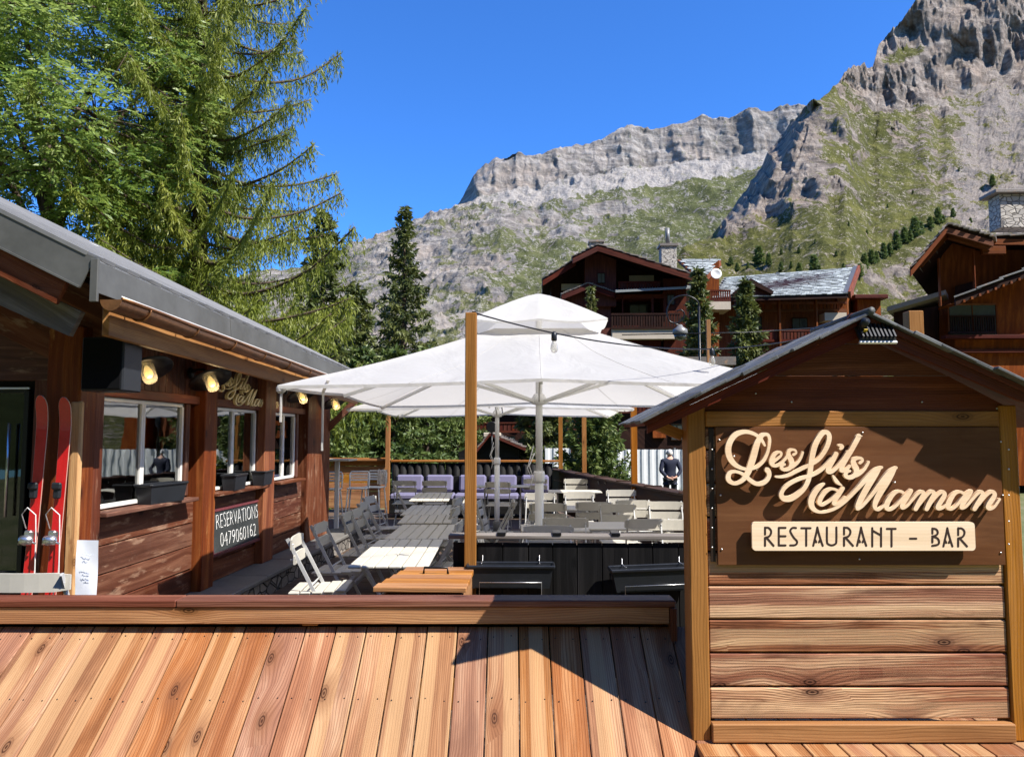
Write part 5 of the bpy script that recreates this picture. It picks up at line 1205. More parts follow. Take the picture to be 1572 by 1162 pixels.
# rear wing with pale tiles and an orange verge
b = MB(); b.prism([at(1062, 722, D + 6), at(1062, 415, D + 6), at(1083, 415, D + 6), at(1104, 399, D + 6), at(1104, 722, D + 6)], (0, 6, 0)); b.build('wall', M['chalet_orange'], ch, O)
a, c, e = at(1075, 424, D + 4), at(1036, 402, D + 10), at(1106, 400, D + 6.5)
b = MB(); P4 = [at(1070, 426, D + 3.6), at(1086, 423, D + 3.6), at(1107, 399, D + 8), at(1040, 399, D + 8)]; b.prism(P4, (0, 0, -.2)); w2 = b.build('roof', M['chalet_orange'], ch, O)
b = MB(); tiles(b, P4[0] + Vector((0, 0, .05)), P4[1] + Vector((0, 0, .05)), P4[3] + Vector((0, 0, .05)), 10, 6, .06, P4[2] + Vector((0, 0, .05))); b.build('tiles', M['paletile'], w2, O)
b = MB(); b.bar(at(1082, 428, D + 3.6), at(1105, 403, D + 8), .2, .5); b.build('barge_board', M['chalet_orange'], w2, O)
balcony(ch, O, 1088, 1122, 445, 463, D + 4.5, 'chalet', 10); b = MB(); pbox(b, 1088, 1122, 463, 475, D + 4.5, 2.5); b.build('balcony_base', M['plaster'], ch, O)
q = at(1099, 421, D + 3.2); b = MB(); b.lathe(q, [(.03, -.05), (.30, .03), (.42, .10), (.41, .12), (.28, .05), (.0, .02)], 18, Matrix.Rotation(R(80), 3, 'X')); b.tube([q, q + Vector((0, .5, -.2))], .04, 6); b.build('satellite_dish', M['white_metal'], ch, O)
# --- building with the pale tiled roof
D2 = 60.0; O = Vector((at(1210, 540, D2).x, D2 + 3, 3.0)); ch = empty('tiled_house', O, 0, 'orange brown house with a wide pale grey tiled roof and dormer', 'house')
b = MB(); pbox(b, 1096, 1296, 455, 722, D2 + 3, 8); b.prism([at(1286, 722, D2 + 2.8), at(1286, 455, D2 + 2.8), at(1300, 448, D2 + 2.8), at(1311, 420, D2 + 7), at(1311, 715, D2 + 7)], (-.4, .6, 0)); b.build('wall', M['chalet_orange'], ch, O)
P4 = [at(1093, 458, D2 + .5), at(1302, 452, D2 + .5), at(1317, 411, D2 + 10), at(1112, 427, D2 + 10)]
b = MB(); b.prism(P4, (0, 0, -.28)); rf_ = b.build('roof', M['chalet_dark'], ch, O)
b = MB(); tiles(b, P4[0] + Vector((0, 0, .04)), P4[1] + Vector((0, 0, .04)), P4[3] + Vector((0, 0, .04)), 17, 26, .07, P4[2] + Vector((0, 0, .04))); b.build('tiles', M['paletile'], rf_, O)
b = MB(); b.bar(P4[1] + Vector((.1, 0, -.05)), P4[2] + Vector((.1, 0, -.05)), .2, .55); b.build('barge_board', M['chalet_orange'], rf_, O)
b = MB(); b.bar(P4[1] + Vector((-.1, .0, .14)), P4[2] + Vector((-.1, 0, .14)), .55, .06); b.build('verge_sheet', M['zinc_panel'], rf_, O)
b = MB(); b.prism([at(1124, 451, D2 + .3), at(1152, 428, D2 + .3), at(1154, 428, D2 + .3), at(1188, 447, D2 + .3), at(1186, 452, D2 + .3), at(1153, 436, D2 + .3), at(1128, 456, D2 + .3)], (0, 5, 0)); dm = b.build('dormer', M['chalet_dark'], ch, O)
b = MB(); b.prism([at(1128, 458, D2 + .6), at(1153, 436, D2 + .6), at(1184, 452, D2 + .6), at(1184, 458, D2 + .6)], (0, 3, 0)); b.build('dormer_front', M['chalet'], dm, O)
for px in (1195, 1252): b = MB(); pbox(b, px, px + 5, 458, 540, D2 + 1.2, .4, .02); b.build('post', M['chalet_orange'], ch, O)
balcony(ch, O, 1165, 1300, 464, 478, D2 + 2.2, 'chalet_orange', 26); balcony(ch, O, 1170, 1310, 506, 524, D2 + 1.4, 'chalet', 26)
b = MB(); pbox(b, 1266, 1300, 480, 492, D2 + 1.5, 1.2); b.build('balcony_base', M['plaster'], ch, O)
window(ch, O, 1216, 1240, 488, 506, D2 + 2.8); window(ch, O, 1150, 1170, 486, 506, D2 + 2.8)
b = MB(); pbox(b, 1316, 1361, 458, 722, D2 + 4, 6); b.build('wall', M['chalet_orange'], ch, O)
b = MB(); pbox(b, 1312, 1364, 452, 458, D2 + 3.4, 8, .05); b.build('roof', M['chalet'], ch, O)
# --- chalet on the right edge
D3 = 30.0; O = Vector((at(1540, 560, D3).x, D3 + 3, 2.0)); ch = empty('timber_chalet', O, 0, 'tall orange timber chalet with stone chimney at the right edge', 'chalet')
def wp(pts, d, th, mat, nm='wall'):
    b = MB(); b.prism([at(x, y, d) for x, y in pts], (th * .62, th, 0)); return b.build(nm, M[mat], ch, O)
wp([(1440, 745), (1440, 404), (1460, 368), (1522, 384), (1760, 384), (1760, 745)], D3 + 2.2, 7, 'chalet_orange')
wp([(1466, 745), (1466, 462), (1536, 434), (1760, 350), (1760, 745)], D3 + 1.0, 3, 'chalet_orange')
wp([(1420, 745), (1420, 474), (1466, 474), (1466, 745)], D3 + 2.0, 3, 'chalet_orange')
def rs(e, r_, d, depth, th, bm='chalet_orange', tm='lauze', rows=9, cols=10):
    a, c = at(*e, d), at(*r_, d); up = Vector((0, 0, th)); b = MB(); ev = Vector((depth * .62, depth, 0)); b.prism([a, c, c + up, a + up], ev); rf_ = b.build('roof', M['chalet_dark'], ch, O)
    b = MB(); b.prism([a + Vector((0, -.05, -.20)), c + Vector((0, -.05, -.20)), c + Vector((0, -.05, .02)), a + Vector((0, -.05, .02))], (0, .1, 0)); b.build('barge_board', M[bm], rf_, O)
    b = MB(); tiles(b, a + up + ev + Vector((0, 0, .01)), a + up + Vector((0, -.16, .01)), c + up + ev + Vector((0, 0, .01)), rows, cols, .06); b.build('tiles', M[tm], rf_, O); return rf_
rs((1397, 417), (1452, 350), D3 - .2, 9, .16); rs((1524, 371), (1452, 350), D3 - .2, 9, .16)
rs((1760, 372), (1520, 368), D3 + .6, 9, .16)
rs((1466, 461), (1780, 336), D3 - .2, 3.2, .12, 'chalet_dark', 'slate')
for k in range(12):
    b = MB(); q = at(1475 + k * 12, 462 - k * 4.75, D3 - .05); b.bar(q + Vector((0, -.25, -.05)), q + Vector((0, 1.6, -.05)), .08, .10); b.build('rafter', M['chalet_orange'], ch, O)
b = MB(); b.bar(at(1412, 408, D3 + .4), at(1452, 362, D3 + .4), .16, .2); b.bar(at(1452, 362, D3 + .4), at(1520, 382, D3 + .4), .16, .2)
pbox(b, 1494, 1499, 382, 446, D3 + .5, .14, .01); pbox(b, 1441, 1446, 396, 470, D3 + .5, .14, .01); pbox(b, 1508, 1545, 378, 390, D3 + .4, .2, .02); b.build('timbers', M['chalet_orange'], ch, O)
wp([(1466, 520), (1466, 440), (1494, 432), (1494, 520)], D3 + 2.0, .3, 'chalet_dark', 'recess')
b = MB(); pbox(b, 1534, 1700, 298, 348, D3 + 3, .85, .03); cst = b.build('chimney', M['chimney'], ch, O)
b = MB(); pbox(b, 1528, 1706, 290, 293.5, D3 + 2.8, 1.25, .02); b.build('cap', M['lauze'], cst, O); b = MB(); pbox(b, 1537, 1697, 293, 298, D3 + 3.06, .72); b.build('smoke_opening', M['dark_inside'], cst, O)
window(ch, O, 1456, 1531, 466, 516, D3 + .9, 'chalet_orange', 'far_glass', 2.2); balcony(ch, O, 1458, 1529, 484, 512, D3 + .85, 'chalet_dark', 20)
b = MB(); pbox(b, 1452, 1620, 514, 519, D3 + .6, .4, .01); pbox(b, 1450, 1620, 536, 541, D3 + .8, .3, .01); b.build('string_course', M['chalet'], ch, O)
b = MB(); q0, q1 = at(1362, 478, D3 + 1), at(1452, 452, D3 + 1); b.prism([q0, q1, q1 + Vector((0, 0, .18)), q0 + Vector((0, 0, .18))], (2.4, 4, 0)); b.build('roof', M['lauze'], ch, O)
b = MB(); pbox(b, 1395, 1421, 477, 560, D3 - 1, .5, .02); q = at(1408, 476, D3 - .8); b.build('timber_pier', M['post'], ch, O)
wp([(1372, 745), (1372, 480), (1440, 470), (1440, 745)], D3 + 1.6, 3, 'chalet_dark')
# --- dark chalets and the black hut behind the terrace
D4 = 36.0; O = Vector((at(780, 690, D4).x, D4 + 3, -.5)); ch = empty('shaded_chalet', O, 0, 'dark brown chalet in shade behind the black hut', 'chalet')
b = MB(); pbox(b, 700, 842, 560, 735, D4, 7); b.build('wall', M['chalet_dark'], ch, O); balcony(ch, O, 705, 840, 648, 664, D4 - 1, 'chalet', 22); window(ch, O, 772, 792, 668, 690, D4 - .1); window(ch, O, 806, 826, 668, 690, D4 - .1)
b = MB(); P_ = [at(690, 585, D4 - 1), at(770, 540, D4 - 1), at(852, 585, D4 - 1)]; b.prism([P_[0], P_[1], P_[2], P_[2] + Vector((0, 0, .3)), P_[1] + Vector((0, 0, .35)), P_[0] + Vector((0, 0, .3))], (0, 9, 0)); b.build('roof', M['lauze'], ch, O)
D5 = 27.0; O = Vector((at(752, 700, D5).x, D5 + 2, -.5)); ch = empty('black_hut', O, 0, 'small black plank hut with a low pitched tiled roof', 'hut')
b = MB(); b.prism([at(704, 735, D5), at(704, 694, D5), at(752, 672, D5), at(796, 690, D5), at(796, 735, D5)], (0, 4, 0)); b.build('wall', M['black_wood'], ch, O)
for (e, r_) in (((692, 745), (752, 669)), ((806, 692), (752, 669))):
    a, c = at(*e, D5 - .3), at(*r_, D5 - .3); b = MB(); b.prism([a, c, c + Vector((0, 0, .10)), a + Vector((0, 0, .10))], (0, 4.6, 0)); rf_ = b.build('roof', M['chalet'], ch, O)
    b = MB(); tiles(b, a + Vector((0, 4.6, .11)), a + Vector((0, 0, .11)), c + Vector((0, 4.6, .11)), 7, 10, .04); b.build('tiles', M['lauze'], rf_, O)
b = MB(); pbox(b, 742, 768, 664, 671, D5 + 1, .6, .02); b.build('chimney', M['plaster'], ch, O)
D6 = 38.0; O = Vector((at(1010, 690, D6).x, D6 + 3, -.6)); ch = empty('shaded_house', O, 0, 'dark house in deep shade behind the white fence', 'house')
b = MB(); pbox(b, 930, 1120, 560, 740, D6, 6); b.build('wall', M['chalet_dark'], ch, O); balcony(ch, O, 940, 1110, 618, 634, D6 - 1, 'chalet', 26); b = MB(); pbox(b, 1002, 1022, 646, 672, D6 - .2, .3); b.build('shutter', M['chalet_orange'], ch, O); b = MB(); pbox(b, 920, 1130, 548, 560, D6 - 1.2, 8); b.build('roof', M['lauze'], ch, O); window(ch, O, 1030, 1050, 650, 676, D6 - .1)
# clock-like round lamp on the hut
q = at(755, 655.5, 26); r = empty('round_sign', (q.x, 26, q.z), 0, 'small white round disc on a thin mast above the black hut', 'sign'); b = MB(); b.lathe((0, 0, 0), [(.0, -.03), (.16, -.03), (.17, 0), (.0, .012)], 18, Matrix.Rotation(R(90), 3, 'X')); b.build('disc', M['white_metal'], r); b = MB(); b.lathe((0, -.03, 0), [(.165, -.01), (.19, -.01), (.19, .02), (.165, .02)], 18, Matrix.Rotation(R(90), 3, 'X')); b.tube([(0, .03, -.18), (0, .03, -1.3)], .025, 8); b.build('mast', M['black_metal'], r)
# white corrugated fence
def corr(px0, px1, py0, d, label, z0=-.6):
    a, c = at(px0, py0, d), at(px1, py0, d); O = Vector(((a.x + c.x) / 2, d, z0)); r = empty('sheet_fence', O, 0, label, 'fence', 'white sheet metal fences'); b = MB(); n = int((c.x - a.x) / .045); P_ = []
    for i in range(n + 1):
        x = a.x + (c.x - a.x) * i / n; y = d + (.035 if (i // 3) % 2 else 0) ; P_.append([Vector((x, y, z0)), Vector((x, y, a.z))])
    b.grid(P_, False); b.grid([[q + Vector((0, .008, 0)) for q in row] for row in P_], False); b.build('sheet', M['corrug'], r, O)
    b = MB(); x = a.x
    while x < c.x: b.box((x, d + .07, (z0 + a.z + .06) / 2), (.06, .06, a.z - z0 + .06)); x += 2.2
    b.build('post', M['zinc'], r, O)
corr(936, 1330, 690, 26.5, 'white ribbed metal fence behind the man in the navy jacket'); corr(837, 876, 688, 26, 'pale metal sheet fence behind the far orange post')
# iron street lamp with a curled crook
LD_ = 24.0; base = at(1060, 545, LD_); O = Vector((base.x, LD_, -.4)); r = empty('street_lamp', O, 0, 'black iron street lamp hanging from a curled crook', 'street lamp')
b = MB(); tp = [at(*q, LD_) for q in ((1073, 470), (1070, 462), (1060, 455.5), (1047, 454), (1034, 459), (1026, 470), (1024, 482), (1027, 492), (1035, 496), (1044, 494), (1050, 487), (1050, 480), (1045, 476), (1039, 478))]
b.tube([Vector((tp[0].x, LD_, -.4)), Vector((tp[0].x, LD_, 2)), tp[0]], .035, 8); b.tube([Vector(q) for q in smooth_path(tp, 4)], .024, 8); b.build('post', M['black_metal'], r, O)
q = at(1044, 503, LD_); b = MB(); b.tube([at(1036, 496, LD_), at(1043, 500, LD_)], .02, 6); b.lathe(q, [(.0, .10), (.06, .09), (.10, .02), (.22, -.06), (.24, -.20), (.20, -.22)], 16); lh = b.build('lantern_cap', M['zinc'], r, O); b = MB(); b.lathe(q, [(.20, -.22), (.17, -.34), (.06, -.40), (0, -.41)], 16); b.build('lantern_glass', M['far_glass'], lh, O)
# ------------------------------------------------------------------ ground and mountains
b = MB(); n = 46; P_ = []
for i in range(n):
    row = []
    for j in range(n):
        s = (i / (n - 1)) ** 2.6; y = -30 + s * 9030; x = ((j / (n - 1)) * 2 - 1); x = math.copysign(abs(x) ** 2.4, x) * 7000
        z = -.62 + (.10 * noise.noise(Vector((x * .11, y * .11, 0))) if abs(x) < 300 and y < 300 else 0) - max(0, y - 400) * .004
        row.append(Vector((x, y, z)))
    P_.append(row)
b.grid(P_); tag(b.build('ground', M['ground']), 'grassy trodden valley ground', None, None, 'structure')
def fb(v, f, o=5, h=.9):
    return noise.fractal(v * f, h, 2.1, o)
def rid(v, f, o=5):
    return noise.ridged_multi_fractal(v * f, .95, 2.1, o, .9, 2.0)
def blob(px, py, bl):
    s = 0.0
    for (x, y, rx, ry, a, k) in bl:
        dx, dy = px - x, py - y; c, sn = math.cos(R(a)), math.sin(R(a)); u = (dx * c + dy * sn) / rx; v = (-dx * sn + dy * c) / ry
        q = u * u + v * v
        if q < 4: s += k * math.exp(-q)
    return s
def terrain(name, mat, pxs, rows, sky_, foot, r0, r1, cliff, gr, sc, disp, label, back=.25):
    """Columns are bearings; along each one the ground climbs from distance r0 to the crest at r1; it climbs steeply where cliff > 0."""
    V = []; G = []; S = []; nr = rows; C = len(pxs)
    for px in pxs:
        ys, yf = interp(px, sky_), interp(px, foot); R0, R1 = interp(px, r0), interp(px, r1)
        wts = []; ysn = []
        for i in range(nr):
            s = i / (nr - 1); y = yf + (ys - yf) * s; ysn.append(y); wts.append(1.0 - .80 * min(1, max(0, cliff(px, y))))
        cum = np.cumsum(wts); cum = (cum - cum[0]) / (cum[-1] - cum[0])
        for i in range(nr):
            r = R0 + (R1 - R0) * cum[i]; p = at(px, ysn[i], r); cl = min(1, max(0, cliff(px, ysn[i])))
            g = gr(px, ysn[i]); s2 = sc(px, ysn[i]); off = disp(p, cl, g, px, ysn[i]); V.append(p + off); G.append(g); S.append(s2)
        for k in (1, 2):
            p = V[-1].copy() if k == 1 else V[-1].copy(); d = Vector((p.x, p.y, 0)).normalized(); p += d * (R1 * back * .5); p.z -= R1 * .02 * k * k; V.append(p); G.append(.2); S.append(0)
    nr2 = nr + 2
    fs = [(c * nr2 + i, (c + 1) * nr2 + i, (c + 1) * nr2 + i + 1, c * nr2 + i + 1) for c in range(C - 1) for i in range(nr2 - 1)]
    me = bpy.data.meshes.new(name); me.from_pydata(V, [], fs); me.materials.append(mat)
    for nm, arr in (('grass', G), ('scree', S)):
        a = me.attributes.new(nm, 'FLOAT', 'POINT'); a.data.foreach_set('value', np.array(arr, dtype=np.float32))
    me.polygons.foreach_set('use_smooth', [True] * len(me.polygons)); me.update()
    o = bpy.data.objects.new(name, me); COL.objects.link(o); tag(o, label, None, None, 'structure'); return V, nr2
# far ridge
SK1 = [(200, 470), (420, 420), (500, 398), (555, 377), (600, 362), (640, 340), (690, 322), (704, 315), (712, 303), (722, 286), (738, 262), (757, 246), (775, 240), (800, 238), (816, 242), (830, 240), (850, 232), (880, 222), (905, 219), (925, 213), (950, 200), (968, 197), (1000, 199), (1020, 196), (1045, 190), (1075, 181), (1100, 180), (1120, 183), (1150, 172), (1180, 172), (1205, 165), (1225, 172), (1260, 185), (1350, 170), (1500, 150)]
CB1 = [(200, 470), (690, 322), (704, 317), (735, 308), (770, 300), (800, 294), (830, 298), (870, 282), (920, 275), (960, 262), (1010, 258), (1060, 254), (1100, 250), (1150, 238), (1200, 232), (1300, 225)]
SB1 = [(200, 470), (690, 323), (720, 316), (770, 312), (830, 318), (880, 312), (940, 300), (1000, 292), (1060, 287), (1110, 276), (1160, 262), (1220, 245)]
def cl1(px, y):
    a, c = interp(px, SK1), interp(px, CB1); k = 0
    if px > 690: k = min(1, max(0, (c - y) / 10 + .5))
    k = max(k, blob(px, y, [(960, 325, 55, 12, -8, .9), (800, 345, 70, 12, -12, .55), (870, 360, 50, 8, -5, .6), (1080, 330, 25, 8, 10, .4), (650, 385, 60, 10, -20, .5), (740, 400, 80, 9, 15, .5), (700, 440, 60, 10, 30, .5), (880, 395, 60, 8, -20, .4)]))
    return k
def gr1(px, y):
    c, s = interp(px, CB1), interp(px, SB1)
    if y < c + 8: return .05 + .11 * min(1, max(0, (y - c + 8) / 16))
    if y < s + 3: return .16
    g = interp(px, [(550, .40), (700, .42), (800, .54), (900, .66), (1000, .76), (1150, .84)]) + .08 * min(1, max(0, (y - 330) / 100))
    return g - .55 * max(0, cl1(px, y)) + blob(px, y, [(1030, 345, 70, 16, -12, .25), (820, 410, 40, 50, 25, .28), (1090, 300, 50, 14, -15, .3), (760, 370, 30, 8, -20, .2)]) - blob(px, y, [(640, 420, 60, 30, 20, .22), (850, 350, 60, 8, -15, .2)])
def sc1(px, y):
    c, s = interp(px, CB1), interp(px, SB1)
    if y > c - 3 and y < s + 8 and px > 690: return .95 - .5 * max(0, (y - s) / 8)
    return .12 + blob(px, y, [(780, 320, 40, 6, -10, .5), (720, 340, 50, 6, -25, .35)])
def gul(q, f, o, k=.55):
    a = 1.0; s = 0.0; t = 0.0
    for i in range(o):
        n = 1 - abs(noise.noise(q * f)) * 1.6; s += a * n * abs(n); t += a; a *= k; f *= 2.13
    return s / t
def ledge(z): f = z - math.floor(z); return min(1, f * 3.2) - f
def dp1(p, cl, g, px, y):
    q = Vector((p.x, p.y * .45, p.z * .16)); q2 = Vector((p.x + 40 * noise.noise(p * .008), p.y, p.z)); gl = gul(q, .0065, 6); f = fb(p, .004, 4); r = gul(q2, .011, 5, .62)
    st = ledge(p.z * .012 + fb(p, .003, 3) * .8)
    a = cl * ((gl - .3) * 62 + st * 8) + (1 - cl) * ((r - .3) * (48 if g < .5 else 22) + (gul(p, .0032, 3) - .3) * 60) + f * 26
    e = fb(p, .035, 4)
    return Vector((e * 5, -a * (.45 + .5 * cl), a * (.12 if cl > .5 else .50) + e * (7 if g < .45 else 4)))
def dp1b(p, cl, g, px, y):
    o = dp1(p, cl, g, px, y)
    if 690 < px < 800 and 240 < y < 316:
        xs_ = interp(y, [(240, 775), (246, 757), (262, 738), (286, 722), (303, 712), (315, 704)]); t = min(1, max(0, (px - xs_) / 22)); o = o + (p - CAM) * (.07 * (1 - t) ** 1.3)
    return o
pxs = list(np.linspace(200, 530, 25)) + list(np.linspace(540, 1290, 430)) + list(np.linspace(1300, 1500, 10))
terrain('far_ridge_hill', M['far_mountain'], pxs, 250, SK1, [(200, 600), (1500, 600)], [(200, 800), (1500, 800)], [(200, 2300), (700, 2600), (1000, 2900), (1500, 3000)], cl1, gr1, sc1, dp1b, 'distant grey limestone ridge with scree and grass below', .3)
# near slope on the right
SK2 = [(250, 640), (500, 628), (700, 604), (850, 560), (940, 505), (1000, 440), (1050, 392), (1082, 372), (1100, 357), (1112, 340), (1125, 322), (1140, 300), (1156, 275), (1170, 258), (1185, 236), (1200, 212), (1215, 188), (1232, 174), (1252, 160), (1270, 148), (1285, 135), (1296, 116), (1318, 108), (1340, 102), (1344, 88), (1348, 70), (1365, 52), (1385, 36), (1405, 14), (1420, 2), (1440, -14), (1480, -40), (1530, -70), (1600, -105), (1700, -150), (1900, -200)]
FT2 = [(250, 706), (900, 708), (1000, 725), (1100, 734), (1900, 734)]
CLB = [(1285, 135), (1296, 128), (1312, 150), (1335, 178), (1352, 184), (1376, 176), (1400, 172), (1440, 158), (1452, 142), (1470, 142), (1500, 140), (1520, 120), (1545, 118), (1572, 98), (1700, 40)]
ROCK2 = [(1220, 230, 26, 70, 25, .62), (1170, 290, 20, 55, 32, .7), (1290, 205, 28, 22, 10, .45), (1240, 300, 38, 18, -12, .5), (1195, 330, 42, 10, -5, .6), (1140, 345, 40, 8, 20, .5), (1320, 250, 26, 7, -15, .5), (1450, 172, 18, 6, 0, .7), (1372, 205, 16, 7, -5, .7), (1280, 290, 12, 9, -40, .7), (1330, 430, 60, 14, -8, .55), (1400, 408, 45, 14, -14, .55), (1380, 448, 50, 10, 0, .5), (1120, 362, 25, 8, -40, .5)]
def cl2(px, y):
    k = 0.0
    if px > 1286:
        c = interp(px, CLB)
        k = min(1, max(0, (c - y) / 16 + .5)) * (1.0 - .75 * blob(px, y, [(1390, 85, 45, 9, -18, 1.0), (1470, 20, 60, 8, -28, .9), (1420, 135, 12, 40, 15, .3)]))
    if px < 1235 and px > 1095:
        s = interp(px, SK2)
        k = max(k, interp(px, [(1095, 0), (1115, .85), (1195, .85), (1235, 0)]) * min(1, max(0, (s + 32 - y) / 12)))
    return max(k, blob(px, y, ROCK2))
def gr2(px, y):
    g = .68 + .10 * min(1, max(0, (y - 300) / 100)) - .50 * interp(px, [(1380, 0), (1440, .35), (1500, .85), (1572, 1.0)]) * interp(y, [(140, .9), (380, .9), (420, .1)]) - .75 * min(1, cl2(px, y))
    g += blob(px, y, [(1345, 215, 45, 26, -30, .30), (1300, 330, 120, 26, -14, .28), (1390, 85, 40, 10, -15, .75), (1360, 270, 40, 20, -20, .25), (1460, 195, 12, 30, 20, .35), (1200, 385, 100, 18, -5, .25), (1390, 380, 70, 16, -30, .4)]) - blob(px, y, [(1230, 260, 40, 60, 20, .30)])
    return g
def sc2(px, y):
    s = .95 * interp(px, [(1350, 0), (1430, .35), (1490, .85), (1572, .95)]) * interp(y, [(125, .4), (160, 1), (370, 1), (410, .1)])
    s += blob(px, y, [(1400, 200, 10, 80, 28, .3), (1265, 230, 7, 60, 30, .5), (1470, 310, 90, 14, -20, .45), (1330, 300, 60, 8, -15, .25)])
    if cl2(px, y) > .6: s *= .1
    return s
def dp2(p, cl, g, px, y):
    q = Vector((p.x, p.y * .5, p.z * .20)); gl = gul(q, .016, 6, .6); f = fb(p, .011, 4); near = min(1.0, p.y / 260)
    q2 = Vector((p.x + 12 * noise.noise(p * .03), p.y, p.z)); r = gul(q2, .035, 5, .62); st = ledge(p.z * .04 + fb(p, .01, 3) * .8 + p.x * .006)
    rock = min(1, max(0, (.55 - g) * 3))
    a = (cl * ((gl - .3) * 30 + st * 4) + (1 - cl) * ((r - .3) * (6 + 11 * rock) + (gul(p, .012, 3) - .3) * 12) + f * 8) * near
    e = fb(p, .11, 4) * near
    return Vector((-a * .3 * cl + e * 1.5, -a * (.4 + .6 * cl), a * (.12 if cl > .5 else .5) + e * (1.5 + 1.5 * rock)))
def dp2b(p, cl, g, px, y):
    o = dp2(p, cl, g, px, y); k = 0.0; u = p - CAM
    if 1080 < px < 1260 and 165 < y < 372:      # the shaded left flank of the spur
        xs_ = interp(y, [(165, 1244), (188, 1215), (212, 1200), (236, 1185), (258, 1170), (275, 1156), (300, 1140), (322, 1125), (340, 1112), (372, 1080)])
        wd = 30 + 10 * noise.noise(Vector((px * .02, y * .03, 4))); t = min(1, max(0, (px - xs_) / wd)); k += .22 * (1 - t) ** 1.25 * min(1, (y - 165) / 25)
    if px > 1280:                               # buttresses: each turns a flank to the left
        for (x0, ya, yb, w0, a) in ((1300, 105, 185, 34, .05), (1352, 112, 182, 30, .05), (1346, 20, 100, 60, .09), (1392, 115, 175, 26, .04), (1462, 55, 142, 44, .07), (1506, 62, 142, 30, .045), (1420, 95, 160, 20, .03), (1545, 20, 120, 30, .05), (1480, -30, 45, 40, .05)):
            xx = x0 + (y - (ya + yb) / 2) * -.12; t = (px - xx) / w0; v = min(1, max(0, (y - ya) / 40)) * min(1, max(0, (yb - y) / 40)); t += .35 * noise.noise(Vector((px * .03, y * .03, x0)))
            if -.5 < t < 1.4: q_ = (1.4 - t) / 1.4 if t >= 0 else (1 + t * 2); k += .62 * a * v * q_ * q_ * (3 - 2 * q_)
    k += sum(a * math.exp(-((px - x) / rx) ** 2 - ((y - yy) / ry) ** 2) * max(0, min(1, .5 - (px - x) / rx)) for (x, yy, rx, ry, a) in ((1245, 300, 26, 14, .03), (1285, 292, 16, 10, .025), (1330, 250, 30, 8, .02), (1195, 330, 36, 10, .03), (1210, 255, 20, 30, .03), (1180, 300, 20, 14, .03)) if abs(px - x) < 3 * rx)
    return o + u * k
pxs = list(np.linspace(250, 1040, 70)) + list(np.linspace(1046, 1600, 420)) + list(np.linspace(1606, 1900, 40))
V2, NR2 = terrain('near_slope_hill', M['near_mountain'], pxs, 300, SK2, FT2, [(250, 75), (900, 70), (1100, 44), (1900, 44)], [(250, 420), (900, 420), (1050, 480), (1215, 620), (1400, 820), (1572, 900), (1900, 1000)], cl2, gr2, sc2, dp2b, 'steep mountain slope of rock, scree and grass on the right', .2)
PX2 = np.array(pxs)
def on_slope(px, py):
    c = int(np.argmin(abs(PX2 - px))); best = None
    for i in range(NR2 - 2):
        p = V2[c * NR2 + i]; d = (CROT.transposed() @ (p - CAM)); y = CY - FPX * d.y / -d.z
        if best is None or abs(y - py) < best[0]: best = (abs(y - py), p)
    return best[1]

# unseen hill added behind the camera to hold back low sky light
V = []; nA, nR = 60, 14
for i in range(nA):
    a = R(-172 + 344 * i / (nA - 1)) - R(90); edge = min(1, min(i, nA - 1 - i) / 9)
    for j in range(nR):
        r = 70 + 330 * (j / (nR - 1)); p = Vector((r * math.cos(a), r * math.sin(a) , 0))
        if edge < 1 and p.y > 0: pass
        V.append(Vector((p.x, p.y, -1.2 + (210 * (j / (nR - 1)) ** 1.25 * edge * (1 if p.y < 60 else .35) * (1 + .25 * noise.noise(p * .01))))))
V = [v for v in V]
mb = MB(); mb.grid([[V[i * nR + j] for j in range(nR)] for i in range(nA) if (math.sin(R(-172 + 344 * i / (nA - 1)) - R(90)) < .12)], False)
tag(mb.build('sky_screen_hill', M['sky_screen']), 'unseen dark hill added behind the camera to block low sky', None, None, 'structure')
# ------------------------------------------------------------------ vegetation
def leaf_mesh(name, C, D, L, W, tone, mat, parent=None, bend=None):
    n = len(C); D = D / np.maximum(np.linalg.norm(D, axis=1, keepdims=True), 1e-6)
    rnd = rng.normal(size=(n, 3)); S = np.cross(D, rnd); S /= np.maximum(np.linalg.norm(S, axis=1, keepdims=True), 1e-6)
    L = np.broadcast_to(np.asarray(L), (n,))[:, None]; W = np.broadcast_to(np.asarray(W), (n,))[:, None]
    v = np.empty((n, 4, 3)); v[:, 0] = C; v[:, 1] = C + D * L * .45 + S * W * .5; v[:, 2] = C + D * L; v[:, 3] = C + D * L * .45 - S * W * .5
    me = bpy.data.meshes.new(name); me.vertices.add(4 * n); me.vertices.foreach_set('co', v.astype(np.float32).ravel())
    me.loops.add(4 * n); me.loops.foreach_set('vertex_index', np.arange(4 * n, dtype=np.int32)); me.polygons.add(n)
    me.polygons.foreach_set('loop_start', np.arange(0, 4 * n, 4, dtype=np.int32)); me.polygons.foreach_set('loop_total', np.full(n, 4, dtype=np.int32))
    a = me.attributes.new('tone', 'FLOAT', 'POINT'); a.data.foreach_set('value', np.repeat(np.clip(tone, 0, 1), 4).astype(np.float32))
    me.materials.append(mat); me.update(calc_edges=True); o = bpy.data.objects.new(name, me); COL.objects.link(o)
    if parent is not None: o.parent = parent
    return o
def polyline(pts, n):
    return np.array([np.array(q) for q in smooth_path([tuple(p) for p in pts], n)])
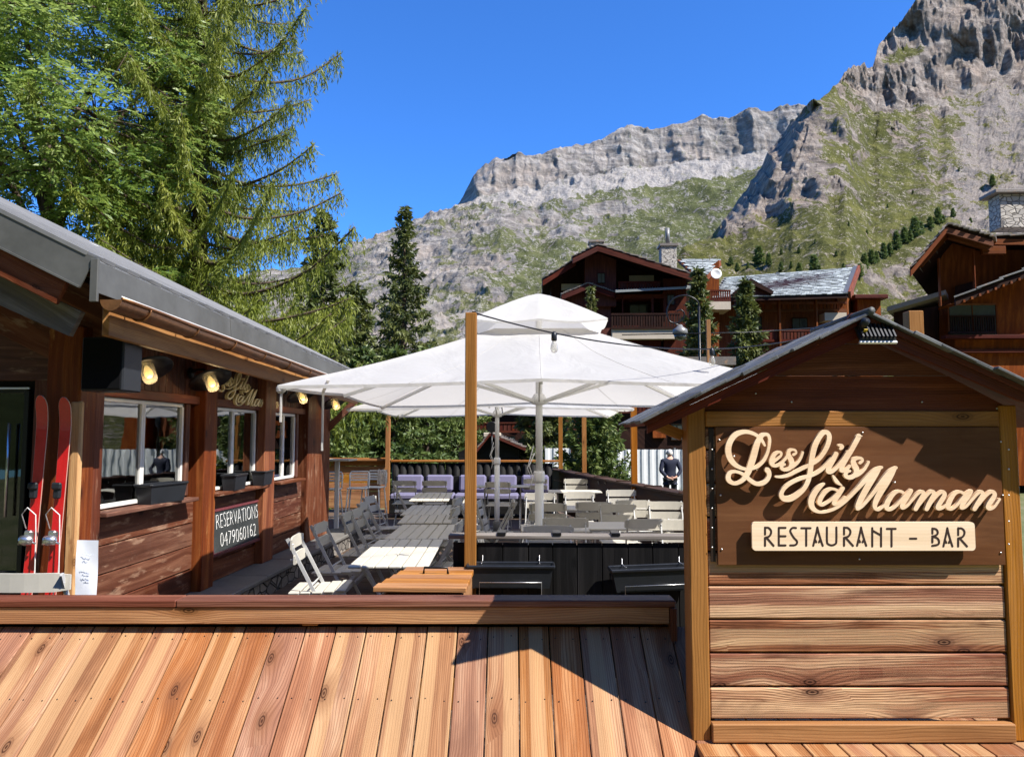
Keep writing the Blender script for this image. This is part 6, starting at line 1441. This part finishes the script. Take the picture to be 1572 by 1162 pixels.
def conifer(loc, H, Rd, seed, label, mat, group, nbr=90, z0=.06, spr=26, lt=.09, up=.0, droop=.25, bare=.0, build=True, powr=.85, wd=.30, drape=.55, jag=.35):
    g = np.random.default_rng(seed); root = empty('spruce_tree', loc, 0, label, 'tree', group)
    b = MB(); b.tube([(0, 0, -.3), (0, 0, H * .3), (.02, .01, H * .7), (0, 0, H * .98)], [H * .018 + .03, H * .014 + .02, H * .007 + .01, .008], 8)
    C, D, T, LL = [], [], [], []
    for i in range(nbr):
        f = z0 + (1 - z0) * (i + g.random()) / nbr; z = H * f * .985; az = i * 2.399 + g.normal() * .35
        ln = (Rd * (1 - f) ** powr + .05 * Rd) * (1 - jag * g.random() + .1)
        dirv = np.array((math.cos(az), math.sin(az), 0)); el = up + .55 * f - droop * (1 - f) + g.normal() * .08; tip = .25
        p0 = np.array((0, 0, z)); p1 = p0 + dirv * ln * .5 + np.array((0, 0, ln * .5 * math.tan(el) * .8)); p2 = p0 + dirv * ln + np.array((0, 0, ln * math.tan(el) * .75 + tip * ln * .15))
        if ln > .3 * Rd: b.tube([p0, p1, p2], [.008 + ln * .008, .006 + ln * .004, .003], 4)
        tb = .5 + g.normal() * .17; m = max(8, int(1.5 * spr * (ln / Rd) ** .7 + 6))
        for k in range(m):
            t = .08 + .92 * (k + g.random()) / m if ln > .35 * Rd else g.random(); t = t ** .85
            base = (1 - t) ** 2 * p0 + 2 * t * (1 - t) * p1 + t * t * p2
            sd = np.cross(dirv, (0, 0, 1)) * (1 if k % 2 else -1); tw = ln * wd * (1.15 - .75 * t) * (.6 + .6 * g.random())
            d = dirv * .55 + sd * (.9 - .5 * t) + np.array((0, 0, -drape * (.4 + g.random() * .8))); q = max(3, int(tw / lt * 1.5))
            for s in range(q):
                u = (s + .5) / q; pos = base + d * tw * u + g.normal(size=3) * lt * .22
                dd = d + g.normal(size=3) * .55; C.append(pos); D.append(dd); T.append(tb + g.normal() * .14 + .22 * u); LL.append(lt * (1.3 + .7 * g.random()))
    b.build('trunk', M['bark'], root); LL = np.array(LL)
    leaf_mesh('crown', np.array(C), np.array(D), LL * 1.45, LL * .48, np.array(T), M[mat], root); return root
def larch(loc, H, Rd, seed, label):
    g = np.random.default_rng(seed); root = empty('larch_tree', loc, 0, label, 'tree'); b = MB()
    b.tube([(0, 0, -.3), (.1, 0, H * .25), (-.05, .05, H * .6), (0, 0, H)], [.24, .20, .11, .02], 10); C, D, T, LL = [], [], [], []
    nb = 135
    for i in range(nb):
        f = .14 + .86 * (i + g.random()) / nb; z = H * f; az = i * 2.399 + g.normal() * .3; ln = Rd * (1 - f) ** .62 * (.62 + .5 * g.random()) + .25
        dirv = np.array((math.cos(az), math.sin(az), 0)); rise = .30 + .18 * g.normal()
        P = polyline([(0, 0, z), dirv * ln * .33 + np.array((0, 0, z - .10 * ln)), dirv * ln * .7 + np.array((0, 0, z - .06 * ln + .10 * ln * rise)), dirv * ln + np.array((0, 0, z + ln * .42 * rise))], 6)
        b.tube([tuple(p) for p in P], [.012 + ln * .012 * (1 - k / len(P)) for k in range(len(P))], 5)
        tb = .5 + g.normal() * .16; m = int(ln / .026)
        for k in range(m):
            t = .10 + .90 * (k + g.random()) / m; x = t * (len(P) - 1); j = min(int(x), len(P) - 2); base = P[j] + (P[j + 1] - P[j]) * (x - j)
            sd = np.cross(dirv, (0, 0, 1)) * g.choice((-1, 1)); hang = (.22 + .85 * g.random() ** 1.3) * (1.0 - .50 * t) * (.6 + .12 * ln)
            out = sd * (.18 + .5 * g.random()) + dirv * (.1 + .3 * g.random()); q = max(5, int(hang / .032))
            for s in range(q):
                u = s / q; pos = base + out * hang * .8 * math.sin(u * 1.5) + np.array((0, 0, -hang * u ** 1.25)) + g.normal(size=3) * .013
                dd = np.array((0, 0, -1.0)) + g.normal(size=3) * .42 + out * .3; C.append(pos); D.append(dd); T.append(tb + g.normal() * .13 + .1 * t); LL.append(.10 + .08 * g.random())
            pos = base + g.normal(size=3) * .02
            for _ in range(2): C.append(pos); D.append(dirv * .5 + np.array((0, 0, .5)) + g.normal(size=3) * .6); T.append(tb + .15); LL.append(.12)
    b.build('trunk', M['bark'], root); LL = np.array(LL); leaf_mesh('crown', np.array(C), np.array(D), LL, LL * .13 + .006, np.array(T), M['larch_leaf'], root); return root
def broadleaf(loc, H, cz, rx, rz_, seed, label, ncl=300, nlf=230, ls=.13, mat='leaf'):
    g = np.random.default_rng(seed); root = empty('broadleaf_tree', loc, 0, label, 'tree'); b = MB(); C, D, T, LL = [], [], [], []
    b.tube([(0, 0, -.3), (.08, 0, cz * .3), (-.05, .1, cz * .6), (0, 0, cz)], [.26, .2, .16, .10], 10)
    limbs = []
    for i in range(13):
        az = i * 2.399; z0 = cz * (.32 + .05 * i); e = np.array((math.cos(az) * rx * (.5 + .35 * g.random()), math.sin(az) * rx * (.5 + .35 * g.random()), cz + rz_ * (-.6 + 1.45 * i / 13)))
        P = polyline([(0, 0, z0), tuple(e * np.array((.4, .4, 1)) * np.array((1, 1, 0)) + np.array((0, 0, z0 * .5 + e[2] * .5))), tuple(e)], 5); limbs.append(P); b.tube([tuple(p) for p in P], [.09 * (1 - .8 * k / len(P)) for k in range(len(P))], 6)
    ends = np.concatenate([P[3:] for P in limbs])
    for i in range(ncl):
        while True:
            v = g.normal(size=3); v /= np.linalg.norm(v); rr = .45 + .58 * g.random() ** .5
            lump = 1 + .22 * noise.noise(Vector(v * 2.3) + Vector((seed, 0, 0)))
            p = np.array((v[0] * rx, v[1] * rx, v[2] * rz_)) * rr * lump + np.array((0, 0, cz))
            if p[2] > 1.2: break
        near = ends[np.argmin(((ends - p) ** 2).sum(1))]; mid = (near + p) / 2 + np.array((0, 0, .1)); b.tube([tuple(near), tuple(mid), tuple(p)], [.022, .014, .006], 4)
        cr = .34 + .34 * g.random(); tb = .48 + g.normal() * .2; outd = v * np.array((1, 1, .4))
        n = int(nlf * (cr / .5) ** 2)
        for k in range(n // 9):      # compound leaves: nine leaflets along a drooping stalk
            u = g.normal(size=3); u /= np.linalg.norm(u); q = p + u * cr * g.random() ** .4 * np.array((1, 1, .62)); st = u * np.array((1, 1, .3)) + outd * .4 + np.array((0, 0, -.25)) + g.normal(size=3) * .2; st /= np.linalg.norm(st)
            sd = np.cross(st, (0, 0, 1) + g.normal(size=3) * .3); sd /= max(np.linalg.norm(sd), 1e-3); tt = tb + g.normal() * .1
            for s in range(9):
                a = (s // 2) / 4.0; pos = q + st * ls * 1.9 * a + np.array((0, 0, -.05 * a * a)); sg = 1 if s % 2 else -1
                C.append(pos); D.append(st * (1 if s == 8 else .55) + (0 if s == 8 else sg) * sd * .8 + np.array((0, 0, -.12))); T.append(tt + g.normal() * .05); LL.append(ls * (.75 + .4 * g.random()))
    b.build('trunk', M['bark'], root); LL = np.array(LL); leaf_mesh('crown', np.array(C), np.array(D), LL, LL * .34, np.array(T), M[mat], root); return root
q = at(60, 600, 15.5); broadleaf((q.x, 15.5, -.4), 13, 8.4, 3.0, 4.6, 3, 'leafy rowan tree standing behind the grey sheet roof', 460, 250, .13)
q = at(-190, 600, 17); broadleaf((q.x, 17, -.4), 13, 8.6, 2.6, 4.8, 5, 'leafy tree at the left edge behind the rowan', 170, 210, .14)
q = at(235, 600, 18.5); broadleaf((q.x, 18.5, -.4), 9, 4.4, 2.3, 2.6, 8, 'lower bushy tree between the rowan and the larch', 150, 210, .125)
q = at(295, 600, 16.5); larch((q.x, 16.5, -.4), 17.5, 4.6, 4, 'tall larch with long drooping branches reaching over the roof')
q = at(492, 600, 27); conifer((q.x, 27, -.4), 10.2, 2.3, 21, 'dark spruce half hidden behind the larch branches', 'spruce_leaf', 'spruces beyond the terrace', 110, lt=.11, spr=30)
q = at(545, 600, 31); conifer((q.x, 31, -.4), 8.2, 2.2, 22, 'dark spruce between the larch and the pointed spruce', 'spruce_leaf', 'spruces beyond the terrace', 100, lt=.12, spr=28)
q = at(618, 600, 33); conifer((q.x, 33, -.4), 1.6 + .4 + (670 - 303) * 33 / 1190, 2.75, 23, 'pointed dark spruce standing alone against the mountain', 'spruce_leaf', 'spruces beyond the terrace', 135, lt=.10, spr=34, droop=.30, powr=1.0)
for k, (px, d, H, Rr, lb) in enumerate(((512, 24, 4.2, 1.5, 'low green spruce seen beside the chalet corner'), (556, 29, 5.5, 1.9, 'green spruce behind the plank fence'), (604, 27, 5.2, 1.8, 'green spruce behind the slim orange post'), (655, 30, 5.6, 2.0, 'bright green spruce under the canopy, left of the tall pole'), (700, 33, 6.0, 1.9, 'green spruce beside the black hut roof'))):
    q = at(px, 690, d); conifer((q.x, d, -.5), H, Rr, 40 + k, lb, 'pine_leaf', 'spruces beyond the terrace', 80, lt=.10, spr=26, z0=.02, drape=.35, powr=.6)
q = at(912, 700, 22.5); conifer((q.x, 22.5, -.6), 3.4, 1.05, 51, 'dense bushy pine right of the orange posts', 'pine_leaf', None, 110, z0=.03, lt=.075, spr=26, up=.5, droop=-.4, powr=.42, drape=.1, jag=.5)
q = at(835, 700, 29); conifer((q.x, 29, -.6), 4.2, 1.5, 52, 'dark shrubby spruce behind the pale metal sheet', 'spruce_leaf', None, 80, z0=.02, lt=.10, spr=24, powr=.5)
q = at(1075, 600, 42); conifer((q.x, 42, -.4), 2.0 + (670 - 408) * 42 / 1190, 2.1, 53, 'slim dark spruce before the red chalet balcony', 'spruce_leaf', 'slim spruces before the chalets', 110, lt=.14, spr=26, jag=.5)
q = at(1148, 600, 40); conifer((q.x, 40, -.4), 2.0 + (670 - 425) * 40 / 1190, 2.0, 54, 'slim dark spruce before the pale tiled roof', 'spruce_leaf', 'slim spruces before the chalets', 110, lt=.14, spr=26, jag=.5)
q = at(908, 600, 42); conifer((q.x, 42, -.4), 2.0 + (670 - 432) * 42 / 1190, .95, 55, 'small spruce tip rising over the canopy vent', 'spruce_leaf', 'slim spruces before the chalets', 70, lt=.12, spr=16, jag=.5)
# young larches on the slope: one of each kind, then copies
def slope_tree(seed):
    return conifer((0, 0, 0), 5.0, 1.25, seed, 'x', 'slope_leaf', None, 34, z0=.05, lt=.26, spr=12, up=.3, droop=.0, powr=.75, drape=.2, jag=.4)
protos = [slope_tree(70), slope_tree(71), slope_tree(72)]
for p in protos: p.name = 'young_larch'
spots = [(1300, 428, 17), (1313, 424, 22), (1327, 414, 26), (1338, 406, 24), (1346, 403, 18), (1357, 397, 25), (1366, 392, 20), (1376, 384, 30), (1388, 374, 26), (1397, 371, 18), (1406, 364, 33), (1414, 358, 20), (1425, 352, 20), (1437, 345, 28), (1446, 343, 14), (1463, 334, 15), (1490, 340, 9), (1522, 286, 18), (1283, 437, 15), (1270, 436, 12), (1180, 408, 20), (1164, 405, 30), (1120, 408, 14), (1132, 415, 13), (1146, 412, 11), (1200, 417, 16), (1214, 412, 11), (1230, 420, 18), (1244, 417, 26), (1258, 423, 16), (1290, 415, 13), (1195, 392, 10), (1226, 388, 10), (1280, 392, 9), (1330, 360, 8), (1250, 372, 7), (1300, 348, 7), (1420, 420, 12), (1434, 424, 10), (1345, 470, 12), (1100, 415, 14), (1470, 262, 6), (1400, 300, 6), (1360, 320, 6)]
first = [True] * 3
for k, (px, py, h) in enumerate(spots):
    j = k % 3; p = on_slope(px, py); r = protos[j] if first[j] else copy_tree(protos[j]); first[j] = False
    s = h * p.y / FPX / 5.0; r.location = p - Vector((0, 0, .3 * s)); r.scale = (s * random.uniform(.9, 1.25), s * random.uniform(.9, 1.25), s); r.rotation_euler = (0, 0, random.uniform(0, 6))
    tag(r, 'young green larch growing on the grassy mountain slope', 'tree', 'young larches on the mountain slope')
# grass by the man
g = np.random.default_rng(9); n = 16000; gx = g.uniform(1.6, 6.5, n); gy = g.uniform(13.0, 25.5, n); k = (gx > .4 + (20 - gy) * .22); gx, gy = gx[k], gy[k]; n = len(gx)
lump = np.array([noise.noise(Vector((x * .9, y * .9, 0))) for x, y in zip(gx, gy)]); gz = -.60 + 0 * gx
o = leaf_mesh('grass', np.stack((gx, gy, gz), 1), np.stack((g.normal(size=n) * .35, g.normal(size=n) * .35, np.ones(n)), 1), .28 + .30 * g.random(n) + .28 * np.maximum(0, lump), .018 + .012 * g.random(n), .5 + .25 * g.normal(size=n) + .4 * lump, M['grass']); tag(o, 'tall yellow green grass beyond the brown parapet', None, None, 'stuff')
# ------------------------------------------------------------------ the man seen from behind
def skin_mesh(name, verts, edges, rad, mat, parent, sub=2, root=0):
    me = bpy.data.meshes.new(name); me.from_pydata(verts, edges, []); o = bpy.data.objects.new(name, me); COL.objects.link(o)
    o.modifiers.new('s', 'SKIN'); sv = me.skin_vertices[0].data
    for i, r in enumerate(rad): sv[i].radius = r if isinstance(r, tuple) else (r, r)
    sv[root].use_root = True; m = o.modifiers.new('d', 'SUBSURF'); m.levels = m.render_levels = sub
    dg = bpy.context.evaluated_depsgraph_get(); m2 = bpy.data.meshes.new_from_object(o.evaluated_get(dg)); bpy.data.objects.remove(o); m2.materials.clear(); m2.materials.append(mat)
    m2.polygons.foreach_set('use_smooth', [True] * len(m2.polygons)); o = bpy.data.objects.new(name, m2); COL.objects.link(o); o.parent = parent; return o
q = at(1028, 690, 21.5); PZ = q.z - 1.74; MAN = empty('person', (q.x, 21.5, PZ), R(4), 'man with white hair in a navy jacket, hands clasped behind his back', 'person')
# local -Y is his back (towards us)
body_v = [(0, 0, .95), (0, .01, 1.12), (0, 0, 1.32), (0, .0, 1.46), (0, .02, 1.54), (0, .03, 1.63), (0, .03, 1.70),
 (-.10, 0, .90), (-.11, .01, .50), (-.11, -.01, .09), (-.115, .12, .04), (.10, 0, .90), (.12, .02, .50), (.13, 0, .09), (.14, .13, .04),
 (-.19, -.01, 1.43), (-.27, -.08, 1.17), (-.10, -.19, .98), (-.03, -.205, .955), (.19, -.01, 1.43), (.27, -.08, 1.17), (.11, -.19, .985), (.03, -.19, .965)]
body_e = [(0, 1), (1, 2), (2, 3), (3, 4), (4, 5), (5, 6), (0, 7), (7, 8), (8, 9), (9, 10), (0, 11), (11, 12), (12, 13), (13, 14), (3, 15), (15, 16), (16, 17), (17, 18), (3, 19), (19, 20), (20, 21), (21, 22)]
body_r = [(.15, .11), (.145, .10), (.165, .11), (.13, .08), .055, (.078, .092), (.065, .08), .085, .055, .042, .035, .085, .055, .042, .035, .06, .043, .030, .032, .06, .043, .030, .032]
for sgn, h in ((-1, 18), (1, 22)):     # fingers folded over each other behind the back
    hv = Vector(body_v[h])
    for f_ in range(5):
        i = len(body_v); p = hv + Vector((-sgn * .02, -.014 if sgn < 0 else -.004, .028 - f_ * .014)); t = hv + Vector((-sgn * (.075 - .006 * abs(f_ - 1.5)), -.022 if sgn < 0 else -.008, .010 - f_ * .016)); 
        if f_ == 4: p = hv + Vector((0, -.01, .03)); t = hv + Vector((-sgn * .03, -.02, .065))
        body_v += [tuple(p), tuple(t)]; body_e += [(h, i), (i, i + 1)]; body_r += [.009, .0075]
skin_mesh('body', body_v, body_e, body_r, M['skin'], MAN)
jv = [(0, 0, .80), (0, 0, .95), (0, .01, 1.12), (0, 0, 1.32), (0, .0, 1.45), (0, .012, 1.515), (-.195, -.01, 1.425), (-.275, -.085, 1.17), (-.13, -.175, 1.0), (.195, -.01, 1.425), (.275, -.085, 1.17), (.14, -.175, 1.005)]
je = [(0, 1), (1, 2), (2, 3), (3, 4), (4, 5), (4, 6), (6, 7), (7, 8), (4, 9), (9, 10), (10, 11)]
skin_mesh('jacket', jv, je, [(.19, .14), (.185, .135), (.175, .125), (.195, .13), (.15, .095), (.075, .075), .078, .060, .046, .078, .060, .046], M['navy'], MAN, root=1)
tv = [(0, 0, .95), (-.10, 0, .88), (-.11, .01, .50), (-.11, -.01, .08), (.10, 0, .88), (.12, .02, .50), (.13, 0, .08)]
skin_mesh('trousers', tv, [(0, 1), (1, 2), (2, 3), (0, 4), (4, 5), (5, 6)], [(.16, .12), .10, .075, .065, .10, .075, .065], M['trouser'], MAN)
b = MB()
for s in (-1, 1): b.lathe((s * .122, .05, .04), [(.05, -.04), (.055, -.02), (.05, .02), (.03, .05)], 10, Matrix.Diagonal((1, 2.3, 1)))
b.build('shoes', M['black_plastic'], MAN)
b = MB(); vs = []
for i in range(9):
    row = []
    for j in range(17):
        th = math.pi * .62 * i / 8; ph = 2 * math.pi * j / 16; k = 1 + .03 * noise.noise(Vector((i * .9, j * .9, 0)))
        row.append(Vector((math.sin(th) * math.cos(ph) * .085 * k, .025 + math.sin(th) * math.sin(ph) * .100 * k - .014, 1.645 + math.cos(th) * .105 * k)))
    vs.append(row)
b.grid(vs); b.build('hair', M['grey_hair'], MAN)
for s in (-1, 1):
    b = MB(); b.lathe((s * .082, .03, 1.635), [(0, -.032), (.012, -.025), (.016, .005), (.012, .025), (0, .032)], 10); b.build('ear', M['skin'], MAN)
# face: nose, brow, mouth (turned away from us)
b = MB(); b.lathe((0, .125, 1.635), [(.012, -.02), (.014, -.01), (.008, .03), (0, .035)], 8); b.build('nose', M['skin'], MAN)
b = MB(); [b.lathe((s * .03, .112, 1.655), [(0, -.008), (.009, 0), (0, .008)], 8) for s in (-1, 1)]; b.build('eyes', M['black_plastic'], MAN)
b = MB(); b.tube([(-.025, .113, 1.59), (0, .12, 1.588), (.025, .113, 1.59)], .004, 5); b.build('mouth', plain('lips', (.4, .15, .12), .5), MAN)
